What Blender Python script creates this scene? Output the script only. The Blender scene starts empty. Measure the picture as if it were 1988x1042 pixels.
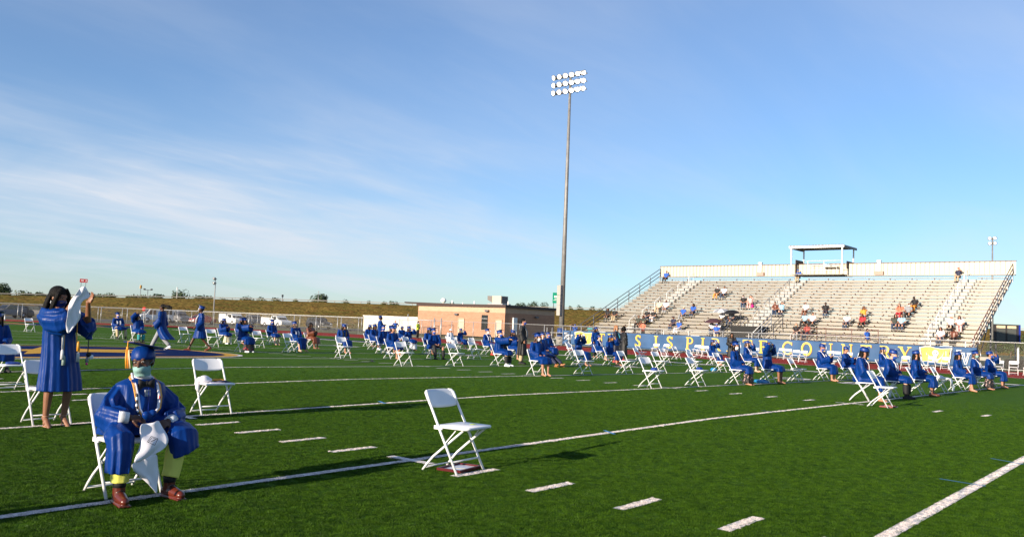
import bpy, bmesh, math, random
from math import sin, cos, pi, radians, sqrt, atan2, hypot
from mathutils import Vector, Matrix, Euler, noise
random.seed(7)
S = bpy.context.scene
COL = S.collection
# ------------------------------------------------------------------ camera
cam_d = bpy.data.cameras.new('camera')
cam = bpy.data.objects.new('camera', cam_d); COL.objects.link(cam); S.camera = cam
F_PX, YAW, PITCH, ROLL = 1651.94, 0.872972, 0.0677788, 0.0404412
CAM = Vector((-6.23334, -6.49714, 1.38321))
cam_d.sensor_width = 36.0; cam_d.sensor_fit = 'HORIZONTAL'
cam_d.lens = F_PX / 1988.0 * 36.0
cam_d.clip_start = 0.1; cam_d.clip_end = 6000
_f = Vector((sin(YAW)*cos(PITCH), cos(YAW)*cos(PITCH), sin(PITCH)))
_r = Vector((cos(YAW), -sin(YAW), 0)); _u = _r.cross(_f)
_R = _r*cos(ROLL) + _u*sin(ROLL); _U = -_r*sin(ROLL) + _u*cos(ROLL)
M = Matrix((( _R.x, _U.x, -_f.x), (_R.y, _U.y, -_f.y), (_R.z, _U.z, -_f.z)))
cam.matrix_world = Matrix.Translation(CAM) @ M.to_4x4()
S.render.resolution_x = 1024; S.render.resolution_y = 536
# ------------------------------------------------------------------ light
SUN_AZ = radians(-87.0)      # clockwise from +Y
SUN_EL = radians(13.8)
W = bpy.data.worlds.new('World'); S.world = W; W.use_nodes = True
nt = W.node_tree; nt.nodes.clear()
def N(tree, typ, **kw):
    n = tree.nodes.new(typ)
    for k, v in kw.items():
        if k in n.inputs: n.inputs[k].default_value = v
        else: setattr(n, k, v)
    return n
out = N(nt, 'ShaderNodeOutputWorld'); bg = N(nt, 'ShaderNodeBackground'); bg.inputs['Strength'].default_value = 0.095
sky = N(nt, 'ShaderNodeTexSky', sky_type='NISHITA', sun_disc=False, sun_elevation=SUN_EL, sun_rotation=SUN_AZ,
        air_density=1.0, dust_density=0.25, ozone_density=4.0, altitude=100)
tc = N(nt, 'ShaderNodeTexCoord')
sep = N(nt, 'ShaderNodeSeparateXYZ'); nt.links.new(tc.outputs['Generated'], sep.inputs[0])
CLD = 3.1
# cirrus: project the view direction on a high layer, rotate, stretch
mx = N(nt, 'ShaderNodeMath', operation='MAXIMUM'); mx.inputs[1].default_value = 0.02
ad = N(nt, 'ShaderNodeMath', operation='ADD'); ad.inputs[1].default_value = 0.13
nt.links.new(sep.outputs['Z'], mx.inputs[0]); nt.links.new(mx.outputs[0], ad.inputs[0])
dx = N(nt, 'ShaderNodeMath', operation='DIVIDE'); dy = N(nt, 'ShaderNodeMath', operation='DIVIDE')
nt.links.new(sep.outputs['X'], dx.inputs[0]); nt.links.new(ad.outputs[0], dx.inputs[1])
nt.links.new(sep.outputs['Y'], dy.inputs[0]); nt.links.new(ad.outputs[0], dy.inputs[1])
cmb = N(nt, 'ShaderNodeCombineXYZ'); nt.links.new(dx.outputs[0], cmb.inputs[0]); nt.links.new(dy.outputs[0], cmb.inputs[1])
def cloud(rot, sx, sy, scale, detail, lo, hi, seed, dist=0.6):
    mp = N(nt, 'ShaderNodeMapping'); mp.inputs['Rotation'].default_value = (0, 0, rot); mp.inputs['Scale'].default_value = (sx, sy, 1)
    mp.inputs['Location'].default_value = (seed, seed*1.7, seed)
    nt.links.new(cmb.outputs[0], mp.inputs['Vector'])
    ns = N(nt, 'ShaderNodeTexNoise'); ns.inputs['Scale'].default_value = scale; ns.inputs['Detail'].default_value = detail
    ns.inputs['Roughness'].default_value = 0.55; ns.inputs['Distortion'].default_value = dist
    nt.links.new(mp.outputs[0], ns.inputs['Vector'])
    mr = N(nt, 'ShaderNodeMapRange'); mr.inputs['From Min'].default_value = lo; mr.inputs['From Max'].default_value = hi
    mr.interpolation_type = 'SMOOTHSTEP'
    nt.links.new(ns.outputs['Fac'], mr.inputs['Value']); return mr.outputs[0]
def mth(op, a, b=None, clamp=False):
    m = N(nt, 'ShaderNodeMath', operation=op); m.use_clamp = clamp
    for i, x in enumerate((a, b)):
        if x is None: continue
        if isinstance(x, (int, float)): m.inputs[i].default_value = x
        else: nt.links.new(x, m.inputs[i])
    return m.outputs[0]
# ------------------------------------------------------------------ (cloud layers continue)
broad = cloud(radians(20), 0.6, 0.9, 0.42, 2, 0.36, 0.68, CLD, 0.2)
streak = cloud(radians(25), 0.45, 1.2, 1.3, 7, 0.32, 0.80, 9.4, 0.6)
fine = cloud(radians(12), 0.6, 2.0, 4.5, 8, 0.40, 0.85, 5.2, 0.8)
c1 = mth('MULTIPLY', broad, mth('ADD', mth('MULTIPLY', streak, 0.5), 0.5))
c2 = mth('MULTIPLY', streak, 0.30)
c3 = mth('MULTIPLY', mth('MULTIPLY', fine, broad), 0.25)
# one broad cirrus bank, feathered by noise
def ss(x, a, b):
    r = N(nt, 'ShaderNodeMapRange'); r.interpolation_type = 'SMOOTHSTEP'; r.inputs['From Min'].default_value = a; r.inputs['From Max'].default_value = b
    nt.links.new(x, r.inputs['Value']); return r.outputs[0]
wob = cloud(radians(20), 0.7, 1.0, 0.9, 5, 0.0, 1.0, 6.6, 0.5)
yy = mth('ADD', dy.outputs[0], mth('MULTIPLY', mth('SUBTRACT', wob, 0.5), 2.6))
xx = mth('ADD', dx.outputs[0], mth('MULTIPLY', mth('SUBTRACT', wob, 0.5), 1.5))
bank = mth('MULTIPLY', mth('MULTIPLY', ss(yy, 2.3, 3.6), mth('SUBTRACT', 1.0, ss(yy, 4.2, 5.1))), mth('SUBTRACT', 1.0, ss(xx, 2.2, 4.6)))
bank = mth('MULTIPLY', bank, mth('ADD', mth('MULTIPLY', streak, 0.45), mth('ADD', mth('MULTIPLY', fine, 0.25), 0.42)))
cl = mth('ADD', mth('ADD', mth('MULTIPLY', mth('ADD', mth('ADD', c1, c2), c3), 0.42), 0.075), mth('MULTIPLY', bank, 0.52), True)
mixc = N(nt, 'ShaderNodeMix', data_type='RGBA'); nt.links.new(cl, mixc.inputs['Factor'])
hsv = N(nt, 'ShaderNodeMix', data_type='RGBA', blend_type='MULTIPLY'); hsv.inputs['Factor'].default_value = 1.0; hsv.inputs['B'].default_value = (0.87, 0.985, 1.11, 1)
nt.links.new(sky.outputs[0], hsv.inputs['A'])
nt.links.new(hsv.outputs['Result'], mixc.inputs['A']); mixc.inputs['B'].default_value = (4.6, 4.9, 5.4, 1)
nt.links.new(mixc.outputs['Result'], bg.inputs['Color']); nt.links.new(bg.outputs[0], out.inputs[0])
sun_d = bpy.data.lights.new('sun', 'SUN'); sun_d.energy = 5.0; sun_d.angle = radians(0.55); sun_d.color = (1.0, 0.86, 0.68)
sun = bpy.data.objects.new('sun', sun_d); COL.objects.link(sun)
sd = Vector((sin(SUN_AZ)*cos(SUN_EL), cos(SUN_AZ)*cos(SUN_EL), sin(SUN_EL)))
sun.rotation_euler = sd.to_track_quat('Z', 'Y').to_euler(); sun.location = (0, 0, 60)
S.view_settings.view_transform = 'Standard'; S.view_settings.look = 'None'; S.view_settings.gamma = 1
S.view_settings.use_curve_mapping = False; S.view_settings.exposure = 0.8

# ------------------------------------------------------------------ materials
MATS = {}
def mat(name, col, rough=0.6, bdist=0, metal=0.0, var=0.0, vscale=8.0, bump=0.0, bscale=30.0, spec=0.5, stretch=(1,1,1), emit=None, sheen=0, coords='Object', detail=4, col2=None, aniso=0):
    if name in MATS: return MATS[name]
    m = bpy.data.materials.new(name); m.use_nodes = True; t = m.node_tree
    b = t.nodes['Principled BSDF']
    b.inputs['Base Color'].default_value = (*col, 1); b.inputs['Roughness'].default_value = rough
    b.inputs['Metallic'].default_value = metal; b.inputs['Specular IOR Level'].default_value = spec
    if sheen: b.inputs['Sheen Weight'].default_value = sheen
    if aniso: b.inputs['Anisotropic'].default_value = aniso
    if emit:
        b.inputs['Emission Color'].default_value = (*emit[:3], 1); b.inputs['Emission Strength'].default_value = emit[3]
    if var or bump or col2:
        c = t.nodes.new('ShaderNodeTexCoord'); mp = t.nodes.new('ShaderNodeMapping'); mp.inputs['Scale'].default_value = stretch
        t.links.new(c.outputs[coords], mp.inputs[0])
    if var or col2:
        n = t.nodes.new('ShaderNodeTexNoise'); n.inputs['Scale'].default_value = vscale; n.inputs['Detail'].default_value = detail
        t.links.new(mp.outputs[0], n.inputs['Vector'])
        r = t.nodes.new('ShaderNodeMapRange'); r.inputs['From Min'].default_value = 0.3; r.inputs['From Max'].default_value = 0.7
        t.links.new(n.outputs['Fac'], r.inputs['Value'])
        mm = t.nodes.new('ShaderNodeMix'); mm.data_type = 'RGBA'
        lo = tuple(x*(1-var) for x in col); hi = tuple(min(1, x*(1+var)) for x in (col2 or col))
        mm.inputs['A'].default_value = (*lo, 1); mm.inputs['B'].default_value = (*hi, 1)
        t.links.new(r.outputs[0], mm.inputs['Factor']); t.links.new(mm.outputs['Result'], b.inputs['Base Color'])
    if bump:
        n2 = t.nodes.new('ShaderNodeTexNoise'); n2.inputs['Scale'].default_value = bscale; n2.inputs['Detail'].default_value = 3; n2.inputs['Distortion'].default_value = bdist
        t.links.new(mp.outputs[0], n2.inputs['Vector'])
        bp = t.nodes.new('ShaderNodeBump'); bp.inputs['Strength'].default_value = bump; bp.inputs['Distance'].default_value = 0.01
        t.links.new(n2.outputs['Fac'], bp.inputs['Height']); t.links.new(bp.outputs[0], b.inputs['Normal'])
    MATS[name] = m; return m
chair_w = mat('chair_plastic_white', (0.78,0.78,0.80), 0.42, var=0.04, vscale=6)
chair_m = mat('chair_white_enamel', (0.74,0.74,0.75), 0.35, var=0.05, vscale=15)
gown_b = mat('blue_satin', (0.001,0.029,0.168), 0.46, bdist=0.8, var=0.25, vscale=5, bump=1.0, bscale=3.4, stretch=(5,5,0.8), spec=0.16)
gown_k = mat('black_gown_cloth', (0.006,0.006,0.008), 0.6, bump=0.4, bscale=9, stretch=(3,3,0.6))
cap_b = mat('blue_cap_cloth', (0.002,0.034,0.22), 0.45, var=0.1, vscale=10)
skin_d = mat('deep_brown_skin', (0.075,0.028,0.014), 0.5, var=0.12, vscale=14)
skin_m = mat('brown_skin', (0.22,0.095,0.05), 0.5, var=0.1, vscale=14)
skin_t = mat('tan_skin', (0.42,0.20,0.125), 0.5, var=0.1, vscale=14)
skin_l = mat('light_skin', (0.60,0.35,0.25), 0.5, var=0.08, vscale=14)
hair_k = mat('black_hair', (0.006,0.005,0.005), 0.6, spec=.15, var=0.3, vscale=40, bump=0.8, bscale=60, stretch=(3,3,0.3))
hair_br = mat('brown_hair', (0.05,0.022,0.010), 0.45, var=0.3, vscale=40, bump=0.8, bscale=60, stretch=(3,3,0.3))
hair_bl = mat('reddish_blond_hair', (0.30,0.13,0.05), 0.45, var=0.3, vscale=40, bump=0.8, bscale=60, stretch=(3,3,0.3))
white_c = mat('white_cloth', (0.74,0.73,0.77), 0.7, bump=0.3, bscale=12)
white_s = mat('white_satin', (0.76,0.74,0.80), 0.38, bump=0.3, bscale=6)
black_c = mat('black_cloth', (0.008,0.008,0.010), 0.7, bump=0.3, bscale=20)
eye_w = mat('eye_white', (0.30,0.27,0.25), 0.4)
eye_d = mat('dark_iris', (0.012,0.006,0.004), 0.2)
lip_m = mat('lips', (0.20,0.05,0.045), 0.45)
gold_c = mat('gold_cord', (0.72,0.32,0.03), 0.5, bump=0.5, bscale=80)
silver_c = mat('silver_cord', (0.55,0.56,0.60), 0.4, bump=0.5, bscale=80)
red_c = mat('red_cord', (0.45,0.02,0.02), 0.5)
surgical = mat('pale_teal_mask', (0.22,0.38,0.36), 0.8)
blue_mask = mat('blue_mask', (0.012,0.07,0.36), 0.6)
alu = mat('aluminium_plank', (0.255,0.232,0.20), 0.45, metal=0.15, var=0.08, vscale=2.2, stretch=(1,0.3,1))
alu_step = mat('white_painted_step', (0.36,0.35,0.335), 0.5, var=0.05, vscale=3)
steel = mat('galvanised_steel', (0.42,0.42,0.42), 0.42, metal=0.5, var=0.12, vscale=5)
steel_d = mat('dark_galvanised_steel', (0.12,0.12,0.13), 0.5, metal=0.4, var=0.15, vscale=5)
rust = mat('brown_painted_rail', (0.13,0.05,0.035), 0.55, var=0.15, vscale=6)
white_paint = mat('white_paint', (0.78,0.78,0.76), 0.5, var=0.05, vscale=4)

# ------------------------------------------------------------------ mesh builder
class MB:
    def __init__(s): s.v = []; s.f = []; s.sm = []
    def add(s, vs, fs, smooth=False):
        o = len(s.v); s.v += [tuple(p) for p in vs]; s.f += [tuple(i+o for i in f) for f in fs]; s.sm += [smooth]*len(fs); return s
    def box(s, c, d, rot=None):
        cx, cy, cz = c; a, b, e = d[0]/2, d[1]/2, d[2]/2
        vs = [Vector((x, y, z)) for x in (-a, a) for y in (-b, b) for z in (-e, e)]
        if rot is not None: vs = [rot @ q for q in vs]
        vs = [(q.x+cx, q.y+cy, q.z+cz) for q in vs]
        return s.add(vs, [(0,1,3,2),(4,6,7,5),(0,4,5,1),(2,3,7,6),(0,2,6,4),(1,5,7,3)])
    def bar(s, p, q, w, h=None):
        p, q = Vector(p), Vector(q); d = q-p; L = d.length
        if L < 1e-6: return s
        R = d.to_track_quat('X', 'Z').to_matrix()
        return s.box((p+q)/2, (L, w, h or w), R)
    def rings(s, rs, cap=True, smooth=True, closed=True):
        n = len(rs[0]); vs = [p for r in rs for p in r]; fs = []
        for i in range(len(rs)-1):
            for j in range(n if closed else n-1):
                k = (j+1) % n
                fs.append((i*n+j, i*n+k, (i+1)*n+k, (i+1)*n+j))
        if cap and closed:
            fs.append(tuple(range(n-1, -1, -1))); fs.append(tuple((len(rs)-1)*n+j for j in range(n)))
        return s.add(vs, fs, smooth)
    def tube(s, path, r, n=8, cap=True):
        path = [Vector(p) for p in path]; rs = []
        rad = r if isinstance(r, (list, tuple)) else [r]*len(path)
        up = None
        for i, p in enumerate(path):
            t = (path[min(i+1, len(path)-1)] - path[max(i-1, 0)]).normalized()
            if up is None:
                up = Vector((0, 0, 1)) if abs(t.z) < .9 else Vector((1, 0, 0))
            a = t.cross(up); 
            if a.length < 1e-4: a = t.orthogonal()
            a.normalize(); b = a.cross(t); up = b
            rs.append([p + (a*cos(2*pi*j/n) + b*sin(2*pi*j/n))*rad[i] for j in range(n)])
        return s.rings(rs, cap)
    def cap(s, p, q, r1, r2, n=12, m=3):      # tapered capsule
        p, q = Vector(p), Vector(q); t = (q-p)
        t = t.normalized() if t.length > 1e-6 else Vector((0,0,1))
        a = t.orthogonal().normalized(); b = t.cross(a); rs = []
        for i in range(m+1):
            th = pi/2*(1-i/m)*0.98
            rs.append([p - t*r1*sin(th) + (a*cos(2*pi*j/n)+b*sin(2*pi*j/n))*r1*cos(th) for j in range(n)])
        for i in range(m+1):
            th = pi/2*(i/m)*0.98
            rs.append([q + t*r2*sin(th) + (a*cos(2*pi*j/n)+b*sin(2*pi*j/n))*r2*cos(th) for j in range(n)])
        return s.rings(rs)
    def ell(s, c, r, rot=None, n=16, m=10):
        rs = []
        for i in range(m+1):
            th = pi*(0.02+0.96*i/m)
            ring = []
            for j in range(n):
                q = Vector((r[0]*sin(th)*cos(2*pi*j/n), r[1]*sin(th)*sin(2*pi*j/n), -r[2]*cos(th)))
                if rot is not None: q = rot @ q
                ring.append(q+Vector(c))
            rs.append(ring)
        return s.rings(rs)
    def xf(s, M, i0=0):
        for i in range(i0, len(s.v)): s.v[i] = tuple(M @ Vector(s.v[i]))
        return s
    def mesh(s, name='m'):
        me = bpy.data.meshes.new(name); me.from_pydata(s.v, [], s.f)
        me.polygons.foreach_set('use_smooth', s.sm); me.update(); return me
def props(o, label=None, cat=None, group=None, kind=None):
    if label: o['label'] = label
    if cat: o['category'] = cat
    if group: o['group'] = group
    if kind: o['kind'] = kind
    return o
def obj(name, me, m, parent=None, label=None, cat=None, group=None, kind=None, loc=None, rot=None):
    if isinstance(me, MB): me = me.mesh(name)
    if len(me.materials) == 0: me.materials.append(m)
    o = bpy.data.objects.new(name, me); COL.objects.link(o)
    o.material_slots[0].link = 'OBJECT'; o.material_slots[0].material = m
    if parent is not None: o.parent = parent
    if loc is not None: o.location = loc
    if rot is not None: o.rotation_euler = rot
    return props(o, label, cat, group, kind)
def empty(name, loc, rz=0, label=None, cat=None, group=None, scale=1):
    o = bpy.data.objects.new(name, None); COL.objects.link(o); o.location = loc; o.rotation_euler = (0, 0, rz); o.scale = (scale,)*3
    o.empty_display_size = .1
    return props(o, label, cat, group)
def copy_tree(o, parent=None):
    c = o.copy(); COL.objects.link(c)
    if parent is not None: c.parent = parent
    for ch in list(o.children): copy_tree(ch, c)
    return c
def remesh(mb, vox, smooth=2, dec=None, name='m'):
    me = mb.mesh(); o = bpy.data.objects.new('t', me); COL.objects.link(o)
    r = o.modifiers.new('r', 'REMESH'); r.mode = 'VOXEL'; r.voxel_size = vox; r.use_smooth_shade = True
    if smooth: q = o.modifiers.new('s', 'SMOOTH'); q.iterations = smooth; q.factor = 0.5
    if dec: q = o.modifiers.new('d', 'DECIMATE'); q.ratio = dec
    dg = bpy.context.evaluated_depsgraph_get(); dg.update()
    res = bpy.data.meshes.new_from_object(o.evaluated_get(dg), depsgraph=dg); res.name = name
    bpy.data.objects.remove(o); bpy.data.meshes.remove(me)
    res.polygons.foreach_set('use_smooth', [True]*len(res.polygons)); res.materials.clear(); return res

# ------------------------------------------------------------------ ground shape
XC, CR = 6.765, 0.0069082
ZF = -CR*27.5
def gz(x, y):
    d = max(abs(x-XC), (abs(y-22.9)-40)*0.9)
    if d < 27.5: return -CR*(sqrt(d*d+0.09) if d < 27 else d)
    return ZF
# ------------------------------------------------------------------ setting: ground, turf, track
def grid(xs, ys, dz=0.0, zf=gz):
    mb = MB(); nx, ny = len(xs), len(ys)
    vs = [(x, y, zf(x, y)+dz) for y in ys for x in xs]
    fs = [(j*nx+i, j*nx+i+1, (j+1)*nx+i+1, (j+1)*nx+i) for j in range(ny-1) for i in range(nx-1)]
    return mb.add(vs, fs, True)
def lin(a, b, n): return [a+(b-a)*i/n for i in range(n+1)]
def turf_mat():
    m = bpy.data.materials.new('artificial_turf'); m.use_nodes = True; t = m.node_tree; b = t.nodes['Principled BSDF']
    b.inputs['Roughness'].default_value = 0.75; b.inputs['Specular IOR Level'].default_value = 0.04
    c = t.nodes.new('ShaderNodeTexCoord')
    def nz(scale, detail, rough=0.6, st=(1,1,1)):
        mp = t.nodes.new('ShaderNodeMapping'); mp.inputs['Scale'].default_value = st; t.links.new(c.outputs['Object'], mp.inputs[0])
        n = t.nodes.new('ShaderNodeTexNoise'); n.inputs['Scale'].default_value = scale; n.inputs['Detail'].default_value = detail; n.inputs['Roughness'].default_value = rough
        t.links.new(mp.outputs[0], n.inputs['Vector']); return n.outputs['Fac']
    def mr(x, a, bb, lo=0, hi=1):
        r = t.nodes.new('ShaderNodeMapRange'); r.inputs['From Min'].default_value = a; r.inputs['From Max'].default_value = bb
        r.inputs['To Min'].default_value = lo; r.inputs['To Max'].default_value = hi; t.links.new(x, r.inputs['Value']); return r.outputs[0]
    def mix(f, a, bb):
        mm = t.nodes.new('ShaderNodeMix'); mm.data_type = 'RGBA'
        t.links.new(f, mm.inputs['Factor'])
        for k, x in (('A', a), ('B', bb)):
            if isinstance(x, tuple): mm.inputs[k].default_value = (*x, 1)
            else: t.links.new(x, mm.inputs[k])
        return mm.outputs['Result']
    f1 = nz(55, 4, 0.8); big = nz(0.35, 4); mid = nz(3.0, 3); spk = nz(9, 2, 0.5)
    col = mix(mr(f1, .36, .64), (0.016,0.054,0.003), (0.106,0.225,0.007))
    col = mix(mr(big, .35, .65, 0, .45), col, (0.078,0.155,0.005))
    col = mix(mr(mid, .4, .7, 0, .35), col, (0.022,0.070,0.006))
    col = mix(mr(spk, .80, .84, 0, .5), col, (0.25,0.24,0.12))
    t.links.new(col, b.inputs['Base Color'])
    bp = t.nodes.new('ShaderNodeBump'); bp.inputs['Strength'].default_value = 0.9; bp.inputs['Distance'].default_value = 0.03
    t.links.new(f1, bp.inputs['Height']); t.links.new(bp.outputs[0], b.inputs['Normal'])
    return m
turf_m = turf_mat()
grass_m = mat('olive_grass', (0.075,0.085,0.018), 0.9, var=0.25, vscale=0.5, detail=8, bump=0.8, bscale=6, col2=(0.14,0.13,0.035))
ground = obj('ground', grid([-900,-300,-120,-60,-30,-10,10,40,80,160,300,600,1200,2500], [-900,-300,-120,-60,-20,0,40,80,120,200,300,600,1200,2500], zf=lambda x, y: ZF-0.25), grass_m, kind='structure')
# infield: field turf with its crown
xs = [-29.7,-25,-20.7,-15,-10,-6,-3,0,2,4,5.2,6.1,6.5,XC,7.0,7.4,8.3,9.5,11,13.5,16,19,23,27,31,34.265,38,42,43.3]
ys = [-42,-30,-20,-17.1,-12,-8,-5,-2,0,2.5,5,8,12,16,20,24,28,34,40,48,56,62.9,64,68,70,74,78,82]
turf = obj('artificial_turf', grid(xs, ys), turf_m, kind='structure')
# apron around: outer grass (flat, at ZF)
Y0S, Y0N = -15.0, 60.0
def stadium(r, n=40, y0=Y0S, y1=Y0N):
    p = []
    for i in range(n+1):
        a = pi*i/n; p.append((XC+r*cos(a), y1+r*sin(a)))
    for i in range(n+1):
        a = pi+pi*i/n; p.append((XC+r*cos(a), y0+r*sin(a)))
    return p
def band(r0, r1, z):
    a, b = stadium(r0), stadium(r1); n = len(a)
    return MB().add([(x, y, z) for x, y in a]+[(x, y, z) for x, y in b], [(i, n+i, n+(i+1) % n, (i+1) % n) for i in range(n)])
def disc(r, z):
    a = stadium(r); return MB().add([(x, y, z) for x, y in a], [tuple(range(len(a)))])
obj('grass_apron', disc(75, ZF-0.06), grass_m, kind='structure')
obj('end_turf', disc(36.6, ZF-0.008), turf_m, kind='structure')
track_m = mat('red_running_track', (0.32,0.035,0.022), 0.85, var=0.12, vscale=1.5, bump=0.3, bscale=60, spec=.08)
obj('running_track', band(36.5, 48.6, ZF), track_m, kind='structure')
lane_m = mat('lane_paint', (0.7,0.66,0.64), 0.7)
obj('track_kerb', band(36.35, 36.5, ZF+0.03), mat('track_kerb_alu', (0.5,0.5,0.48), 0.5), kind='structure')
# ------------------------------------------------------------------ painted markings
paint = mat('field_line_paint', (0.66,0.59,0.56), 0.9, var=0.35, vscale=90, bump=0.7, bscale=120, col2=(0.76,0.69,0.66), spec=.1)
rag = random.Random(3)
def strip(mb, p, q, w, dz=0.006, step=0.5, jag=0.006):
    p, q = Vector(p), Vector(q); L = (q-p).length; n = max(1, int(L/step)); d = (q-p)/L; s_ = Vector((-d.y, d.x))
    A = []; B = []
    for i in range(n+1):
        c = p+d*(L*i/n); a = c+s_*(w/2+rag.uniform(-jag, jag)); b = c-s_*(w/2+rag.uniform(-jag, jag))
        A.append((a.x, a.y, gz(a.x, a.y)+dz)); B.append((b.x, b.y, gz(b.x, b.y)+dz))
    m = len(A); mb.add(A+B, [(i, m+i, m+i+1, i+1) for i in range(m-1)])
XL, XR, YD = -20.7, 34.27, 0.9144
for k in range(-5, 51, 5):
    mb = MB(); near = k <= 10
    yk = k*YD
    w = 0.102 if k != -5 else 0.115
    for a, b in ([(XL, -3), (-3, 14), (14, XR)] if near else [(XL, XR)]):
        strip(mb, (a, yk), (b, yk), w, step=0.04 if (near and b <= 14 and a >= -3) else 0.6, jag=0.003 if near else 0.0)
    obj('yard_line', mb, paint, kind='structure')
hm = MB()
for X in (0.0, 13.53):
    for k in range(-14, 70):
        if k % 5 == 0: strip(hm, (X, k*YD-.31), (X, k*YD+.31), .10, dz=0.010, step=0.03 if k < 12 else .3)
        else: strip(hm, (X-.31, k*YD), (X+.31, k*YD), .105, dz=0.006, step=0.03 if k < 12 else .3)
obj('hash_marks', hm, paint, kind='structure')
sm_ = MB()
for k in range(-14, 70):
    if k % 5: strip(sm_, (XR-.7, k*YD), (XR-.1, k*YD), .1, step=.3)
obj('sideline_ticks', sm_, paint, kind='structure')
sb = MB(); strip(sb, (XR+.35, -22.8), (XR+.35, 68.6), .7, dz=0.007, step=3, jag=0); strip(sb, (XL-.35, -22.8), (XL-.35, 68.6), .7, dz=0.007, step=3, jag=0)
strip(sb, (XL, 68.6), (XR, 68.6), .3, dz=0.007, step=3, jag=0)
obj('sideline', sb, paint, kind='structure')
navy = mat('navy_turf_paint', (0.006,0.018,0.085), 0.9, var=0.2, vscale=60, spec=.03)
goldp = mat('gold_turf_paint', (0.58,0.32,0.055), 0.9, var=0.2, vscale=60, spec=.05)
nb = MB(); strip(nb, (XR+1.35, 40), (XR+1.35, 68), 1.2, dz=0.008, step=3, jag=0)
xs2 = [XL]+lin(XL+1, XR-1, 14)+[XR]
ez = grid(xs2, lin(69, 77.7, 4), dz=0.012); nb.add(ez.v, ez.f)
obj('navy_end_zone', nb, navy, kind='structure')
# yellow block letters in the end zone (seen edge on)
gl = MB()
for i in range(8):
    x = XL+4+i*6.1
    for a, b, c, d in ((x, x+.9, 70.2, 76.5), (x+2.6, x+3.5, 70.2, 76.5), (x, x+3.5, 70.2, 71.3)):
        g = grid([a, b], [c, d], dz=0.022); gl.add(g.v, g.f)
obj('end_zone_letters', gl, goldp, kind='structure')
# yard numbers beside the hash rows, read from the sideline
def flat_text(name, body, size, loc, rz, m, parent=None, kind=None, ext=0.0, align='CENTER', rx=0):
    c = bpy.data.curves.new(name, 'FONT'); c.body = body; c.size = size; c.align_x = align; c.align_y = 'CENTER'; c.extrude = ext; c.resolution_u = 3
    t = bpy.data.objects.new(name, c); COL.objects.link(t)
    dg = bpy.context.evaluated_depsgraph_get(); dg.update()
    me = bpy.data.meshes.new_from_object(t.evaluated_get(dg)); bpy.data.objects.remove(t)
    o = obj(name, me, m, parent, kind=kind); o.location = loc; o.rotation_euler = (rx, 0, rz); return o
for k, body in ((-5, '20'), (5, '3 0'), (15, '4 0'), (25, '5 0'), (35, '4 0'), (45, '3 0')):
    X = 24.7
    me = None
    o = flat_text('yard_number', body, 2.5, (X, k*YD, 0), radians(90), paint, kind='structure')
    ex = max(abs(v.co.x) for v in o.data.vertices)
    for v in o.data.vertices:
        wx = X - v.co.y*.95; wy = k*YD + v.co.x*1.75/ex
        v.co = (wx, wy, gz(wx, wy)+0.012)
    o.location = (0,0,0); o.rotation_euler = (0,0,0)
# midfield logo
def flatpoly(pts, dz):
    bm = bmesh.new(); vs = [bm.verts.new((x, y, 0)) for x, y in pts]; bm.faces.new(vs)
    bmesh.ops.triangulate(bm, faces=bm.faces[:])
    bmesh.ops.subdivide_edges(bm, edges=bm.edges[:], cuts=6, use_grid_fill=True)
    mb = MB(); bm.verts.ensure_lookup_table()
    mb.add([(v.co.x, v.co.y, gz(v.co.x, v.co.y)+dz) for v in bm.verts], [tuple(v.index for v in f.verts) for f in bm.faces]); bm.free(); return mb
LC = (6.0, 22.3)
def sup(rx, ry, n=3.0, c=LC):
    return [(c[0]+rx*math.copysign(abs(cos(a))**(2/n), cos(a)), c[1]+ry*math.copysign(abs(sin(a))**(2/n), sin(a))) for a in [2*pi*i/48 for i in range(48)]]
obj('logo_border', flatpoly(sup(5.2,3.95), 0.014), paint, kind='structure')
obj('logo_gold_ring', flatpoly(sup(5.05,3.82), 0.020), goldp, kind='structure')
obj('logo_navy_field', flatpoly(sup(4.6,3.5), 0.026), navy, kind='structure')
star = [(LC[0]+(3.4 if i % 2 == 0 else 1.4)*cos(pi/2+i*pi/5)*1.1, LC[1]+(3.4 if i % 2 == 0 else 1.4)*sin(pi/2+i*pi/5)*.72) for i in range(10)]
obj('logo_gold_star', flatpoly(star, 0.034), goldp, kind='structure')
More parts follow.
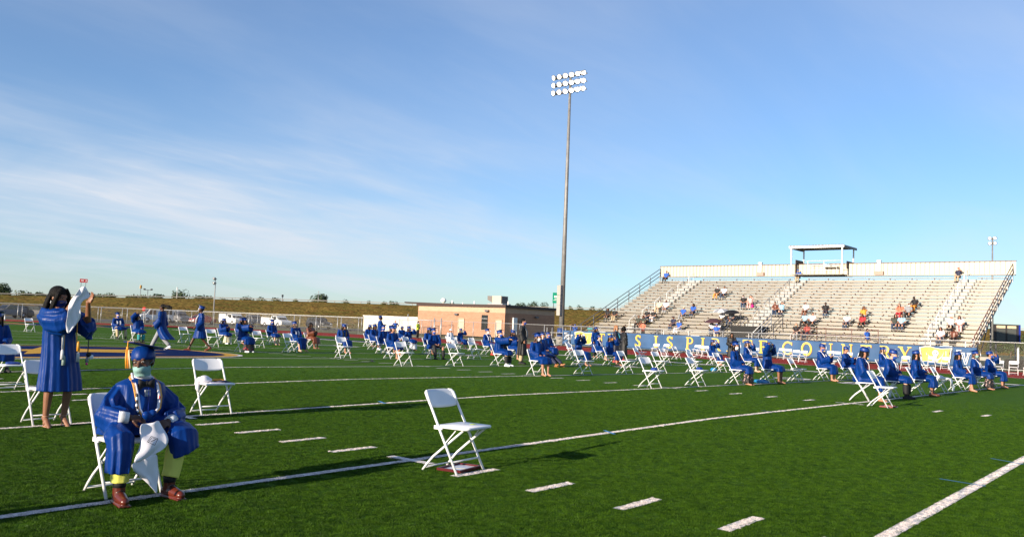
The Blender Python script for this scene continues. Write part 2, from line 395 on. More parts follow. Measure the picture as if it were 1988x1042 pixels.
# kicking arc lines (black) visible mid field
ab = MB()
for pts in ([(10.4,18.9),(12.2,19.3),(13.6,19.2),(14.3,18.4),(14.4,17.3)], [(14.4,17.3),(13.6,16.3),(11.8,15.3),(9.5,14.9)]):
    for a, b in zip(pts, pts[1:]): strip(ab, a, b, .09, dz=0.018, step=.4, jag=0)
obj('black_arc_line', ab, mat('black_line_paint', (0.01,0.01,0.01), .9), kind='structure')
tape = mat('blue_tape', (0.02,0.25,0.62), 0.4)
tape_d = mat('dark_blue_tape', (0.02,0.03,0.16), 0.5)
def tape_mark(p, q, w, m, label):
    mb = MB(); strip(mb, p, q, w, dz=0.016, step=.2, jag=0.001); o = obj('tape_strip', mb, m); props(o, label, 'tape strip')
for p, q, w, m, lb in (((3.82,.14),(3.60,-.17),.04,tape,'short light blue tape strip across the white line right of the front empty chair'),
    ((3.78,4.80),(3.62,4.46),.05,tape,'light blue tape strip across the second white line behind the front empty chair'),
    ((9.21,.20),(9.16,-.12),.05,tape_d,'dark blue tape strip across the nearest long white line towards the right'),
    ((3.50,-4.22),(3.42,-4.66),.022,tape,'thin blue tape strip across the thick bottom right line, the nearer of the two'),
    ((5.70,-4.28),(5.50,-4.66),.022,tape,'thin blue tape strip across the thick bottom right line, at the right edge'),
    ((9.20,4.80),(9.27,4.44),.05,tape_d,'dark blue tape strip across the second white line in the centre of the field')):
    tape_mark(p, q, w, m, lb)

# ------------------------------------------------------------------ embankment and far land
hill_m = bpy.data.materials.new('dry_grass_bank'); hill_m.use_nodes = True
def _hill(t):
    b = t.nodes['Principled BSDF']; b.inputs['Roughness'].default_value = 1; b.inputs['Specular IOR Level'].default_value = 0
    c = t.nodes.new('ShaderNodeTexCoord')
    def nz(sc, st, det, lo, hi):
        mp = t.nodes.new('ShaderNodeMapping'); mp.inputs['Scale'].default_value = st; t.links.new(c.outputs['Object'], mp.inputs[0])
        n = t.nodes.new('ShaderNodeTexNoise'); n.inputs['Scale'].default_value = sc; n.inputs['Detail'].default_value = det; n.inputs['Roughness'].default_value = .65; t.links.new(mp.outputs[0], n.inputs['Vector'])
        r = t.nodes.new('ShaderNodeMapRange'); r.inputs['From Min'].default_value = lo; r.inputs['From Max'].default_value = hi; t.links.new(n.outputs['Fac'], r.inputs['Value']); return r.outputs[0], n.outputs['Fac']
    def mix(f, a, bb):
        m = t.nodes.new('ShaderNodeMix'); m.data_type = 'RGBA'; t.links.new(f, m.inputs['Factor'])
        for k, x in (('A', a), ('B', bb)):
            if isinstance(x, tuple): m.inputs[k].default_value = (*x, 1)
            else: t.links.new(x, m.inputs[k])
        return m.outputs['Result']
    a, af = nz(.10, (1,1,6), 6, .40, .60); b2, bf = nz(.45, (1,1,4), 5, .42, .62); d, df = nz(1.6, (1,1,2), 4, .48, .60)
    col = mix(a, (.34,.225,.06), (.15,.14,.035)); col = mix(b2, col, (.21,.115,.038)); col = mix(d, col, (.06,.055,.018))
    t.links.new(col, b.inputs['Base Color']); bp = t.nodes.new('ShaderNodeBump'); bp.inputs['Strength'].default_value = 1; bp.inputs['Distance'].default_value = .5; t.links.new(bf, bp.inputs['Height']); t.links.new(bp.outputs[0], b.inputs['Normal'])
_hill(hill_m.node_tree)
RIDGE = [(-160,300,4.0),(-40,262,4.0),(20,236,3.9),(69,211,4.1),(89,203,4.75),(110,192,5.5),(131,178,6.0),(152,160.5,6.25),(178.5,130.5,6.9),(190,118,7.0),(215,80,7.0),(235,40,6.0),(250,0,5.0),(262,-60,4.5),(270,-200,4)]
def hill():
    mb = MB(); rs = []
    R = [Vector((a,b,c)) for a,b,c in RIDGE]; fine_ = []
    for a, b in zip(R, R[1:]):
        n = max(1, int((b-a).length/6))
        fine_ += [a.lerp(b, i/n) for i in range(n)]
    fine_.append(R[-1])
    prof = [(-46,-.1,0),(-38,.12,.25),(-30,.28,.4),(-22,.5,.5),(-14,.74,.45),(-6,.93,.3),(-1.5,1,.1),(0,1.0,0),(12,1.0,0),(60,.2,0),(160,-.2,0)]
    for i, p in enumerate(fine_):
        t = (fine_[min(i+1,len(fine_)-1)]-fine_[max(i-1,0)]); t.z = 0; t.normalize(); nrm = Vector((t.y,-t.x,0))
        if nrm.dot(Vector((CAM.x,CAM.y,0))-Vector((p.x,p.y,0))) > 0: nrm = -nrm
        ring = []
        for d, h, nz_ in prof:
            q = Vector((p.x,p.y,0))+nrm*d; z = (ZF-.2)+(p.z-ZF+.2)*h + nz_*noise.noise(Vector((q.x*.07,q.y*.07,0)))*1.0
            ring.append((q.x,q.y,z-.35*h))
        rs.append(ring)
    return mb.rings(rs, cap=False, closed=False), fine_
hm_, FR = hill()
obj('embankment', hm_, hill_m, kind='structure')
# guardrail on the embankment
gr = empty('guardrail', (69,211,4.1)); props(gr, 'grey metal guardrail running along the top of the grassy embankment', 'guardrail')
gb = MB(); gp_ = MB()
for i in range(len(FR)-1):
    a = FR[i]+Vector((0,0,.1)); b = FR[i+1]+Vector((0,0,.1)); gb.bar(a, b, .08, .2)
    if i % 1 == 0: gp_.bar(FR[i]-Vector((0,0,.5)), FR[i]+Vector((0,0,.2)), .12)
def part(name, mb, m, parent, **k):
    if isinstance(mb, MB):
        loc = Vector(parent.location); R = Matrix.Rotation(-parent.rotation_euler.z, 4, 'Z')
        mb.v = [tuple(R @ (Vector(p)-loc)) for p in mb.v]
    return obj(name, mb, m, parent, **k)
grey_rail = mat('weathered_rail', (0.30,0.28,0.25), 0.7)
part('rail', gb, grey_rail, gr); part('posts', gp_, grey_rail, gr, kind='stuff')
# asphalt lot and service path behind the fence
def poly(pts, z, sub=0):
    return MB().add([(x, y, z) for x, y in pts], [tuple(range(len(pts)))])
asph = mat('asphalt', (0.07,0.066,0.06), 0.9, var=0.15, vscale=1.0)
obj('parking_lot', poly([(10,150),(60,140),(96,110),(86,96),(56,112),(10,126)], ZF-.04), asph, kind='structure')
obj('service_path', poly([(30,118),(58,104),(90,80),(89,77.5),(56,101.5),(29,115.5)], ZF-.03), mat('pale_path', (0.24,0.21,0.17), .9), kind='structure')
# ------------------------------------------------------------------ trees
leaf_a = mat('dark_leaves', (0.028,0.050,0.012), 0.7, var=0.35, vscale=1.2)
leaf_b = mat('mid_leaves', (0.050,0.075,0.018), 0.7, var=0.35, vscale=1.2)
bark = mat('bark', (0.10,0.07,0.045), 0.9, var=0.2, vscale=3)
trng = random.Random(11)
def crown_mesh(w, h, n, leaf, seed, low=0.15):
    r = random.Random(seed); mb = MB(); cl_ = []
    for i in range(14):
        a = r.uniform(0, 2*pi); d = r.uniform(0, .36)*w; z = r.uniform(.3, .8)*h
        cl_.append((Vector((d*cos(a), d*sin(a), z)), r.uniform(.16, .30)*w))
    for i in range(n):
        c, rad = r.choice(cl_)
        v = Vector((r.gauss(0,1), r.gauss(0,1), r.gauss(0,1))).normalized()
        p = c+Vector((v.x*rad, v.y*rad, v.z*rad*.8*h/w if h < w else v.z*rad))*r.uniform(.65, 1.08)
        p.z = max(p.z, low*h)
        nn = (v+Vector((r.uniform(-.7,.7), r.uniform(-.7,.7), r.uniform(-.3,.9)))).normalized(); a = nn.orthogonal().normalized(); b = nn.cross(a)
        s_ = leaf*r.uniform(.6,1.5); th = r.uniform(0, pi)
        a, b = a*cos(th)+b*sin(th), b*cos(th)-a*sin(th)
        mb.add([p-a*s_, p-b*s_*.6, p+a*s_, p+b*s_*.6], [(0,1,2,3)])
    xs_ = [v[0] for v in mb.v]; zs_ = [v[2] for v in mb.v]; kx = w/(max(xs_)-min(xs_)); kz = h/max(zs_)
    mb.v = [(v[0]*kx, v[1]*kx, v[2]*kz) for v in mb.v]
    return mb
def limbs(h, w, seed):
    r = random.Random(seed); mb = MB(); mb.tube([(0,0,-.4),(0.05*w,0,h*.25),(0.02,0.03*w,h*.6)], [w*.035,w*.028,w*.012], 7)
    for i in range(6):
        a = r.uniform(0, 2*pi); z = r.uniform(.18,.45)*h
        mb.tube([(0,0,z),(cos(a)*w*.15,sin(a)*w*.15,z+h*.15),(cos(a)*w*.3,sin(a)*w*.3,z+h*.28)], [w*.016,w*.01,w*.004], 5)
    return mb
def tree(x, y, z, w, h, leafm, seed, label, name='tree', n=2600, leaf=None, low=.12):
    t = empty(name, (x, y, z), 0, label, 'tree')
    obj('crown', crown_mesh(w, h, n, leaf or w*.028, seed, low), leafm, t); obj('trunk', limbs(h, w, seed), bark, t)
    return t
def ray_at(u, v, D):
    d = _f+_R*((u-994)/F_PX)-_U*((v-521)/F_PX); t = D/hypot(d.x, d.y); return CAM+d*t
# (positions worked out from the place: columns along the ridge behind the embankment)
TREES = [(4,596,548,262,34,'m',"rounded dark tree at the far left edge above the embankment"),(45,596,563,285,50,'a','low dark bush left of the standing girl on the skyline'),
 (75,596,565,285,36,'a','small dark bush just left of the standing girl\'s hair'),(190,600,569,300,40,'b','thin low bush right of the raised white stole on the skyline'),(212,600,566,300,26,'b','small thin bush behind the yellow light pole, left of it'),
 (262,601,570,300,36,'b','low bush below the yellow pole light on the skyline'),(300,602,569,300,40,'a','low dark bush just left of the round skyline tree'),(345,602,560,270,34,'a','rounded dark tree behind the white flagpole on the embankment'),
 (385,604,572,300,46,'a','low dark hedge-like bush right of the round skyline tree'),(397,604,571,300,36,'a','dark bush just left of the small car park light pole'),
 (432,605,576,300,18,'b','tiny bush right of the small car park light pole'),(475,607,573,300,34,'a','dark low bush halfway between the light pole and the thin dark post'),(510,608,575,300,30,'b','pale low bush left of the thin dark post'),
 (533,609,577,300,26,'b','small bush immediately left of the thin dark post'),(573,611,579,300,18,'b','tiny bush between the thin dark post and the broad tree'),
 (613,612,569,265,44,'m','broad dark tree, the largest along the middle of the embankment'),(672,615,579,280,20,'m','small sparse tree right of the broad dark tree'),
 (715,617,582,300,12,'b','tiny round bush above the white shed roof'),(745,618,584,300,20,'b','small bush left of the row above the white shed'),(768,619,583,300,26,'a','dark bush in the row above the white shed'),
 (876,624,585,300,24,'a','small dark tree beside the white water tower ball'),(1012,630,586,265,30,'m','loose tree just right of the rooftop unit'),(1035,631,582,265,26,'m','tall loose tree behind the brick building, left of the green sign'),
 (1055,632,584,265,24,'m','loose tree behind the brick building, nearest the green sign'),(1108,634,593,290,18,'b','low bush just right of the floodlight pole base'),(1125,635,591,275,20,'m','small round tree right of the floodlight pole, left one of a pair'),
 (1148,636,593,275,24,'m','small round tree right of the floodlight pole, nearest the grandstand rail'),(1165,636,596,275,16,'b','low bush behind the lower end of the grandstand rail')]
for i, (u, vb, vt, D, wpx, kind, lab) in enumerate(TREES):
    p = ray_at(u, vb, D); q = ray_at(u, vt, D); w = wpx/F_PX*D*1.05; h = q.z-1.6
    h = max(h, 2.5)
    tree(p.x, p.y, 1.6, w, h, leaf_a if kind != 'b' else leaf_b, 100+i, lab, n=2200 if kind == 'm' else 1300, leaf=w*(.034 if kind == 'm' else .045), low=.05)
# shrubs right of the stand
for i, (u, vt, D, wpx, kind, lab) in enumerate([(1978,642,150,60,'m','large green bushy tree at the right edge behind the dark board'),(1935,655,170,40,'a','low green bush seen between the grandstand end and the dark board'),
      (2010,646,140,50,'m','green bushy tree cut by the right edge of the photo'),(1962,652,165,46,'b','yellowish green shrub behind the dark board'),(1912,652,260,26,'a','small dark bush far off beside the grandstand end')]):
    q = ray_at(u, vt, D); w = wpx/F_PX*D; tree(q.x, q.y, ZF-.2, w, q.z+.4, leaf_b if kind != 'a' else leaf_a, 300+i, lab, n=2600, leaf=w*.02, low=.0)

# ------------------------------------------------------------------ brick building
XB, YB, LB, WB, HB = 75.0, 62.45, 15.6, 10.3, 4.25
def block_mat(name, c1_, c2_, mort):
    m = bpy.data.materials.new(name); m.use_nodes = True; t = m.node_tree; b = t.nodes['Principled BSDF']; b.inputs['Roughness'].default_value = .85
    c = t.nodes.new('ShaderNodeTexCoord'); s_ = t.nodes.new('ShaderNodeSeparateXYZ'); t.links.new(c.outputs['Object'], s_.inputs[0])
    a = t.nodes.new('ShaderNodeMath'); a.operation = 'ADD'; t.links.new(s_.outputs['X'], a.inputs[0]); t.links.new(s_.outputs['Y'], a.inputs[1])
    k = t.nodes.new('ShaderNodeCombineXYZ'); t.links.new(a.outputs[0], k.inputs[0]); t.links.new(s_.outputs['Z'], k.inputs[1])
    br = t.nodes.new('ShaderNodeTexBrick'); br.inputs['Color1'].default_value = (*c1_,1); br.inputs['Color2'].default_value = (*c2_,1); br.inputs['Mortar'].default_value = (*mort,1)
    br.inputs['Scale'].default_value = 1; br.inputs['Brick Width'].default_value = .4; br.inputs['Row Height'].default_value = .2; br.inputs['Mortar Size'].default_value = .012
    t.links.new(k.outputs[0], br.inputs['Vector']); t.links.new(br.outputs['Color'], b.inputs['Base Color'])
    bp = t.nodes.new('ShaderNodeBump'); bp.inputs['Strength'].default_value = .5; bp.inputs['Distance'].default_value = .01; bp.invert = True
    t.links.new(br.outputs['Fac'], bp.inputs['Height']); t.links.new(bp.outputs[0], b.inputs['Normal']); return m
block_t = block_mat('tan_block', (0.44,0.235,0.15), (0.37,0.195,0.12), (0.27,0.15,0.10))
block_c = block_mat('cream_block', (0.52,0.35,0.24), (0.47,0.31,0.21), (0.42,0.30,0.2))
bd = empty('block_building', (XB, YB, ZF+.12), 0, 'single storey tan block building with dark flat roof edge behind the fence', 'building')
w0 = MB().box((WB/2, LB/2, 1.55), (WB, LB, 3.1)); obj('wall', w0, block_t, bd)
w1 = MB().box((WB/2, LB/2, 3.43), (WB-.02, LB-.02, .66)); obj('wall_band', w1, block_c, bd, label='cream upper band of the wall')
dark_trim = mat('dark_roof_trim', (0.045,0.022,0.018), .6)
obj('roof', MB().box((WB/2, LB/2, 3.93), (WB+.4, LB+.4, .34)), dark_trim, bd)
door_m = mat('cream_door_paint', (0.58,0.43,0.31), .6)
glass_d = mat('dark_window_glass', (0.012,0.014,0.016), .12, spec=.8)
for yy, ww in ((9.0-2.0+.4, .95), (1.55-.6, .95)):
    d = obj('door', MB().box((-.03, yy, 1.06), (.1, ww, 2.1)), door_m, bd)
    obj('handle', MB().box((-.11, yy+ww*.38, 1.0), (.06, .05, .16)), steel_d, d); obj('frame', MB().bar((-.09, yy-ww*.55, 0), (-.09, yy-ww*.55, 2.2), .06).bar((-.09, yy+ww*.55, 0), (-.09, yy+ww*.55, 2.2), .06).bar((-.09, yy-ww*.58, 2.2), (-.09, yy+ww*.58, 2.2), .06), door_m, d)
wn = obj('window', MB().box((-.02, 3.35, 1.8), (.08, 1.05, 1.9)), glass_d, bd)
obj('transom', MB().box((-.08, 3.35, 2.3), (.06, 1.08, .07)), steel, wn); obj('sill', MB().box((-.08, 3.35, .82), (.14, 1.2, .08)), block_c, wn)
for yy, zz in ((8.2, 2.75), (2.9, 3.3)):
    l = obj('wall_light', MB().box((-.16, yy, zz), (.3, .55, .22)), steel_d, bd); obj('lens', MB().box((-.2, yy, zz-.13), (.2, .4, .04)), glass_d, l)
l = obj('wall_light', MB().box((6.2, -.16, 2.75), (.55, .3, .22)), steel_d, bd)
obj('utility_box', MB().box((1.8, -.12, 1.6), (.75, .25, 1.9)), white_paint, bd, label='white electrical cabinet on the shaded wall')
obj('meter', MB().box((3.0, -.12, 2.0), (.35, .25, .4)), steel, bd)
# rooftop unit
ru = empty('rooftop_unit', (XB+2.6, YB+3.0, ZF+4.38), 0, 'boxy cream rooftop ventilation unit on the tan building', 'ventilation unit')
cr = mat('cream_metal', (0.55,0.47,0.34), .6); gm = mat('grey_louvre', (0.16,0.14,0.13), .7)
obj('housing', MB().box((.7, .75, .56), (1.4, 1.5, 1.0)), cr, ru)
obj('hood', MB().rings([[(.1,1.5,.15),(1.3,1.5,.15),(1.3,1.5,1.02),(.1,1.5,1.02)], [(-.05,2.3,.55),(1.4,2.3,.55),(1.4,2.3,1.08),(-.05,2.3,1.08)]], smooth=False), gm, ru)
obj('louvre', MB().box((.7, -.03, .56), (1.2, .05, .85)), gm, ru); obj('curb', MB().box((.7,.9,.0),(1.7,2.6,.14)), steel, ru)
for i, (xx, yy, hh) in enumerate([(.8, 10.0, .5), (.8, 6.0, .45), (3.6, 4.2, .35), (1.0, .4, .5), (5,12,.4)]):
    v = MB().tube([(0,0,0),(0,0,hh)], .09 if i != 2 else .3, 8); vp = obj('vent_pipe', v, white_paint, None, loc=(XB+xx, YB+yy, ZF+4.2))
    props(vp, ['short white vent pipe on the roof left of the middle','white vent pipe on the roof right of the wall light','wide low white roof vent left of the rooftop unit','thin white pipe at the roof corner under the unit','small white pipe at the far left of the roof'][i], 'vent pipe', 'pipes on the tan building roof')
# white shed
ws = empty('white_shed', (78.7, 86.9, ZF-.05), radians(0), 'long low white shed or container behind the fence left of the building', 'shed')
obj('wall', MB().box((3.0, 2.8, 1.15), (2.6, 9.0+3, 2.3)), mat('warm_white_wall', (0.66,0.62,0.52), .6, var=.04, vscale=.6), ws); obj('roof', MB().box((3.0, 2.8, 2.36), (2.8, 12.2, .1)), white_paint, ws)
obj('ramp_rail', MB().bar((1.4, -2.0, .4), (1.4, 3.5, .4), .12), white_paint, ws)
# ------------------------------------------------------------------ fence
def fence_path():
    p = [(58, y) for y in [-24]+[ -21+3.05*i for i in range(27)]]
    c = (XC, 60.0); r = 51.2; n = int(r*pi*.82/3.05)
    for i in range(1, n+1):
        a = i*3.05/r; p.append((c[0]+r*cos(a), c[1]+r*sin(a)))
    return p
FP = fence_path()
fz = ZF; FH = 1.84
fn = empty('chain_link_fence', (58, 40, ZF), 0, 'long grey chain link fence around the track with galvanised posts', 'fence')
link = bpy.data.materials.new('chain_link'); link.use_nodes = True; t = link.node_tree; b = t.nodes['Principled BSDF']
b.inputs['Base Color'].default_value = (.10,.095,.09,1); b.inputs['Metallic'].default_value = .4; b.inputs['Roughness'].default_value = .5
c = t.nodes.new('ShaderNodeTexCoord'); sp_ = t.nodes.new('ShaderNodeSeparateXYZ'); t.links.new(c.outputs['UV'], sp_.inputs[0])
def lm(op, *a):
    m = t.nodes.new('ShaderNodeMath'); m.operation = op
    for i, x in enumerate(a):
        if isinstance(x, (int, float)): m.inputs[i].default_value = x
        else: t.links.new(x, m.inputs[i])
    return m.outputs[0]
def diag(s_): return lm('LESS_THAN', lm('FRACT', lm('MULTIPLY', lm('ADD', sp_.outputs['X'], lm('MULTIPLY', sp_.outputs['Y'], s_)), 14.0)), 0.055)
wire = lm('MAXIMUM', diag(1.0), diag(-1.0)); t.links.new(wire, b.inputs['Alpha'])
def fabric(pts, h, z0):
    me = bpy.data.meshes.new('chain_link_fabric'); vs = []; fs = []; uv = []; s_ = 0
    for i, (x, y) in enumerate(pts):
        if i: s_ += hypot(x-pts[i-1][0], y-pts[i-1][1])
        vs += [(x, y, z0), (x, y, z0+h)]; uv += [(s_, 0), (s_, h)]
    for i in range(len(pts)-1): fs.append((2*i, 2*i+2, 2*i+3, 2*i+1))
    me.from_pydata(vs, [], fs); l = me.uv_layers.new()
    for lp in me.loops: l.data[lp.index].uv = uv[lp.vertex_index]
    return me
me = fabric([(x-58, y-40) for x, y in FP], FH-.05, 0); obj('chain_link_fabric', me, link, fn)
tr = MB(); tr.tube([(x, y, ZF+FH) for x, y in FP], .028, 6); part('top_rail', tr, steel, fn)
mr_ = MB(); mr_.tube([(x, y, ZF+.06) for x, y in FP[:31]], .02, 6); part('bottom_rail', mr_, steel, fn)
pm = MB().tube([(0,0,-.1),(0,0,FH)], .034, 8).mesh('post'); pm.materials.append(steel)
for i, (x, y) in enumerate(FP):
    o = bpy.data.objects.new('post', pm); COL.objects.link(o); o.parent = fn; o.location = (x-58, y-40, 0); o.scale = (1.25,1.25,1) if i % 4 == 0 else (1,1,1)
# second (outer) fence, further back
FP2 = []
for i in range(36):
    a = 0.0+i*3.05/64.0; FP2.append((XC+6+62*cos(a+.25), 56+62*sin(a+.25)))
fn2 = empty('chain_link_fence', (70, 70, ZF), 0, 'second chain link fence line further back along the service path', 'fence')
obj('chain_link_fabric', fabric([(x-70, y-70) for x, y in FP2], 1.9, 0), link, fn2)
tr = MB(); tr.tube([(x, y, ZF+1.95) for x, y in FP2], .03, 6); part('top_rail', tr, steel, fn2)
for x, y in FP2:
    o = bpy.data.objects.new('post', pm); COL.objects.link(o); o.parent = fn2; o.location = (x-70, y-70, 0); o.scale = (1,1,1.05)
# gate posts near the white shed
for i, (x, y, h, lab) in enumerate([(57.7, 61.6, 2.4, 'tall thick grey gate post left of the white shed'), (57.8, 56.6, 2.1, 'thick grey gate post in front of the tan building left end'), (57.8, 57.6, 2.1, 'thick grey gate post in front of the white shed right end')]):
    o = obj('gate_post', MB().tube([(0,0,0),(0,0,h)], .06, 10).ell((0,0,h),(.07,.07,.04)), steel, loc=(x, y, ZF)); props(o, lab, 'gate post', 'gate posts of the track fence')

# ------------------------------------------------------------------ banner
banner_m = mat('banner_vinyl_blue', (0.042,0.098,0.21), .6, spec=.2, var=.16, vscale=.8, bump=.35, bscale=1.2, detail=5)
bn_y = Matrix  # placeholder
letter_y = mat('banner_yellow', (0.62,0.47,0.07), .5)
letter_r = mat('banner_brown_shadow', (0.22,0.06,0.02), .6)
b_white = mat('banner_white', (0.72,0.72,0.70), .5)
b_dark = mat('banner_dark_outline', (0.03,0.03,0.04), .6)
BX = 57.86
ban = empty('banner', (BX, 23.5, ZF), 0, 'long blue fence banner with yellow serif lettering THIS IS PIRATE COUNTRY and two flag emblems', 'banner')
def bw(y, z): return 0.035*sin(y*2.1)+.02*sin(y*5.3+z*3)+.012*sin(z*6+y)
bmb = MB(); ys = lin(6.25, 40.75, 276); zs = lin(.10, 1.40, 8)
bmb.add([(bw(y, z), y-23.5, z) for z in zs for y in ys], [(j*277+i, j*277+i+1, (j+1)*277+i+1, (j+1)*277+i) for j in range(8) for i in range(276)], True)
bo = obj('sheet', bmb, banner_m, ban)
sol = bo.modifiers.new('thick', 'SOLIDIFY'); sol.thickness = .004; sol.offset = 1
def ban_part(name, polys, m, off, lab=None):
    # polys: lists of (y (to the left positive world Y), z); extruded slightly in front of the sheet
    bm = bmesh.new()
    for pl in polys:
        vs = [bm.verts.new((0, y, z)) for y, z in pl]; bm.faces.new(vs)
    bmesh.ops.triangulate(bm, faces=bm.faces[:])
    for _ in range(2): bmesh.ops.subdivide_edges(bm, edges=[e for e in bm.edges if e.calc_length() > .12], cuts=1)
    for v in bm.verts: v.co.x = bw(v.co.y+23.5, v.co.z) - off
    me = bpy.data.meshes.new(name); bm.to_mesh(me); bm.free()
    return obj(name, me, m, ban, label=lab)
def arc(cx, cz, ro, ri, a0, a1, sx=.8, n=14, thick=None):
    o = [(cx+ro*sx*cos(radians(a0+(a1-a0)*i/n)), cz+ro*sin(radians(a0+(a1-a0)*i/n))) for i in range(n+1)]
    i_ = [(cx+ri*sx*cos(radians(a0+(a1-a0)*i/n))*.93, cz+ri*sin(radians(a0+(a1-a0)*i/n))*1.04) for i in range(n+1)]
    return [[o[k], o[k+1], i_[k+1], i_[k]] for k in range(n)]
def R_(x0, z0, x1, z1): return [(x0,z0),(x1,z0),(x1,z1),(x0,z1)]
def glyph(ch):   # unit height 1, x to the right
    t_, s_ = .16, .07
    if ch == 'I': return [R_(-t_/2,0,t_/2,1), R_(-.18,0,.18,s_), R_(-.18,1-s_,.18,1)]
    if ch == 'T': return [R_(-t_/2,0,t_/2,1), R_(-.18,0,.18,s_), R_(-.38,1-.09,.38,1), R_(-.38,.78,-.33,1), R_(.33,.78,.38,1)]
    if ch == 'H': return [R_(-.32,0,-.18,1), R_(.18,0,.32,1), R_(-.2,.46,.2,.54), R_(-.4,0,-.1,s_), R_(.1,0,.4,s_), R_(-.4,1-s_,-.1,1), R_(.1,1-s_,.4,1)]
    if ch == 'E': return [R_(-.28,0,-.12,1), R_(-.36,0,.32,.08), R_(-.36,.92,.32,1), R_(-.2,.46,.16,.54), R_(.26,0,.32,.24), R_(.26,.76,.32,1), R_(.12,.38,.17,.62)]
    if ch == 'P' or ch == 'R':
        g = [R_(-.28,0,-.12,1), R_(-.36,0,-.03,s_), R_(-.36,.93,.05,1), R_(-.2,.45,.05,.52)] + arc(.04, .725, .275, .17, -90, 90, 1.0)
        if ch == 'R': g += [[(-.02,.47),(.12,.47),(.42,0),(.24,0)], R_(.22,0,.46,s_)]
        return g
    if ch == 'A': return [[(-.03,1),(.07,1),(.36,0),(.19,0)], [(-.03,1),(.03,1),(-.24,0),(-.31,0)], R_(-.2,.3,.24,.37), R_(-.4,0,-.14,s_), R_(.12,0,.43,s_)]
    if ch == 'N': return [R_(-.34,0,-.27,1), R_(.27,0,.34,1), [(-.36,1),(-.2,1),(.34,0),(.24,0)], R_(-.42,0,-.18,s_), R_(.18,.93,.42,1), R_(-.44,.93,-.2,1)]
    if ch == 'U': return [R_(-.34,.3,-.19,1), R_(.22,.3,.29,1), R_(-.42,.93,-.1,1), R_(.13,.93,.4,1)] + arc(-.02, .3, .30, .19, 180, 360, 1.05)
    if ch == 'Y': return [R_(-.08,0,.08,.5), [(-.38,1),(-.2,1),(.08,.46),(-.08,.46)], [(.3,1),(.36,1),(.08,.5),(.0,.46)], R_(-.17,0,.17,s_), R_(-.46,.93,-.12,1), R_(.18,.93,.44,1)]
    if ch == 'O': return arc(0, .5, .52, .37, 0, 360, .82, 28)
    if ch == 'C': return arc(0, .5, .52, .38, 48, 312, .84, 22) + [R_(.27,.72,.33,.96), R_(.27,.06,.31,.24)]
    if ch == 'S': return arc(0, .74, .27, .13, 20, 270, 1.05, 14) + arc(0, .265, .28, .13, -160, 90, 1.1, 14) + [R_(.22,.74,.27,.98), R_(-.3,.03,-.25,.27)]
    return []
def word(items, z0, h, wx=1.0):
    for ch, y in items:
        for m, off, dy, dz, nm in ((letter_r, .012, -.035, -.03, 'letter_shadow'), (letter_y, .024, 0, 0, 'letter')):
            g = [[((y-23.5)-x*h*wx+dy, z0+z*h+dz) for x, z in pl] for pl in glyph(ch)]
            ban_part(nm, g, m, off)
LET = [('T',36.46),('H',35.35),('I',34.1),('S',32.62),('I',30.86),('S',29.5),('P',27.65),('I',26.42),('R',25.3),('A',23.95),('T',22.55),('E',21.25),('C',19.27),('O',17.8),('U',16.25),('N',14.8),('T',13.45),('R',12.15),('Y',10.8)]
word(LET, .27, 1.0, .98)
def emblem(yc):
    z = .75
    fl = [(yc-23.5+a, z+b_) for a, b_ in [(1.02,.50),(.7,.58),(.35,.60),(0,.50),(-.35,.47),(-.7,.5),(-.98,.53),(-.92,.2),(-.9,-.1),(-.82,-.42),(-.6,-.52),(-.25,-.5),(.1,-.42),(.5,-.38),(.9,-.45),(.88,-.1),(.8,.15)]]
    def sc(k, pts, c_): return [(c_[0]+(a-c_[0])*k, c_[1]+(b_-c_[1])*k) for a, b_ in pts]
    c_ = (yc-23.5, z+.03)
    ban_part('flag_dark_edge', [sc(1.10, fl, c_)], b_dark, .012); ban_part('flag_white_edge', [sc(1.05, fl, c_)], b_white, .02)
    ban_part('flag_inner_line', [sc(.97, fl, c_)], b_dark, .028); ban_part('flag_field', [sc(.93, fl, c_)], letter_y, .036)
    Y = yc-23.5+.02
    def el(cy, cz, ry, rz, n=20): return [(cy+ry*cos(2*pi*i/n), cz+rz*sin(2*pi*i/n)) for i in range(n)]
    ban_part('skull_outline', [el(Y, z+.16, .245, .255), R_(Y-.16, z-.16, Y+.16, z+.02)], b_dark, .044)
    ban_part('skull', [el(Y, z+.17, .205, .215), R_(Y-.12, z-.12, Y+.12, z+.03)], b_white, .052)
    ban_part('skull_eyes', [el(Y+.085, z+.16, .05, .045, 8), el(Y-.085, z+.16, .05, .045, 8), el(Y, z+.07, .025, .03, 6)]+[R_(Y+a-.008, z-.12, Y+a+.008, z-.04) for a in (-.06,0,.06)], b_dark, .060)
    for sgn in (1, -1):
        bl = [(Y+sgn*a, z+b_) for a, b_ in [(-.05,-.28),(.2,-.22),(.42,-.02),(.55,.32),(.47,.02),(.30,-.24),(.05,-.36)]]
        ban_part('sword_outline', [[(p[0]+(p[0]-Y)*.06, p[1]+(p[1]-z+.1)*.1) for p in bl]], b_dark, .040 + .002*sgn)
        ban_part('sword', [bl], b_white, .048 + .002*sgn)
        ban_part('hilt', [R_(Y-sgn*.12-.07, z-.38, Y-sgn*.12+.07, z-.30)], b_white, .056)
emblem(38.35); emblem(8.78)
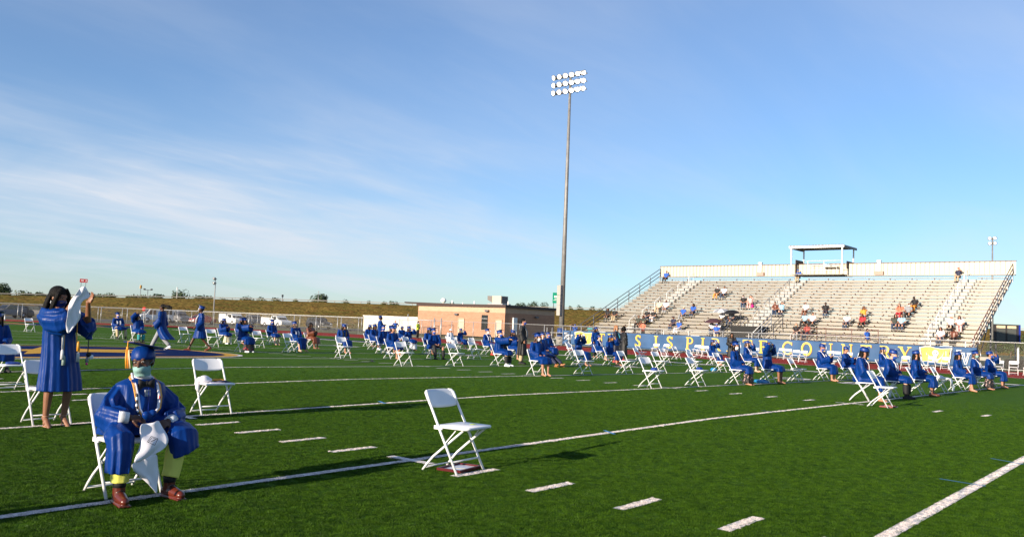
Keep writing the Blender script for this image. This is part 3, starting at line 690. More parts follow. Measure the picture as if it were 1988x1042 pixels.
def lv(y):
    for m, off, k in ((b_dark, .012, .05), (b_white, .020, .028), (banner_m, .028, -.012)):
        L_ = [R_(.10-k, .62-k, .20+k, 1.12+k), R_(.02-k, .60-k, .42+k, .66+k+.02), R_(.03-k,1.08-k,.27+k,1.13+k)]
        V_ = [[(.32-k,.94+k),(.43+k,.94+k),(.60+k,.22-k),(.52-k,.22-k)], [(.72-k,.94+k),(.80+k,.94+k),(.60+k,.22-k),(.52-k,.22-k)], R_(.27-k,.92-k,.48+k,.96+k), R_(.66-k,.92-k,.86+k,.96+k)]
        ban_part('monogram_letter', [[((y-23.5)-(a-.44), b_+.05) for a, b_ in pl] for pl in L_], m, off)
        ban_part('monogram_letter', [[((y-23.5)-(a-.44), b_+.05) for a, b_ in pl] for pl in V_], m, off+.004)
lv(40.1); lv(7.05)
# ------------------------------------------------------------------ grandstand
GX, RUN, GZ, RISE, NR = 59.6, .74, 1.05, .315, 20
Y0, Y1 = 6.9, 39.85
AIS = [35.4, 24.4, 10.0]; AW = .62
gs = empty('grandstand', (GX, (Y0+Y1)/2, ZF), 0, 'long aluminium grandstand with twenty rows of benches behind the banner', 'grandstand')
gy = (Y0+Y1)/2
segs = []
edges = [Y0] + [e for a in sorted(AIS) for e in (a-AW, a+AW)] + [Y1]
SEG = [(edges[i], edges[i+1]) for i in range(0, len(edges), 2)]
cache = {}
def plank(name, x, y0, y1, z, w, h, m, parent=gs):
    key = (round(y1-y0, 3), w, h, m.name)
    if key not in cache:
        me = MB().box((0,0,0), (w, y1-y0, h)).mesh(name); me.materials.append(m); cache[key] = me
    o = bpy.data.objects.new(name, cache[key]); COL.objects.link(o); o.parent = parent; o.location = (x-GX, (y0+y1)/2-gy, z-ZF); return o
for k in range(NR):
    x = GX+k*RUN; z = GZ+k*RISE          # z = seat top
    ylo = Y0
    for a, b_ in SEG:
        plank('bench', x, a, b_, z, .25, .045, alu)
    plank('footboard', x-.36, Y0, Y1, z-.42+.0, .42, .03, alu)
    plank('riser', x-.10, Y0, Y1, z-.42+.125, .02, .22, alu)
    if k > 0:
        for a in AIS: plank('aisle_step', x-.30, a-AW+.02, a+AW-.02, z-.20, .34, .04, alu_step); plank('step_riser', x-.46, a-AW+.02, a+AW-.02, z-.31, .02, .17, alu_step)
br = MB()
for k in range(NR):
    x = GX+k*RUN; z = GZ+k*RISE
    y = Y0+.3+ (k % 2)*.0
    while y < Y1:
        if all(abs(y-a) > AW-.05 for a in AIS):
            br.box((x, y, z-.05), (.20, .05, .05)).box((x+.02, y, z-.2), (.05, .05, .3)).box((x+.16, y-.35, z-.14), (.04,.04,.1))
        y += 1.83
part('bench_brackets', br, rust, gs, kind='stuff')
us = MB()
for i in range(19):
    y = Y0+.1+i*(Y1-Y0-.2)/18
    us.bar((GX-.4, y, GZ-.7), (GX+NR*RUN, y, GZ+NR*RISE-.5), .10, .2)
    for k in ((3, 9) if i < 3 else (3, 9, 15, 19)): us.bar((GX+k*RUN, y, ZF), (GX+k*RUN, y, GZ+k*RISE-.6), .10)
    us.bar((GX+3*RUN, y, ZF+.2), (GX+9*RUN, y, GZ+8*RISE), .06); (us.bar((GX+15*RUN, y, ZF+.3), (GX+9*RUN, y, GZ+8*RISE), .06) if i > 2 else None)
part('understructure', us, steel_d, gs)
XW = 74.0
wl = MB(); n = 86
def wallstrip(y0, y1, x, z0, z1):
    w = MB(); k = max(1, int((y1-y0)/.385)); d = (y1-y0)/k
    prof = []
    for i in range(k):
        a = y0+i*d; prof += [(0, a), (0, a+d*.72), (.07, a+d*.78), (.07, a+d*.94)]
    prof.append((0, y1)); nn = len(prof)
    w.add([(x+p, y, z0) for p, y in prof]+[(x+p, y, z1) for p, y in prof], [(i, i+1, nn+i+1, nn+i) for i in range(nn-1)]); return w
wall_m = mat('cream_wall_panel', (0.54,0.48,0.37), .5, var=.03, vscale=.5)
part('back_wall', wallstrip(Y0-.3, Y1+.1, XW, 7.33, 8.42), wall_m, gs)
part('back_wall_cap', MB().box((XW+.03, (Y0+Y1)/2-.1, 8.44), (.12, Y1-Y0+.5, .06)), rust, gs)
part('top_walkway', MB().box((XW-.22, (Y0+Y1)/2-.1, 7.28), (.5, Y1-Y0+.4, .07)), alu, gs)
# end rails
for y, nm, off in ((Y1+.08, 'left', 0), (Y0-.08, 'right', 0)):
    rr = MB(); m_ = steel_d if nm == 'left' else rust
    for h in (.25, .62, 1.02): rr.tube([(GX-3.4 if nm == 'left' else GX-.6, y, GZ-.3+h - (1.35 if nm == 'left' else .2)), (XW, y, GZ+(NR-.4)*RISE+h-.05)], .035, 6)
    part('end_rail', rr, m_, gs)
    for i in range(8):
        k = i*(NR-.6)/7; part('rail_post', MB().bar((GX+k*RUN, y, GZ+k*RISE-.45), (GX+k*RUN, y, GZ+k*RISE+.85), .06), white_paint if nm == 'right' else steel, gs)
# aisle hand rails (short hooped rails up the middle of each aisle)
for ai, a in enumerate(AIS):
    for k in range(2, 20, 3):
        x = GX+k*RUN-.3; z = GZ+k*RISE-.2; x2 = x+1.5*RUN; z2 = z+1.5*RISE
        m_ = white_paint if ai != 1 else steel
        part('aisle_rail', MB().tube([(x, a, z), (x, a, z+.85), (x+.12, a, z+.98), (x2-.1, a, z2+.98), (x2, a, z2+.9), (x2, a, z2)], .028, 6), m_, gs)
# front walkway deck, entry stair and guard rails
part('front_deck', MB().box((GX-1.0, gy, GZ-.46), (.9, Y1-Y0+4, .05)), alu, gs)
part('deck_fascia', MB().box((GX-1.44, gy, GZ-.56), (.03, Y1-Y0+4, .22)), alu, gs)
fr = MB()
def rail_run(y0, y1, x, z0, m_, hs=(.5, 1.0), step=1.9):
    r = MB()
    for h in hs: r.tube([(x, y0, z0+h), (x, y1, z0+h)], .028, 6)
    n = max(1, int((y1-y0)/step))
    for i in range(n+1): r.bar((x, y0+(y1-y0)*i/n, z0), (x, y0+(y1-y0)*i/n, z0+1.0), .05)
    part('guard_rail', r, m_, gs)
rail_run(30.5, 41, GX-1.42, GZ-.46, steel); rail_run(25.6, 30.3, GX-1.42, GZ-.46, white_paint, (.45,.95))
rail_run(13.2, 19.0, GX+.25, GZ+.2, rust, (.45,.95)); rail_run(7.0, 9.2, GX-1.42, GZ-.46, steel); rail_run(19.2, 22.6, GX-1.42, GZ-.46, steel)
for y in (19.15, 17.9): 
    r = MB()
    for h in (.5, 1.0): r.tube([(GX-1.4, y, GZ-.46+h), (GX+.6, y, GZ+.3+h)], .03, 6)
    r.bar((GX-1.4, y, GZ-.5), (GX-1.4, y, GZ+.5), .06); r.bar((GX+.6, y, GZ-.2), (GX+.6, y, GZ+1.3), .06); part('stair_rail', r, rust, gs)
# entry opening with inclined rails (vomitory) near the middle aisle
vo = MB().box((GX+1.6, 23.9, GZ+.5), (1.9, 2.4, 1.3)); part('entry_opening', vo, mat('painted_recess_shade', (0.02,0.02,0.02), .9), gs)  # solid near-black block: the shade inside the opening is put into its colour
for y in (25.3, 26.2, 22.6, 21.6):
    r = MB()
    for h in (.35, .7, 1.05): r.tube([(GX-.8, y, GZ-.5+h), (GX+2.9, y, GZ+1.15+h)], .026, 6)
    for i in range(3): r.bar((GX-.8+1.85*i, y, GZ-.5+.8*i), (GX-.8+1.85*i, y, GZ+.6+.82*i), .055)
    part('entry_rail', r, steel_d if y != 22.6 else white_paint, gs)
for y in (36.6, 27.3, 8.2):
    s_ = MB().box((GX-1.46, y, GZ-.15), (.04, .8, .7)); part('white_panel', s_, white_paint, gs)
# filming box
cb = empty('filming_box', (72.8, 22.6, 7.33), 0, 'open filming platform with flat metal canopy on top of the grandstand', 'filming platform')
def P2(name, mb, m_): return part(name, mb, m_, cb)
P2('floor', MB().box((74.1, 22.6, 7.36), (3.0, 4.7, .08)), alu)
can = MB().box((74.2, 22.6, 9.98), (3.5, 5.1, .10)); P2('canopy', can, mat('canopy_metal', (0.20,0.20,0.21), .5))
fa = MB().box((72.43, 22.6, 9.93), (.05, 5.15, .22)); P2('canopy_fascia', fa, white_paint)
fs_ = MB().box((74.2, 20.03, 9.93), (3.5, .05, .22)).box((74.2, 25.17, 9.93), (3.5, .05, .22)); P2('canopy_side', fs_, steel_d)
rb = MB()
for i in range(17): rb.box((72.5+.0, 20.2+i*.3, 10.06), (.3, .16, .05))
P2('canopy_ribs', rb, rust)
for x, y in ((72.5, 24.95), (72.5, 20.2), (75.6, 24.95), (75.6, 20.2)): P2('post', MB().bar((x, y, 7.4), (x, y, 9.9), .11), white_paint)
P2('rear_wall', wallstrip(20.2, 24.95, 75.65, 7.4, 8.55), wall_m)
P2('side_panel', MB().box((74.6, 24.98, 8.15), (2.0, .04, 1.4)), mat('brown_side_panel', (0.10,0.075,0.06), .7)); P2('side_panel', MB().box((74.6, 20.16, 8.3), (2.0, .04, .7)), mat('brown_side_panel', (0.10,0.075,0.06), .7))
rl = MB()
for z in (7.75, 8.2, 8.62): rl.tube([(72.6, 20.3, z), (72.6, 23.6, z)], .022, 6)
for y in (20.3, 21.9, 23.4): rl.bar((72.6, y, 7.4), (72.6, y, 8.62), .04)
P2('front_rail', rl, white_paint)
tb = empty('folding_table', (73.6, 21.6, 7.4), 0, 'small light table with gear inside the filming platform', 'table')
obj('table_top', MB().box((0,0,.72), (.6,1.3,.04)), white_paint, tb)
for a in (-.25,.25):
    for b_ in (-.6,.6): obj('leg', MB().bar((a,b_,0),(a,b_,.7),.03), steel, tb)
eq = obj('gear_case', MB().box((0,0,.12),(.3,.5,.22)).box((0,.05,.26),(.2,.2,.08)), mat('pale_blue_case',(.3,.45,.5),.5), loc=(73.5,21.9,8.14)); props(eq, 'pale blue gear case on the table in the filming platform', 'case')
# loudspeakers on the back wall
for y, lab in ((28.6,'pair of slim white loudspeakers on the back wall left of the filming platform'), (17.35,'white loudspeaker column with brown box on the back wall right of the filming platform')):
    s_ = empty('loudspeaker', (XW-.15, y, 7.35), 0, lab, 'loudspeaker', 'loudspeakers on the grandstand wall')
    obj('column', MB().box((0,0,.75),(.18,.25,.9)).box((-.02,0,1.25),(.3,.35,.14)), white_paint, s_); obj('base_box', MB().box((0,.0,.17),(.3,.75,.32)), mat('pinkish_box',(.42,.25,.2),.6), s_)
# ------------------------------------------------------------------ floodlights
lamp_on = mat('lit_lamp_face', (1,1,1), .3, emit=(1.0,.90,.74,10.0))
lamp_body = mat('lamp_housing', (0.50,0.48,0.45), .35, metal=.6)
pole_m = mat('grey_pole_steel', (0.22,0.215,0.21), .55, metal=.3, var=.2, vscale=2)
def flood(name, x, y, H, rows, cols, label, scale=1.0, lit=(0,), r0=.32, aim=(-.75,-.62), twist=0.0, on=lamp_on):
    f = empty(name, (x, y, ZF), 0, label, 'floodlight')
    obj('pole', MB().tube([(0,0,0),(0,0,H*.5),(0,0,H)], [r0, r0*.72, r0*.42], 16), pole_m, f)
    aim0 = aim; side = Vector((0, 1, 0)) if twist == 0 else Vector((sin(twist), cos(twist), 0))
    for j in range(rows):
        z = H-.15-j*.85*scale; w = cols*.72*scale
        obj('crossarm', MB().bar(side*(-w/2)+Vector((0,0,z)), side*(w/2)+Vector((0,0,z)), .12*scale), steel_d, f)
        for i in range(cols):
            c_ = side*((i-(cols-1)/2)*.74*scale)+Vector((0,0,z+.05))+Vector((-.35,0,0))*scale
            ang = (i-(cols-1)/2)*.42*(-1)+.35*(j-1)*.3; aimv = Vector((aim0[0]*cos(ang)-aim0[1]*sin(ang), aim0[0]*sin(ang)+aim0[1]*cos(ang), -.42)).normalized()
            R = aimv.to_track_quat('Z', 'Y').to_matrix(); s_ = scale
            prof = [(.08,-.30),(.13,-.28),(.15,-.12),(.27,.02),(.32,.14),(.33,.20)]
            mb = MB(); mb.rings([[c_+R@Vector((r*s_*cos(2*pi*k/14), r*s_*sin(2*pi*k/14), z_*s_)) for k in range(14)] for r, z_ in prof])
            mb.bar(c_-aimv*.15, side*((i-(cols-1)/2)*.74*scale)+Vector((0,0,z)), .07*s_)
            L = obj('lamp', mb, lamp_body, f)
            g = MB(); g.ell(c_+aimv*.17*s_, (.27*s_, .27*s_, .05*s_), R, 14, 6); obj('lens', g, on, L)
    return f
fl = flood('stadium_floodlight', 61.25, 43.45, 26.9, 3, 6, 'tall grey stadium floodlight pole left of the grandstand with three rows of lit lamps', scale=.93, r0=.27)
ctrl = MB()
for i in range(3): ctrl.box((-.36, .06, 3.3+i*1.0), (.42, .42, .97))
obj('control_cabinet', ctrl, mat('pale_grey_cabinet', (0.34,0.32,0.29), .6), fl)
obj('footing', MB().tube([(0,0,0),(0,0,1.2)], .48, 16), mat('concrete', (.35,.34,.32), .85), fl)
flood('stadium_floodlight', 180.6, 28.0, 22.6, 2, 2, 'distant floodlight pole rising behind the right end of the grandstand', scale=1.15, r0=.26, on=mat('dim_lamp_face', (.8,.8,.8), .3, emit=(1,.95,.9,2.0)))
lot_on = mat('unlit_lens', (0.5,0.5,0.48), .2)
f3 = flood('car_park_light', 65.5, 113.6, 7.2, 2, 1, 'thin car park light pole with two flood heads in front of the embankment', scale=.8, r0=.12, aim=(.5,-.8), on=lot_on)
# blue barrel, shelf frame
brl = obj('barrel', MB().tube([(0,0,0),(0,0,.05),(0,0,.3),(0,0,.33),(0,0,.62),(0,0,.65),(0,0,.95),(0,0,1.0)], [.30,.33,.34,.36,.36,.34,.33,.28], 18), mat('blue_barrel', (.02,.06,.22), .4), loc=(59.6, 42.3, ZF+.6)); props(brl, 'blue plastic barrel behind the fence at the foot of the floodlight pole', 'barrel')
shf = empty('storage_rack', (58.7, 42.0, ZF), 0, 'low metal rack behind the fence at the left end of the banner', 'rack')
for z in (.55, 1.15): obj('shelf', MB().box((.2, 0, z), (.9, 2.2, .05)), steel, shf)
for yy in (-1.1, 1.1): obj('upright', MB().bar((-.2, yy, 0), (-.2, yy, 1.6), .06).bar((.6, yy, 0), (.6, yy, 1.6), .06), steel, shf)
# road sign, red sign, poles beyond
def sign(x, y, z0, z1, w, h, m, label, rz=0, name='road_sign', posts=True):
    s_ = empty(name, (x, y, z0), rz, label, 'sign'); obj('panel', MB().box((0, 0, z1-z0+h/2), (w, .08, h)), m, s_)
    for a in (-w*.3, w*.3): obj('post', MB().bar((a, .06, -.5), (a, .06, z1-z0+.1), .10), steel_d, s_)
    return s_
VW = radians(-50)
sg = sign(113.6, 83.7, 4.6, 5.75, 1.05, 1.85, mat('green_sign', (0.0,0.28,0.16), .5), 'green highway sign on two posts left of the floodlight pole', VW+radians(10))
sg.scale = (1,1,1)
for (a, z_, w, h) in ((-.17,2.25,.2,.36),(.12,2.25,.26,.36),(0,1.85,.45,.09),(0,1.6,.75,.1),(.27,1.28,.16,.16)):
    obj('sign_symbol', MB().box((a, -.05, z_+.05), (w, .02, h)), white_paint, sg.children[0])
rs_ = sign(96.8, 232.2, 5.6, 8.6, 1.9, .95, mat('red_sign', (.5,.015,.02), .5), 'small red sign on two tall posts above the skyline right of the raised stole', radians(-20), 'red_sign')
obj('sign_lettering', MB().box((-.3,-.05,3.5),(.7,.02,.28)).box((.6,-.05,3.45),(.25,.02,.5)), white_paint, rs_.children[0])
def pole_thing(name, u, v0, v1, D, r, label, cat, m, head=None, hm=None):
    a = ray_at(u, v0, D); b_ = ray_at(u, v1, D)
    p = empty(name, (a.x, a.y, min(a.z, 3.5)), 0, label, cat); H = b_.z-p.location.z
    obj('pole', MB().tube([(0,0,0),(0,0,H)], r, 6), m, p)
    if head: obj('head', head(H), hm, p)
pole_thing('yellow_marker', 272, 580, 558, 250, .07, 'pole with a small yellow board on the skyline', 'sign', steel_d, lambda H: MB().box((0,0,H+.2), (.45,.25,.9)), mat('yellow_board', (.75,.4,.08), .5))
pole_thing('street_lamp', 286, 580, 562, 280, .08, 'dark street lamp with three heads on the skyline', 'lamp', steel_d, lambda H: MB().ell((-.9,.4,H+.1),(.4,.4,.25)).ell((.9,-.4,H+.1),(.4,.4,.25)).bar((-.9,.4,H-.1),(.9,-.4,H-.1),.12), steel_d)
pole_thing('white_pole', 343, 580, 560, 235, .06, 'thin white pole in front of the round skyline tree', 'pole', white_paint, lambda H: MB().box((0,0,H),(.22,.22,.7)), white_paint)
pole_thing('dark_post', 548, 583, 572, 250, .10, 'short dark utility post on the skyline left of the broad tree', 'post', steel_d, lambda H: MB().box((0,0,H-.3),(.45,.3,.7)), steel_d)
pole_thing('thin_mast', 617, 592, 566, 230, .05, 'thin pale mast in front of the broad dark tree', 'pole', steel, lambda H: MB().ell((0,0,H),(.15,.15,.15)), steel)
p = ray_at(861, 583, 600); wt = empty('water_tower', (p.x, p.y, 0), 0, 'round white water tower ball far beyond the building', 'water tower')
obj('tank', MB().ell((0,0,p.z), (2.0,2.0,1.8)), white_paint, wt); obj('stem', MB().tube([(0,0,0),(0,0,p.z-1)], .6, 10), white_paint, wt)
fb = ray_at(830, 590, 330); o = empty('far_building', (fb.x, fb.y, 2), VW, 'long low dark roofed building far behind the embankment', 'building')
obj('wall', MB().box((0,0,2.4),(16,6,4.6)), mat('grey_wall',(.3,.28,.27),.8), o); obj('roof', MB().box((0,0,fb.z-2+.3),(17,7,.35)), dark_trim, o)
# dark score board panel right
sb_ = empty('board', (97.2, 11.3, ZF), VW+radians(-5), 'dark board with a blue side behind the right end of the grandstand', 'scoreboard')
obj('frame', MB().box((0,0,2.9),(2.5,.22,2.0)), mat('dark_frame',(.03,.025,.025),.6), sb_)
for a in (-.58,.52):
    obj('panel', MB().box((a,-.13,2.7),(.9,.04,1.45)), mat('dark_mesh_panel',(.07,.075,.07),.6), sb_); obj('header', MB().box((a,-.13,3.62),(.9,.04,.28)), mat('cream_header',(.6,.5,.33),.6), sb_)
obj('side', MB().box((1.3,0,2.9),(.12,.5,2.0)), mat('blue_side',(.01,.03,.3),.5), sb_)
for a in (-1.0,1.0): obj('post', MB().bar((a,.1,-.2),(a,.1,2.0),.12), steel_d, sb_)
# white picket ramp rail at right
pk = empty('picket_rail', (60.5, 3.5, ZF), 0, 'row of white square pickets stepping down at the right edge behind the fence', 'railing')
for i in range(11):
    y = 4.1-i*.42; z1_ = 1.34-.075*i; z0_2 = .28-.05*i; part('picket', MB().box((59.5, y, (z0_2+z1_)/2), (.08,.11,z1_-z0_2)), white_paint, pk)
dk = obj('dark_strip', MB().box((0,0,.35),(.1,7,.7)), mat('dark_strip_plain',(.02,.018,.016),.9), loc=(62.0,1.8,ZF)); props(dk,'low dark strip behind the white pickets','windscreen')  # plain dark strip standing low behind the pickets
yb = obj('yellow_bar', MB().bar((0,3,0),(0,-3,0),.12), mat('yellow_bar_paint',(.65,.4,.1),.5), loc=(68, 1.5, ZF+1.35)); props(yb,'thin yellow horizontal bar beyond the pickets at the right edge','bar')
# ------------------------------------------------------------------ vehicles
rubber = mat('tyre_rubber', (0.02,0.02,0.02), .8); rim = mat('wheel_rim', (0.5,0.5,0.52), .3, metal=.8)
c_white = mat('white_car_paint', (0.74,0.74,0.73), .3); c_dark = mat('charcoal_car_paint', (0.02,0.02,0.024), .3); c_red = mat('red_car_paint', (0.40,0.015,0.02), .3); c_grey = mat('grey_car_paint', (0.16,0.16,0.17), .3)
lampc = mat('headlamp_glass', (.6,.6,.6), .15); redl = mat('tail_light', (.5,.01,.01), .3)
def vehicle(kind, x, y, rz, paint_m, label, group='vehicles in the car park', cat=None):
    v = empty({'pickup':'pickup_truck','suv':'parked_suv','car':'parked_car','van':'parked_van'}[kind], (x, y, ZF-.04), rz, label, cat or {'pickup':'pickup truck','suv':'car','car':'car','van':'van'}[kind], group)
    L, Wd = {'pickup':(5.6,1.95),'suv':(4.9,1.9),'car':(4.5,1.8),'van':(5.4,2.0)}[kind]; h = L/2
    if kind == 'pickup':
        body = [(-h,.5),(-h,1.12),(-.35,1.12),(-.3,1.14),(-.1,1.78),(1.05,1.8),(1.6,1.2),(h-.15,1.08),(h,.85),(h,.45),(h-.6,.4),(-h+.4,.4)]
    elif kind == 'suv':
        body = [(-h,.5),(-h+.05,1.1),(-h+.35,1.72),(.5,1.78),(1.25,1.15),(h-.2,1.0),(h,.75),(h,.4),(-h+.2,.35)]
    elif kind == 'van':
        body = [(-h,.5),(-h+.02,1.9),(-h+.2,2.05),(1.2,2.05),(1.8,1.25),(h-.1,1.1),(h,.8),(h,.4),(-h+.2,.35)]
    else:
        body = [(-h,.45),(-h+.1,.92),(-h+.8,1.0),(-h+1.5,1.42),(.55,1.45),(1.3,.95),(h-.2,.82),(h,.6),(h,.35),(-h+.2,.3)]
    rs = []
    for yy, k in ((-Wd/2,.97),(-Wd/2+.12,1.0),(Wd/2-.12,1.0),(Wd/2,.97)):
        rs.append([(a, yy*(1 if b_ < 1.15 else .88), b_*k+(1-k)*.6) for a, b_ in body])
    obj('body', MB().rings(rs, smooth=False), paint_m, v)
    top = max(b_ for a, b_ in body)
    wz0, wz1 = (1.2, top-.1) if kind != 'car' else (1.0, top-.07)
    xs_ = {'pickup':[(-.05,.45),(.5,1.15)],'suv':[(-1.95,-1.0),(-.95,-.1),(-.05,.75)],'car':[(-1.0,-.2),(-.15,.7)],'van':[(-2.2,-.6),(.3,1.3)]}[kind]
    for sgn in (-1, 1):
        for a, b_ in xs_:
            yy = sgn*Wd/2*.93; obj('side_window', MB().add([(a,yy,wz0),(b_+.12,yy,wz0),(b_-.08,yy*.985,wz1),(a+.06,yy*.985,wz1)], [(0,1,2,3)]).add([(a,yy*.99,wz0),(b_+.12,yy*.99,wz0),(b_-.08,yy*.97,wz1),(a+.06,yy*.97,wz1)], [(3,2,1,0)]), glass_d, v)
    fx = {'pickup':(1.02,1.62),'suv':(.52,1.28),'car':(.57,1.32),'van':(1.22,1.82)}[kind]
    obj('windscreen', MB().add([(fx[1]+.02,-Wd*.40,wz0+.0),(fx[1]+.02,Wd*.40,wz0),(fx[0]+.04,Wd*.36,top-.04),(fx[0]+.04,-Wd*.36,top-.04)], [(0,1,2,3)]), glass_d, v)
    for sx in (-1, 1):
        for sy in (-1, 1):
            wx = sx*h*.62; r_ = .38 if kind in ('pickup','suv','van') else .32
            w = obj('wheel', MB().tube([(wx, sy*(Wd/2-.2), r_),(wx, sy*(Wd/2+.02), r_)], r_, 18), rubber, v); obj('rim', MB().tube([(wx, sy*(Wd/2), r_),(wx, sy*(Wd/2+.035), r_)], r_*.6, 14), rim, w)
            obj('headlight' if sx > 0 else 'tail_light', MB().box((sx*(h-.02), sy*Wd*.38, .85 if kind != 'car' else .68), (.1,.32,.16)), lampc if sx > 0 else redl, v)
    obj('bumper', MB().box((h-.02,0,.5),(.2,Wd*.94,.2)), steel, v); obj('bumper', MB().box((-h+.02,0,.5),(.2,Wd*.94,.2)), steel, v)
    return v
a0 = radians(-50)
v1 = vehicle('pickup', 70.6, 104.3, a0+radians(-42), c_white, 'white pickup truck with ladder rack, angled behind the fence in the middle')
obj('service_box', MB().box((-1.6,0,1.2),(2.3,1.98,.55)), c_white, v1); obj('rack', MB().bar((-2.6,-.9,1.75),(-.4,-.9,1.75),.05).bar((-2.6,.9,1.75),(-.4,.9,1.75),.05).bar((-2.6,-.9,1.3),(-2.6,-.9,1.75),.05).bar((-2.6,.9,1.3),(-2.6,.9,1.75),.05), steel, v1)
vehicle('suv', 76.5, 101.6, a0+radians(-48), c_dark, 'dark suv right of the white pickup behind the fence')
v2 = vehicle('van', 58.2, 117.5, a0+radians(228), c_white, 'white service van seen behind the running graduate')
vehicle('pickup', 61.5, 117.3, a0+radians(-40), c_grey, 'grey pickup truck between the two white service trucks'); vehicle('car', 64.2, 114.8, a0+radians(245), c_red, 'red car parked left of the walking graduate')
v3 = vehicle('pickup', 67.2, 110.9, a0+radians(-45), c_white, 'white utility truck just right of the walking graduate'); obj('service_box', MB().box((-1.5,0,1.3),(2.4,2.0,.9)), c_white, v3)
vehicle('van', 63.2, 121.5, a0+radians(80), c_white, 'white van further back between parked trucks'); vehicle('pickup', 71.5, 112.5, a0+radians(-40), c_grey, 'grey pickup right of the white utility truck')
vehicle('car', 35.4, 121.5, a0+radians(190), c_red, 'red car at the far left edge behind the fence'); vehicle('suv', 39.2, 121.0, a0+radians(245), c_grey, 'grey suv with bright lights left of the black suv'); vehicle('suv', 42.6, 120.5, a0+radians(0), c_dark, 'large black suv behind the fence left of the standing girl')
q_ = ray_at(279.5, 607, 128); st_ = empty('stop_sign', (q_.x, q_.y, ZF), a0, 'small red eight sided sign in the car park, above the graduate raising an arm', 'sign')
obj('disc', MB().tube([(0,0,1.9),(0,.05,1.9)], .30, 8), mat('stop_red',(.6,.02,.02),.5), st_); obj('post', MB().bar((0,.05,0),(0,.05,2.0),.06), steel, st_)
# ------------------------------------------------------------------ folding chair (faces -Y, foot centre at origin)
def rrect(w, h, r, n=5):
    p = []
    for cx, cz, a0 in ((w/2-r, h/2-r, 0), (-w/2+r, h/2-r, 90), (-w/2+r, -h/2+r, 180), (w/2-r, -h/2+r, 270)):
        for i in range(n+1):
            a = radians(a0+90*i/n); p.append((cx+r*cos(a), cz+r*sin(a)))
    return p
def chair_parts():
    P = {}
    def fy(z): return .215-.435*(1-z/.77)             # y of the long front leg at height z
    # backrest: curved, rounded panel
    mb = MB(); nx, nz_ = 14, 6
    def bpt(s_, t_, off):
        x = s_*.224; k = abs(s_)**8; z = .690+t_*.080*(1-(.34 if t_ > 0 else .22)*k) - (.012*(1-s_*s_)*max(0,-t_))
        return (x, fy(z)+.030*(1-s_*s_)+off+.004, z)
    S_ = [-1+2*i/nx for i in range(nx+1)]; T_ = [-1+2*j/nz_ for j in range(nz_+1)]
    fr_ = [bpt(a, b, -.011) for b in T_ for a in S_]; bk = [bpt(a, b, .011) for b in T_ for a in S_]; n = nx+1
    fs = [(j*n+i, j*n+i+1, (j+1)*n+i+1, (j+1)*n+i) for j in range(nz_) for i in range(nx)]
    mb.add(fr_+bk, fs+[tuple(q+len(fr_) for q in reversed(f)) for f in fs], True)
    o = len(fr_); rim_ = [i for i in range(n)]+[j*n+nx for j in range(1, nz_+1)]+[nz_*n+i for i in range(nx-1, -1, -1)]+[j*n for j in range(nz_-1, 0, -1)]
    mb.add([], [])
    for a, b in zip(rim_, rim_[1:]+rim_[:1]): mb.f.append((b, a, a+o, b+o)); mb.sm.append(True)
    # rolled side caps over the tubes
    for s_ in (-1, 1): mb.tube([(s_*.214, fy(.63)+.0, .63), (s_*.217, fy(.70), .70), (s_*.214, fy(.735), .735), (s_*.200, fy(.755)+.004, .757), (s_*.165, fy(.765)+.014, .764)], [.013,.017,.017,.014,.008], 8)
    P['backrest'] = mb.mesh('backrest')
    mb = MB(); pts = rrect(.44, .385, .055, 4); ys = -.125
    lev = [(.425,.97),(.422,1.0),(.440,1.0),(.447,.97)]
    mb.rings([[(x*k, y*k+ys, z+.006*(abs(y)/.19)**2*0) for x, y in pts] for z, k in lev]); P['seat'] = mb.mesh('seat')
    for s_, nm in ((-1,'front_leg_a'),(1,'front_leg_b')):
        P[nm] = MB().tube([(s_*.222, fy(0), .0), (s_*.222, fy(.4), .4), (s_*.216, fy(.735), .735)], .0125, 10).mesh('front_leg')
        P[nm.replace('front','rear')] = MB().tube([(s_*.185, -.245, .415), (s_*.19, -.02, .235), (s_*.192, .09, .145), (s_*.195, .16, .07), (s_*.196, .215, .0)], .0115, 9).mesh('rear_leg')
    P['front_crossbar'] = MB().tube([(-.222, fy(.115), .115), (.222, fy(.115), .115)], .009, 8).mesh('front_crossbar')
    P['rear_crossbar'] = MB().tube([(-.196, .19, .028), (.196, .19, .028)], .009, 8).mesh('rear_crossbar')
    hb = MB()
    for s_ in (-1, 1): hb.box((s_*.212, .03, .425), (.02,.10,.035)).bar((s_*.205,-.17,.41), (s_*.222,fy(.28),.28), .008)
    P['seat_bracket'] = hb.mesh('seat_bracket')
    return P
CP = chair_parts()
def make_chair():
    t = empty('folding_chair', (0,0,0))
    for k, me in CP.items():
        nm = k.replace('_a','').replace('_b','') if 'leg' in k else k
        obj(nm, me, chair_w if k in ('backrest','seat') else chair_m, t)
    return t
CH0 = make_chair(); ch_used = [False]
def chair(x, y, rz, label, group='white folding chairs set out on the field'):
    if not ch_used[0]: o = CH0; ch_used[0] = True
    else: o = copy_tree(CH0)
    o.location = (x, y, gz(x, y)+.004); o.rotation_euler = (0,0,rz)
    o['label'] = label; o['category'] = 'chair'; o['group'] = group; return o

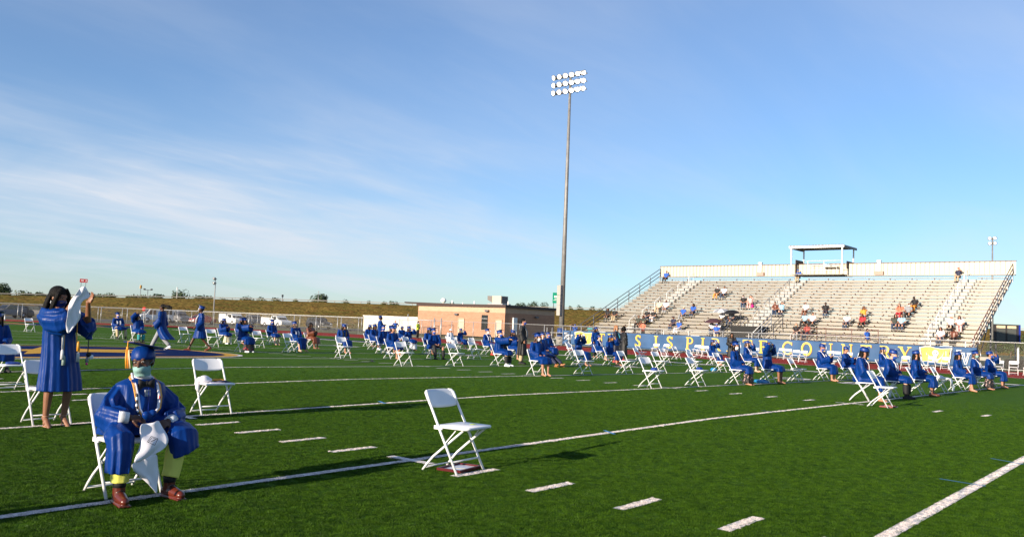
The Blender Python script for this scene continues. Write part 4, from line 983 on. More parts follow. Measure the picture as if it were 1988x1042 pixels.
# ------------------------------------------------------------------ heads and hands
def head_mat(p): return Matrix.Translation(Vector(p['H'])) @ Euler((p.get('pitch',0), p.get('roll',0), p.get('yaw',0)), 'XYZ').to_matrix().to_4x4()
def head_soup(mb, Mh, sc=1.0):
    i0 = len(mb.v)
    mb.ell((0,.012,.028), (.074,.092,.088)); mb.ell((0,-.022,-.018), (.063,.070,.085)); mb.ell((0,-.038,-.072), (.046,.045,.035))
    mb.cap((0,-.086,.012), (0,-.108,-.018), .007, .012); mb.ell((0,-.098,-.026), (.017,.014,.010))     # nose
    mb.ell((0,-.083,-.056), (.024,.012,.008)); mb.cap((-.035,-.076,.030), (.035,-.076,.030), .012, .012)  # lips, brow
    for s_ in (-1,1): mb.ell((s_*.076,.008,-.008), (.010,.020,.030)); mb.ell((s_*.038,-.058,-.030), (.022,.022,.022))
    for i in range(i0, len(mb.v)): mb.v[i] = tuple(Mh @ (Vector(mb.v[i])*sc))
def hand(mb, W, d, n, curl=.5, sc=1.0, thumb=1, fingers=True):
    """W wrist, d pointing direction, n palm normal, thumb side +1/-1"""
    d = Vector(d).normalized(); n = Vector(n); n = (n-d*n.dot(d)).normalized(); s_ = d.cross(n)*thumb
    W = Vector(W)
    R = Matrix((s_, d, n)).transposed()
    mb.ell(W+d*.045*sc, (.040*sc, .052*sc, .016*sc), R)
    if not fingers: mb.ell(W+d*.10*sc+n*.01, (.032*sc,.045*sc,.014*sc), R); return
    for i, L in enumerate((.070,.078,.073,.058)):
        b0 = W+d*.082*sc+s_*(.030-.020*i)*sc; c1_ = curl*.7+.05*i; c2_ = curl*1.5+.06*i
        d1 = d*cos(c1_)+n*sin(c1_); d2 = d*cos(c2_)+n*sin(c2_)
        k = b0+d1*L*.52*sc; e = k+d2*L*.5*sc
        mb.cap(b0-d*.01, k, .0095*sc, .0085*sc, 8, 2); mb.cap(k, e, .0085*sc, .0068*sc, 8, 2)
    b0 = W+d*.02*sc+s_*.034*sc; k = b0+(d*.6+s_*.65+n*.3).normalized()*.045*sc; e = k+(d*.85+s_*.1+n*.5).normalized()*.032*sc
    mb.cap(b0, k, .0125*sc, .010*sc, 8, 2); mb.cap(k, e, .010*sc, .008*sc, 8, 2)
V = Vector
def body_mesh(p, vox=.016, dec=.5, hands=True, torso=True):
    mb = MB(); P_, C_, Nk, H_ = V(p['P']), V(p['C']), V(p['N']), V(p['H'])
    mb.ell(P_, (.155,.11,.11)); mb.cap(P_, C_, .115, .125); mb.ell(C_, (.155,.10,.13)); mb.cap(C_, Nk, .09, .06)
    mb.cap(Nk-V((0,0,.02)), H_+V((0,.015,-.05)), .054, .050)
    head_soup(mb, head_mat(p))
    for a, pre in ((-1,'L'),(1,'R')):
        S_, E_, W_ = V(p[pre+'s']), V(p[pre+'e']), V(p[pre+'w'])
        mb.cap(Nk-V((0,0,.04)), S_, .05, .052); mb.cap(S_, E_, .050, .039); mb.cap(E_, W_, .038, .026)
        hd = p.get(pre+'hd') or (W_-E_); hn = p.get(pre+'hn') or (0,0,-1)
        hand(mb, W_, hd, hn, p.get('curl',.5), 1.0, p.get(pre+'th', -a), fingers=True)
        h_, k_, a_ = V(p[pre+'h']), V(p[pre+'k']), V(p[pre+'a'])
        mb.cap(h_, k_, .082, .055); mid = k_.lerp(a_, .35); mb.cap(k_, mid, .054, .052); mb.cap(mid, a_, .052, .034)
        td = V(p.get(pre+'t') or p.get('t') or (0,-1,0)); 
        mb.cap(a_+V((0,0,-.03))-td*.03, a_+td*.05+V((0,0,-.04)), .036, .036); mb.cap(a_+td*.05+V((0,0,-.045)), a_+td*.14+V((0,0,-.062)), .036, .024)
    return remesh(mb, vox, 2, dec, 'body')
def ring(c, ax, ay, n=44, fold=0, nf=7, ph=0, n2=0):
    c, ax, ay = V(c), V(ax), V(ay); r = []
    for j in range(n):
        a = 2*pi*j/n; k = 1+fold*(sin(nf*a+ph)*.6+sin(nf*1.7*a+ph*2.1+1)*.4+sin(3*a+ph)*.3-(abs(sin(nf*.5*a+ph*1.3))-.64)*.9)
        r.append(c+ax*cos(a)*k+ay*sin(a)*k)
    return r
def cyl_path(mb, pts, rads, flat=1.0, down=0.0, n=20, fold=0, ph=0):
    """loft along points; rads radii; flat squashes horizontally; down lets lower side hang"""
    rs = []; pts = [V(q) for q in pts]
    for i, q in enumerate(pts):
        t_ = (pts[min(i+1,len(pts)-1)]-pts[max(i-1,0)]).normalized()
        a = t_.cross(V((0,0,1)));  a = a.normalized() if a.length > .15 else V((1,0,0)); b = a.cross(t_).normalized()
        r_ = rads[i]; dn = down*i/(len(pts)-1) if down else 0
        rr_ = []
        for j in range(n):
            th = 2*pi*j/n; k = 1+fold*(sin(5*th+ph+i*.7)*.5+sin(9*th+ph+i*.4)*.3-(abs(sin(3.5*th+ph+i*.55))-.64)*.9)
            v = a*cos(th)*r_*flat*k+b*sin(th)*r_*k
            if sin(th)*b.z < 0 and dn: v += V((0,0,-dn*abs(sin(th))))
            rr_.append(q+v)
        rs.append(rr_)
    mb.rings(rs)
def sleeves(mb, p, bell=.12, r0=.078, fold=.13, frac=.97):
    for pre in 'LR':
        S_, E_, W_ = V(p[pre+'s']), V(p[pre+'e']), V(p[pre+'w']); Nk = V(p['N'])
        in_ = S_.lerp(Nk, .45)-V((0,0,.05))
        pts = [in_, S_+V((0,0,-.01)), S_.lerp(E_,.5), E_, E_.lerp(W_, .5), E_.lerp(W_, frac)]
        cyl_path(mb, pts, [r0*.95, r0, r0*1.05, r0*1.1, r0*1.02, r0*1.0], .92, bell, 24, fold, ord(pre))
def gown_stand(p, hem=.42, w=.27, d=.17, fold=.07, vox=.017, dec=.6, skew=(0,0), bell=.12, seed=0, r0=.078):
    mb = MB(); N_, S0, S1 = V(p['N']), V(p['Ls']), V(p['Rs']); zs = (S0.z+S1.z)/2; c = (S0+S1)/2; P_ = V(p['P']); hw = abs(S1.x-S0.x)/2
    R = [(N_.z-.005, .075, .07, 0), (zs+.035, hw*.75, .085, .0), (zs-.01, hw*1.0, .115, .01), (zs-.12, hw*.95, .13, .04), (zs-.28, hw*.90, .13, .06), (zs-.45, hw*1.0, .14, .08)]
    rs = [ring((c.x, c.y, z), (a,0,0), (0,b,0), 56, f, 8, seed) for z, a, b, f in R]
    z0 = zs-.45; n = 6
    for i in range(1, n+1):
        t_ = i/n; z = z0+(hem-z0)*t_
        rs.append(ring((c.x+(P_.x-c.x)*t_+skew[0]*t_*t_, c.y+(P_.y-c.y)*t_+skew[1]*t_*t_, z), (hw*1.05+(w-hw*1.05)*t_,0,0), (0,.145+(d-.145)*t_,0), 56, fold*(.6+.5*t_), 8, seed))
    mb.rings(rs); sleeves(mb, p, bell, r0)
    return remesh(mb, vox, 1, dec, 'gown')
def gown_sit(p, hem=.24, w=.24, vox=.017, dec=.6, seed=0, open_=False, bell=.10, split=False, hemy=None):
    mb = MB(); S0, S1 = V(p['Ls']), V(p['Rs']); zs = (S0.z+S1.z)/2; c = (S0+S1)/2; P_ = V(p['P']); N_ = V(p['N']); hw = abs(S1.x-S0.x)/2
    rs = []
    for z, a, b, f in [(N_.z+.0, .075, .065, 0), (zs+.035, hw*.75, .09, 0), (zs-.01, hw, .12, .01), (zs-.12, hw*.96, .138, .04), (zs-.24, hw*.96, .14, .07), (zs-.36, hw*1.08, .155, .07), (P_.z-.02, hw*1.2, .175, .03), (P_.z-.09, hw*1.2, .165, .02)]:
        t_ = min(1, (N_.z-z)/(N_.z-P_.z)); q = N_.lerp(P_, max(0,t_)); rs.append(ring((q.x, q.y*.9, z), (a,0,0), (0,b,0), 48, f, 7, seed))
    mb.rings(rs); sleeves(mb, p, bell)
    if not open_:
        kl, kr = V(p['Lk']), V(p['Rk']); hl, hr = V(p['Lh']), V(p['Rh'])
        if split:
            for k_, h_, sg in ((kl, hl, -1), (kr, hr, 1)):
                out_ = V((sg*.02, 0, 0)); pts = [(h_+V((0,.03,.0)), .15, .13), (h_.lerp(k_,.5)+out_, .15, .12), (k_+out_+V((0,.02,.01)), .145, .10)]
                rs = [ring(q, (a,0,0), (0,0,b), 36, .03, 5, seed+sg) for q, a, b in pts]
                q = k_+out_*1.6; rs += [ring(q+V((0,-.055,-.07)), (.15,0,0), (0,.05,.07), 36, .06, 6, seed+sg), ring((q.x+sg*.01, q.y-.05, (q.z+hem)/2), (.155,0,0), (0,.085,.03), 36, .09, 6, seed+sg), ring((q.x+sg*.015, q.y-.03, hem), (.145,0,0), (0,.10,.0), 36, .10, 6, seed+sg)]
                mb.rings(rs)
        else:
            km = (kl+kr)/2; hm2 = (hl+hr)/2; kw = abs(kr.x-kl.x)/2+.11
            rs = [ring(hm2+V((0,.05,.0)), (w*.95,0,0), (0,0,.13), 44, .02, 6, seed), ring(hm2.lerp(km,.5)+V((0,0,-.005)), (w*.95,0,0), (0,0,.125), 44, .03, 6, seed), ring(km+V((0,.03,-.01)), (max(w*.9,kw),0,0), (0,0,.105), 44, .04, 6, seed)]
            hy = km.y if hemy is None else hemy
            rs += [ring(km+V((0,-.025,-.015)), (max(w*.9,kw),0,0), (0,-.07,.075), 44, .05, 7, seed), ring((km.x, (km.y+hy)/2-.035, (km.z+hem)/2-.02), (w*.95,0,0), (0,-.105,.03), 44, .08, 7, seed), ring((km.x, hy-.03, hem), (w*.98,0,0), (0,-.12,0), 44, .10, 7, seed)]
            mb.rings(rs)
    else:
        for sg in (-1,1):      # unzipped gown falls either side of the seat
            rs = [ring((sg*.20, P_.y+.02, P_.z+.08), (.07,0,0), (0,.17,0), 28, .03, 5, seed), ring((sg*.245, P_.y, P_.z-.12), (.05,0,0), (0,.19,0), 28, .08, 5, seed), ring((sg*.25, P_.y+.02, hem), (.045,0,0), (0,.17,0), 28, .12, 5, seed)]
            mb.rings(rs)
    return remesh(mb, vox, 1, dec, 'gown')
def trousers(p, vox=.016, dec=.5, leg=.095, cuff=.07, short=0.0):
    mb = MB(); P_ = V(p['P']); mb.ell(P_+V((0,0,.02)), (.175,.125,.115))
    for pre in 'LR':
        h_, k_, a_ = V(p[pre+'h']), V(p[pre+'k']), V(p[pre+'a'])
        e_ = k_.lerp(a_, short) if short else a_+V((0,0,.03))
        cyl_path(mb, [P_.lerp(h_,.8)+V((0,0,.02)), h_.lerp(k_,.5), k_, k_.lerp(e_,.4), e_], [leg*1.08, leg*1.0, leg*.84, leg*.82, cuff], 1, 0, 18, .04, ord(pre))
    return remesh(mb, vox, 1, dec, 'trousers')
def shirt(p, vox=.016, dec=.5, sl=.75, long_=False):
    mb = MB(); P_, C_, Nk = V(p['P']), V(p['C']), V(p['N']); S0, S1 = V(p['Ls']), V(p['Rs']); hw = abs(S1.x-S0.x)/2
    rs = []
    for t_, a, b in ((0,.07,.065),(.10,hw*.8,.09),(.2,hw*1.0,.12),(.45,hw*.98,.135),(.75,hw*.93,.135),(1.0,hw*1.0,.145),(1.15,hw*1.0,.14)):
        q = Nk.lerp(P_, t_); rs.append(ring(q, (a,0,0), (0,b,0), 36, .02, 6))
    mb.rings(rs)
    for pre in 'LR':
        S_, E_, W_ = V(p[pre+'s']), V(p[pre+'e']), V(p[pre+'w'])
        pts = [S_.lerp(Nk,.4)-V((0,0,.05)), S_, S_.lerp(E_,.5), S_.lerp(E_,sl)] if not long_ else [S_.lerp(Nk,.4)-V((0,0,.05)), S_, S_.lerp(E_,.5), E_, E_.lerp(W_,.5), E_.lerp(W_,.95)]
        cyl_path(mb, pts, [.075,.07,.066,.066] if not long_ else [.075,.07,.062,.058,.05,.045], 1, 0, 16, .04)
    return remesh(mb, vox, 1, dec, 'shirt')
def shoes(p, which, vox=.011, dec=.5, sc=1.0):
    mb = MB()
    for pre in which:
        a_ = V(p[pre+'a']); td = V(p.get(pre+'t') or p.get('t') or (0,-1,0))
        mb.cap(a_+V((0,0,.0)), a_+V((0,0,-.035)), .045*sc, .045*sc); mb.cap(a_-td*.045+V((0,0,-.045)), a_+td*.05+V((0,0,-.048)), .040*sc, .042*sc); mb.cap(a_+td*.05+V((0,0,-.048)), a_+td*.155+V((0,0,-.056)), .043*sc, .031*sc)
        mb.box((a_.x+td.x*.05, a_.y+td.y*.05, a_.z-.078), (.08,.25,.012), Matrix.Rotation(atan2(td.y, td.x)+pi/2, 3, 'Z'))
    return remesh(mb, vox, 1, dec, 'shoe')
# head-frame items (shared by everyone)
CAPX = Matrix.Translation((0,.010,.036)) @ Euler((radians(-10),0,0)).to_matrix().to_4x4()
def capitem():
    mb = MB(); rs = []
    for z, a, b, y in ((-.014,.087,.106,.010),(.015,.091,.110,.014),(.045,.088,.106,.018),(.072,.077,.093,.018),(.092,.05,.062,.016)): rs.append([(a*cos(2*pi*j/24), y+b*sin(2*pi*j/24), z) for j in range(24)])
    mb.rings(rs); R = Euler((radians(-4),0,radians(8))).to_matrix(); z0_ = 0
    mb.box((0,.005,.096), (.24,.24,.007), R); mb.ell((0,.005,.103), (.010,.010,.006), None, 8, 5); mb.xf(CAPX); return mb.mesh('graduation_cap')
CAPM = capitem()
def tasselitem():
    mb = MB(); mb.tube([(0,.0,.102),(.05,-.04,.102),(.105,-.09,.098),(.108,-.096,.03),(.105,-.098,.0)], .0035, 5)
    mb.tube([(.105,-.098,.005),(.105,-.10,-.03),(.104,-.10,-.10)], [.006,.011,.013], 8); mb.xf(CAPX); return mb.mesh('tassel')
TASM = tasselitem()
def maskitem():
    mb = MB(); rs = []
    for t_ in range(7):
        z = -.014-.080*t_/6; bul = sin(pi*min(1, t_/5.2+.12))*.030
        row = []
        for j in range(13):
            a = radians(-68+136*j/12); r_ = .070+bul*cos(a)**2; row.append((sin(a)*(.076-.010*(t_/6)**2), -.012-cos(a)*(r_+.020)+.01, z-.004-(.012*abs(sin(a)))))
        rs.append(row)
    mb.rings(rs, cap=False, closed=False)
    mb.tube([(-.067,-.035,-.015),(-.078,-.01,-.005),(-.082,.012,.01)], .002, 4); mb.tube([(.067,-.035,-.015),(.078,-.01,-.005),(.082,.012,.01)], .002, 4)
    mb.tube([(-.062,-.035,-.085),(-.076,-.01,-.05),(-.082,.01,-.02)], .002, 4); mb.tube([(.062,-.035,-.085),(.076,-.01,-.05),(.082,.01,-.02)], .002, 4)
    return mb.mesh('face_mask')
MSKM = maskitem()
def eyeitem(s_):
    return MB().ell((s_*.030,-.083,.012), (.013,.008,.0075), None, 10, 6).mesh('eye')
def irisitem(s_): return MB().ell((s_*.029,-.0895,.012), (.0055,.004,.006), None, 8, 5).mesh('iris')
EYS = [(eyeitem(s_), irisitem(s_)) for s_ in (-1, 1)]
def put_eyes(t, M_):
    for e_, i_ in EYS:
        o = obj('eye', e_, eye_w, t); o.matrix_local = M_; obj('iris', i_, eye_d, o)
def hairs():
    H = {}
    mb = MB(); mb.ell((0,.022,.042), (.083,.097,.088)); mb.ell((0,.05,.0), (.078,.065,.07)); H['short'] = remesh(mb, .009, 1, .5, 'hair')
    def longh(L, spread, curl):
        mb = MB(); mb.ell((0,.024,.040), (.088,.100,.090)); mb.ell((0,.058,-.03), (.088,.06,.10))
        r = random.Random(int(L*100))
        for i in range(26):
            a = radians(-70+140*i/25)+pi/2; x, y = .078*cos(a), .03+.075*sin(a)
            l_ = L*r.uniform(.8,1.05); path = [(x*.9, y*.9, .03), (x*1.08, y*1.02, -.06), (x*(1.12+spread), y*1.05+.01, -.06-l_*.5), (x*(1.05+spread*1.2)+r.uniform(-.01,.01), y*1.0+.015, -.06-l_)]
            mb.tube(path, [.02,.024+curl,.022+curl,.008], 7)
        for s_ in (-1,1):
            mb.tube([(s_*.05,-.055,.085),(s_*.078,-.05,.02),(s_*.088,-.045,-.08),(s_*.09,-.05,-.08-L*.5),(s_*.075,-.07,-.06-L*.85)], [.02,.02,.024,.024,.01], 7)
        return remesh(mb, .011, 1, .5, 'hair')
    H['long'] = longh(.30, .1, .0); H['mid'] = longh(.15, .18, .006); H['vlong'] = longh(.48, .05, .004)
    mb = MB(); r = random.Random(5)
    for i in range(90):
        v = V((r.gauss(0,1), r.gauss(0,1), r.gauss(0,1))).normalized()
        if v.y < -.35 and v.z < .55: continue
        mb.ell(V((v.x*.095, .03+v.y*.10, .025+v.z*.105)), (.03,.03,.03), None, 8, 6)
    H['curly'] = remesh(mb, .010, 0, .5, 'hair')
    mb = MB(); mb.ell((0,.022,.042), (.083,.097,.086)); mb.ell((0,.125,.06), (.04,.04,.04)); mb.ell((0,.05,.0), (.076,.06,.06)); H['bun'] = remesh(mb, .009, 1, .5, 'hair')
    mb = MB(); mb.ell((0,.024,.040), (.088,.100,.090))
    for i in range(16):
        r2 = random.Random(i); mb.tube([(r2.uniform(-.05,.05),.06,.06),(r2.uniform(-.08,.08)+.05,.16,.05+r2.uniform(-.03,.03)),(.10+r2.uniform(-.05,.05),.28,.02+r2.uniform(-.05,.05)),(.16+r2.uniform(-.05,.05),.42,-.02+r2.uniform(-.06,.06))], [.03,.035,.03,.008], 7)
    H['blown'] = remesh(mb, .012, 1, .5, 'hair')
    return H
HAIR = hairs()
def underc(me):
    me = me.copy()
    for v in me.vertices:
        if v.co.z > .035: k = max(.0, 1-(v.co.z-.035)/.10*.9); v.co.x *= .80+.12*k; v.co.y = .015+(v.co.y-.015)*(.80+.12*k); v.co.z = .035+(v.co.z-.035)*.35
    return me
HAIRC = {k: underc(m_) for k, m_ in HAIR.items()}
def ballcap():
    mb = MB(); rs = []
    for z, a, b in ((.01,.084,.102),(.045,.084,.102),(.085,.065,.08),(.112,.03,.04)): rs.append([(a*cos(2*pi*j/20), .012+b*sin(2*pi*j/20), z) for j in range(20)])
    mb.rings(rs); mb.rings([[(x, y, z) for x, y in [(-.07,-.07),(-.05,-.15),(0,-.17),(.05,-.15),(.07,-.07)]] for z in (.018,.028)]); return mb.mesh('hat')
BCAP = ballcap()
def dress_head(t, p, hair='short', hairm=hair_k, mask=blue_mask, cap=None, tassel=None, hat=None):
    Mh = head_mat(p)
    def put(nm, me, m, parent=t, M_=Mh):
        o = obj(nm, me, m, parent); o.matrix_local = M_; return o
    put_eyes(t, Mh)
    q = dict(p); q['pitch'] = p.get('pitch',0)*.25; Mhh = head_mat(q) if hair not in ('short','bun','curly') else Mh
    if hair: put('hair', (HAIRC if cap or hat else HAIR)[hair], hairm, t, Mhh)
    if mask: put('face_mask', MSKM, mask)
    if cap:
        c = put('graduation_cap', CAPM, cap)
        if tassel: obj('tassel', TASM, tassel, c)
    if hat: put('hat', BCAP, hat)
# ------------------------------------------------------------------ poses
def P_sit(**k):
    p = dict(P=(0,-.02,.52), C=(0,-.01,.84), N=(0,-.01,1.02), H=(0,-.035,1.155), Ls=(-.185,-.005,.965), Rs=(.185,-.005,.965),
             Le=(-.25,-.06,.70), Re=(.25,-.06,.70), Lw=(-.10,-.25,.62), Rw=(.10,-.25,.62), Lh=(-.09,-.06,.50), Rh=(.09,-.06,.50),
             Lk=(-.11,-.44,.50), Rk=(.11,-.44,.50), La=(-.10,-.45,.08), Ra=(.10,-.45,.08), Lhd=(.6,-.7,-.2), Rhd=(-.6,-.7,-.2), yaw=0, pitch=0)
    p.update(k); return p
def P_stand(**k):
    p = dict(P=(0,0,.93), C=(0,0,1.22), N=(0,.01,1.44), H=(0,-.02,1.575), Ls=(-.19,.0,1.385), Rs=(.19,.0,1.385),
             Le=(-.25,.02,1.12), Re=(.25,.02,1.12), Lw=(-.24,-.08,.89), Rw=(.24,-.08,.89), Lh=(-.09,0,.88), Rh=(.09,0,.88),
             Lk=(-.10,-.01,.47), Rk=(.10,-.01,.47), La=(-.10,.02,.08), Ra=(.10,.02,.08), yaw=0, pitch=0, Lhn=(1,0,0), Rhn=(-1,0,0))
    p.update(k); return p
POSES = {
 'lap': P_sit(), 'lap_turn': P_sit(yaw=-.6), 'down': P_sit(pitch=.38, C=(0,-.03,.83), N=(0,-.06,1.0), H=(0,-.11,1.12)),
 'phone': P_sit(pitch=.35, Lw=(-.06,-.36,.82), Rw=(.07,-.36,.82), Le=(-.22,-.14,.72), Re=(.22,-.14,.72), Lhd=(.3,-.6,.6), Rhd=(-.3,-.6,.6)),
 'face': P_sit(Re=(.30,-.22,.98), Rw=(.12,-.20,1.12), Rhd=(-.4,.1,.6), yaw=.1), 'both_up': P_sit(Re=(.36,-.10,1.02), Rw=(.16,-.12,1.20), Le=(-.36,-.10,1.02), Lw=(-.16,-.12,1.20), Lhd=(.4,.1,.6), Rhd=(-.4,.1,.6)),
 'raise': P_sit(Le=(-.30,-.05,1.12), Lw=(-.12,-.10,1.33), Lhd=(.6,0,.5), yaw=.3), 'arm_out': P_sit(Le=(-.18,-.25,.93), Lw=(-.06,-.52,.98), Re=(.2,-.2,.85), Rw=(.02,-.5,.95), Lhd=(0,-1,.1), Rhd=(0,-1,.1)),
 'cross': P_sit(Rk=(.06,-.46,.58), Ra=(-.16,-.62,.28), Rt=(-.2,-1,-.2), Rw=(.05,-.33,.68)), 'stretch': P_sit(P=(0,-.08,.50), Lk=(-.11,-.48,.40), Rk=(.11,-.50,.38), La=(-.12,-.88,.08), Ra=(.12,-.95,.09), Lt=(-.2,-.9,.4), Rt=(.2,-.9,.5)),
 'back_lean': P_sit(N=(0,.05,1.0), C=(0,.03,.83), H=(0,.04,1.14), Lk=(-.20,-.40,.52), Rk=(.20,-.42,.52), La=(-.2,-.5,.08), Ra=(.22,-.45,.08)),
 'lap_b': P_sit(yaw=.45, N=(.03,-.01,1.02), H=(.05,-.03,1.15), Lw=(-.16,-.30,.60), Rw=(.14,-.22,.60), Lk=(-.15,-.42,.50), Rk=(.10,-.46,.50), La=(-.17,-.50,.08), Ra=(.06,-.38,.08)),
 'lap_c': P_sit(pitch=.22, C=(0,-.05,.83), N=(-.02,-.08,1.0), H=(-.03,-.14,1.13), Le=(-.27,-.18,.70), Re=(.27,-.18,.70), Lw=(-.05,-.36,.60), Rw=(.07,-.34,.60), La=(-.06,-.55,.08), Ra=(.13,-.52,.08)),
 'stand': P_stand(), 'stand_clasp': P_stand(Le=(-.25,-.03,1.12), Re=(.25,-.03,1.12), Lw=(-.06,-.20,1.0), Rw=(.06,-.20,1.0)),
 'hips': P_stand(Le=(-.38,.05,1.16), Re=(.38,.05,1.16), Lw=(-.20,-.06,1.02), Rw=(.20,-.06,1.02)),
 'walk': P_stand(Lk=(-.09,-.20,.49), La=(-.09,-.36,.10), Rk=(.09,.08,.49), Ra=(.09,.36,.16), Lw=(-.26,.08,.90), Rw=(.25,-.18,.92), Rt=(0,-1,-.5)),
 'hands_head': P_stand(Le=(-.36,0,1.5), Re=(.36,0,1.5), Lw=(-.13,-.08,1.66), Rw=(.13,-.08,1.66)),
}
MC_ = {}
def cached(key, fn):
    if key not in MC_: MC_[key] = fn()
    return MC_[key]
def make_person(loc, rz, pose, skin, hair, hairm, mask, label, outfit='gown', gown=gown_b, hem=.24, legs=None, legm=None, cap=cap_b, tassel=white_c, stole=None, shoem=None, shirtm=None, hat=None, scale=1.0, group=None, long_=False, skew=(0,0), open_=False, short=0):
    p = POSES[pose]; sit = pose not in ('stand','stand_clasp','hips','walk','hands_head'); far = outfit != 'gown'
    t = empty('person', loc, rz, label, 'person', group, scale)
    obj('body', cached(('b', pose), lambda: body_mesh(p, .018, .55)), skin, t)
    if outfit == 'gown':
        if sit: obj('gown', cached(('gs', pose, hem, open_), lambda: gown_sit(p, hem, open_=open_, seed=len(MC_))), gown, t)
        else: obj('gown', cached(('gt', pose, hem, skew), lambda: gown_stand(p, hem, seed=len(MC_), skew=skew, d=.2 if pose != 'walk' else .26)), gown, t)
    else:
        obj('shirt', cached(('s', pose, long_), lambda: shirt(p, .02, .5, long_=long_)), shirtm, t)
    if legm is not None: obj('trousers' if not short else 'shorts', cached(('t', pose, short), lambda: trousers(p, .02, .5, short=short)), legm, t)
    if legs == 'skirt':
        obj('skirt', cached(('sk', pose), lambda: skirt_mesh(p)), shirtm or floral, t)
    if shoem is not None:
        for pre in 'LR': obj('shoe', cached(('sh', pose, pre), lambda: shoes(p, pre)), shoem, t)
    if stole is not None: obj('stole', cached(('st', pose), lambda: stole_mesh(p)), stole, t)
    dress_head(t, p, hair, hairm, mask, cap if outfit == 'gown' else None, tassel if outfit == 'gown' and cap else None, hat)
    return t
def skirt_mesh(p):
    mb = MB(); km = (V(p['Lk'])+V(p['Rk']))/2
    mb.rings([ring((km.x, km.y+.12, .46), (.20,0,0), (0,0,.08), 32, .03, 7), ring((km.x, km.y-.02, .40), (.20,0,0), (0,.09,.05), 32, .08, 7), ring((km.x, km.y-.0, .24), (.22,0,0), (0,.13,0), 32, .10, 7), ring((km.x, km.y+.0, .07), (.24,0,0), (0,.16,0), 32, .12, 7)])
    return remesh(mb, .018, 1, .6, 'skirt')
def stole_mesh(p, w=.034):
    N_, C_ = V(p['N']), V(p['C']); mb = MB(); y0 = C_.y-.175
    for s_ in (-1,1):
        path = [N_+V((0,.085,.0)), N_+V((s_*.075,.05,.015)), N_+V((s_*.10,-.05,-.02)), V((s_*.085,N_.y-.13,N_.z-.12)), V((s_*.075,y0+.0,C_.z-.02)), V((s_*.08,y0-.012,C_.z-.24))]
        rs = []
        for i, q in enumerate(path):
            t_ = (path[min(i+1,5)]-path[max(i-1,0)]).normalized(); a = t_.cross(V((0,-1,0.0)) if i > 2 else V((0,0,1))); a = a.normalized() if a.length > .05 else V((0,1,0)); n_ = a.cross(t_).normalized()
            rs.append([q+a*w+n_*.006, q+a*w-n_*.006, q-a*w-n_*.006, q-a*w+n_*.006])
        mb.rings(rs)
    return mb.mesh('stole')
floral = mat('floral_print', (0.012,0.010,0.010), .7)
_t = floral.node_tree; _v = _t.nodes.new('ShaderNodeTexVoronoi'); _v.inputs['Scale'].default_value = 16; _c = _t.nodes.new('ShaderNodeTexCoord'); _t.links.new(_c.outputs['Object'], _v.inputs['Vector'])
_r = _t.nodes.new('ShaderNodeMapRange'); _r.inputs['From Min'].default_value = .25; _r.inputs['From Max'].default_value = .32; _t.links.new(_v.outputs['Distance'], _r.inputs['Value'])
_m = _t.nodes.new('ShaderNodeMix'); _m.data_type = 'RGBA'; _m.inputs['A'].default_value = (.45,.28,.26,1); _m.inputs['B'].default_value = (.012,.010,.010,1); _t.links.new(_r.outputs[0], _m.inputs['Factor']); _t.links.new(_m.outputs['Result'], _t.nodes['Principled BSDF'].inputs['Base Color'])
rose_floral = floral.copy(); rose_floral.name = 'rose_floral_print'
_n = [q for q in rose_floral.node_tree.nodes if q.type == 'MIX'][0]; _n.inputs['A'].default_value = (.30,.02,.04,1)
[q for q in rose_floral.node_tree.nodes if q.type == 'TEX_VORONOI'][0].inputs['Scale'].default_value = 9
cream_c = mat('cream_cloth', (.62,.55,.36), .7); khaki = mat('khaki_cloth', (.42,.33,.20), .8); jeans = mat('dark_jeans', (.03,.05,.10), .8); grey_c = mat('grey_cloth', (.25,.26,.28), .8)
navy_c = mat('navy_cloth', (.012,.016,.05), .7); polo_b = mat('royal_polo', (.012,.09,.42), .7); orange_c = mat('orange_cloth', (.75,.27,.03), .7); red_cl = mat('red_cloth', (.42,.02,.03), .7)
salmon = mat('salmon_cloth', (.75,.16,.09), .7); pink_c = mat('pink_cloth', (.72,.38,.36), .7); lblue = mat('light_blue_cloth', (.28,.50,.66), .7); teal = mat('teal_cloth', (.02,.25,.28), .7); hiviz = mat('hi_vis_yellow', (.55,.80,.03), .6); plaid = mat('red_plaid', (.40,.07,.06), .7, var=.5, vscale=18); brown_c = mat('brown_leather', (.13,.035,.015), .4); camo = mat('dark_camouflage', (.045,.05,.04), .8, var=.6, vscale=14); magenta = mat('magenta_cloth', (.75,.02,.25), .6)
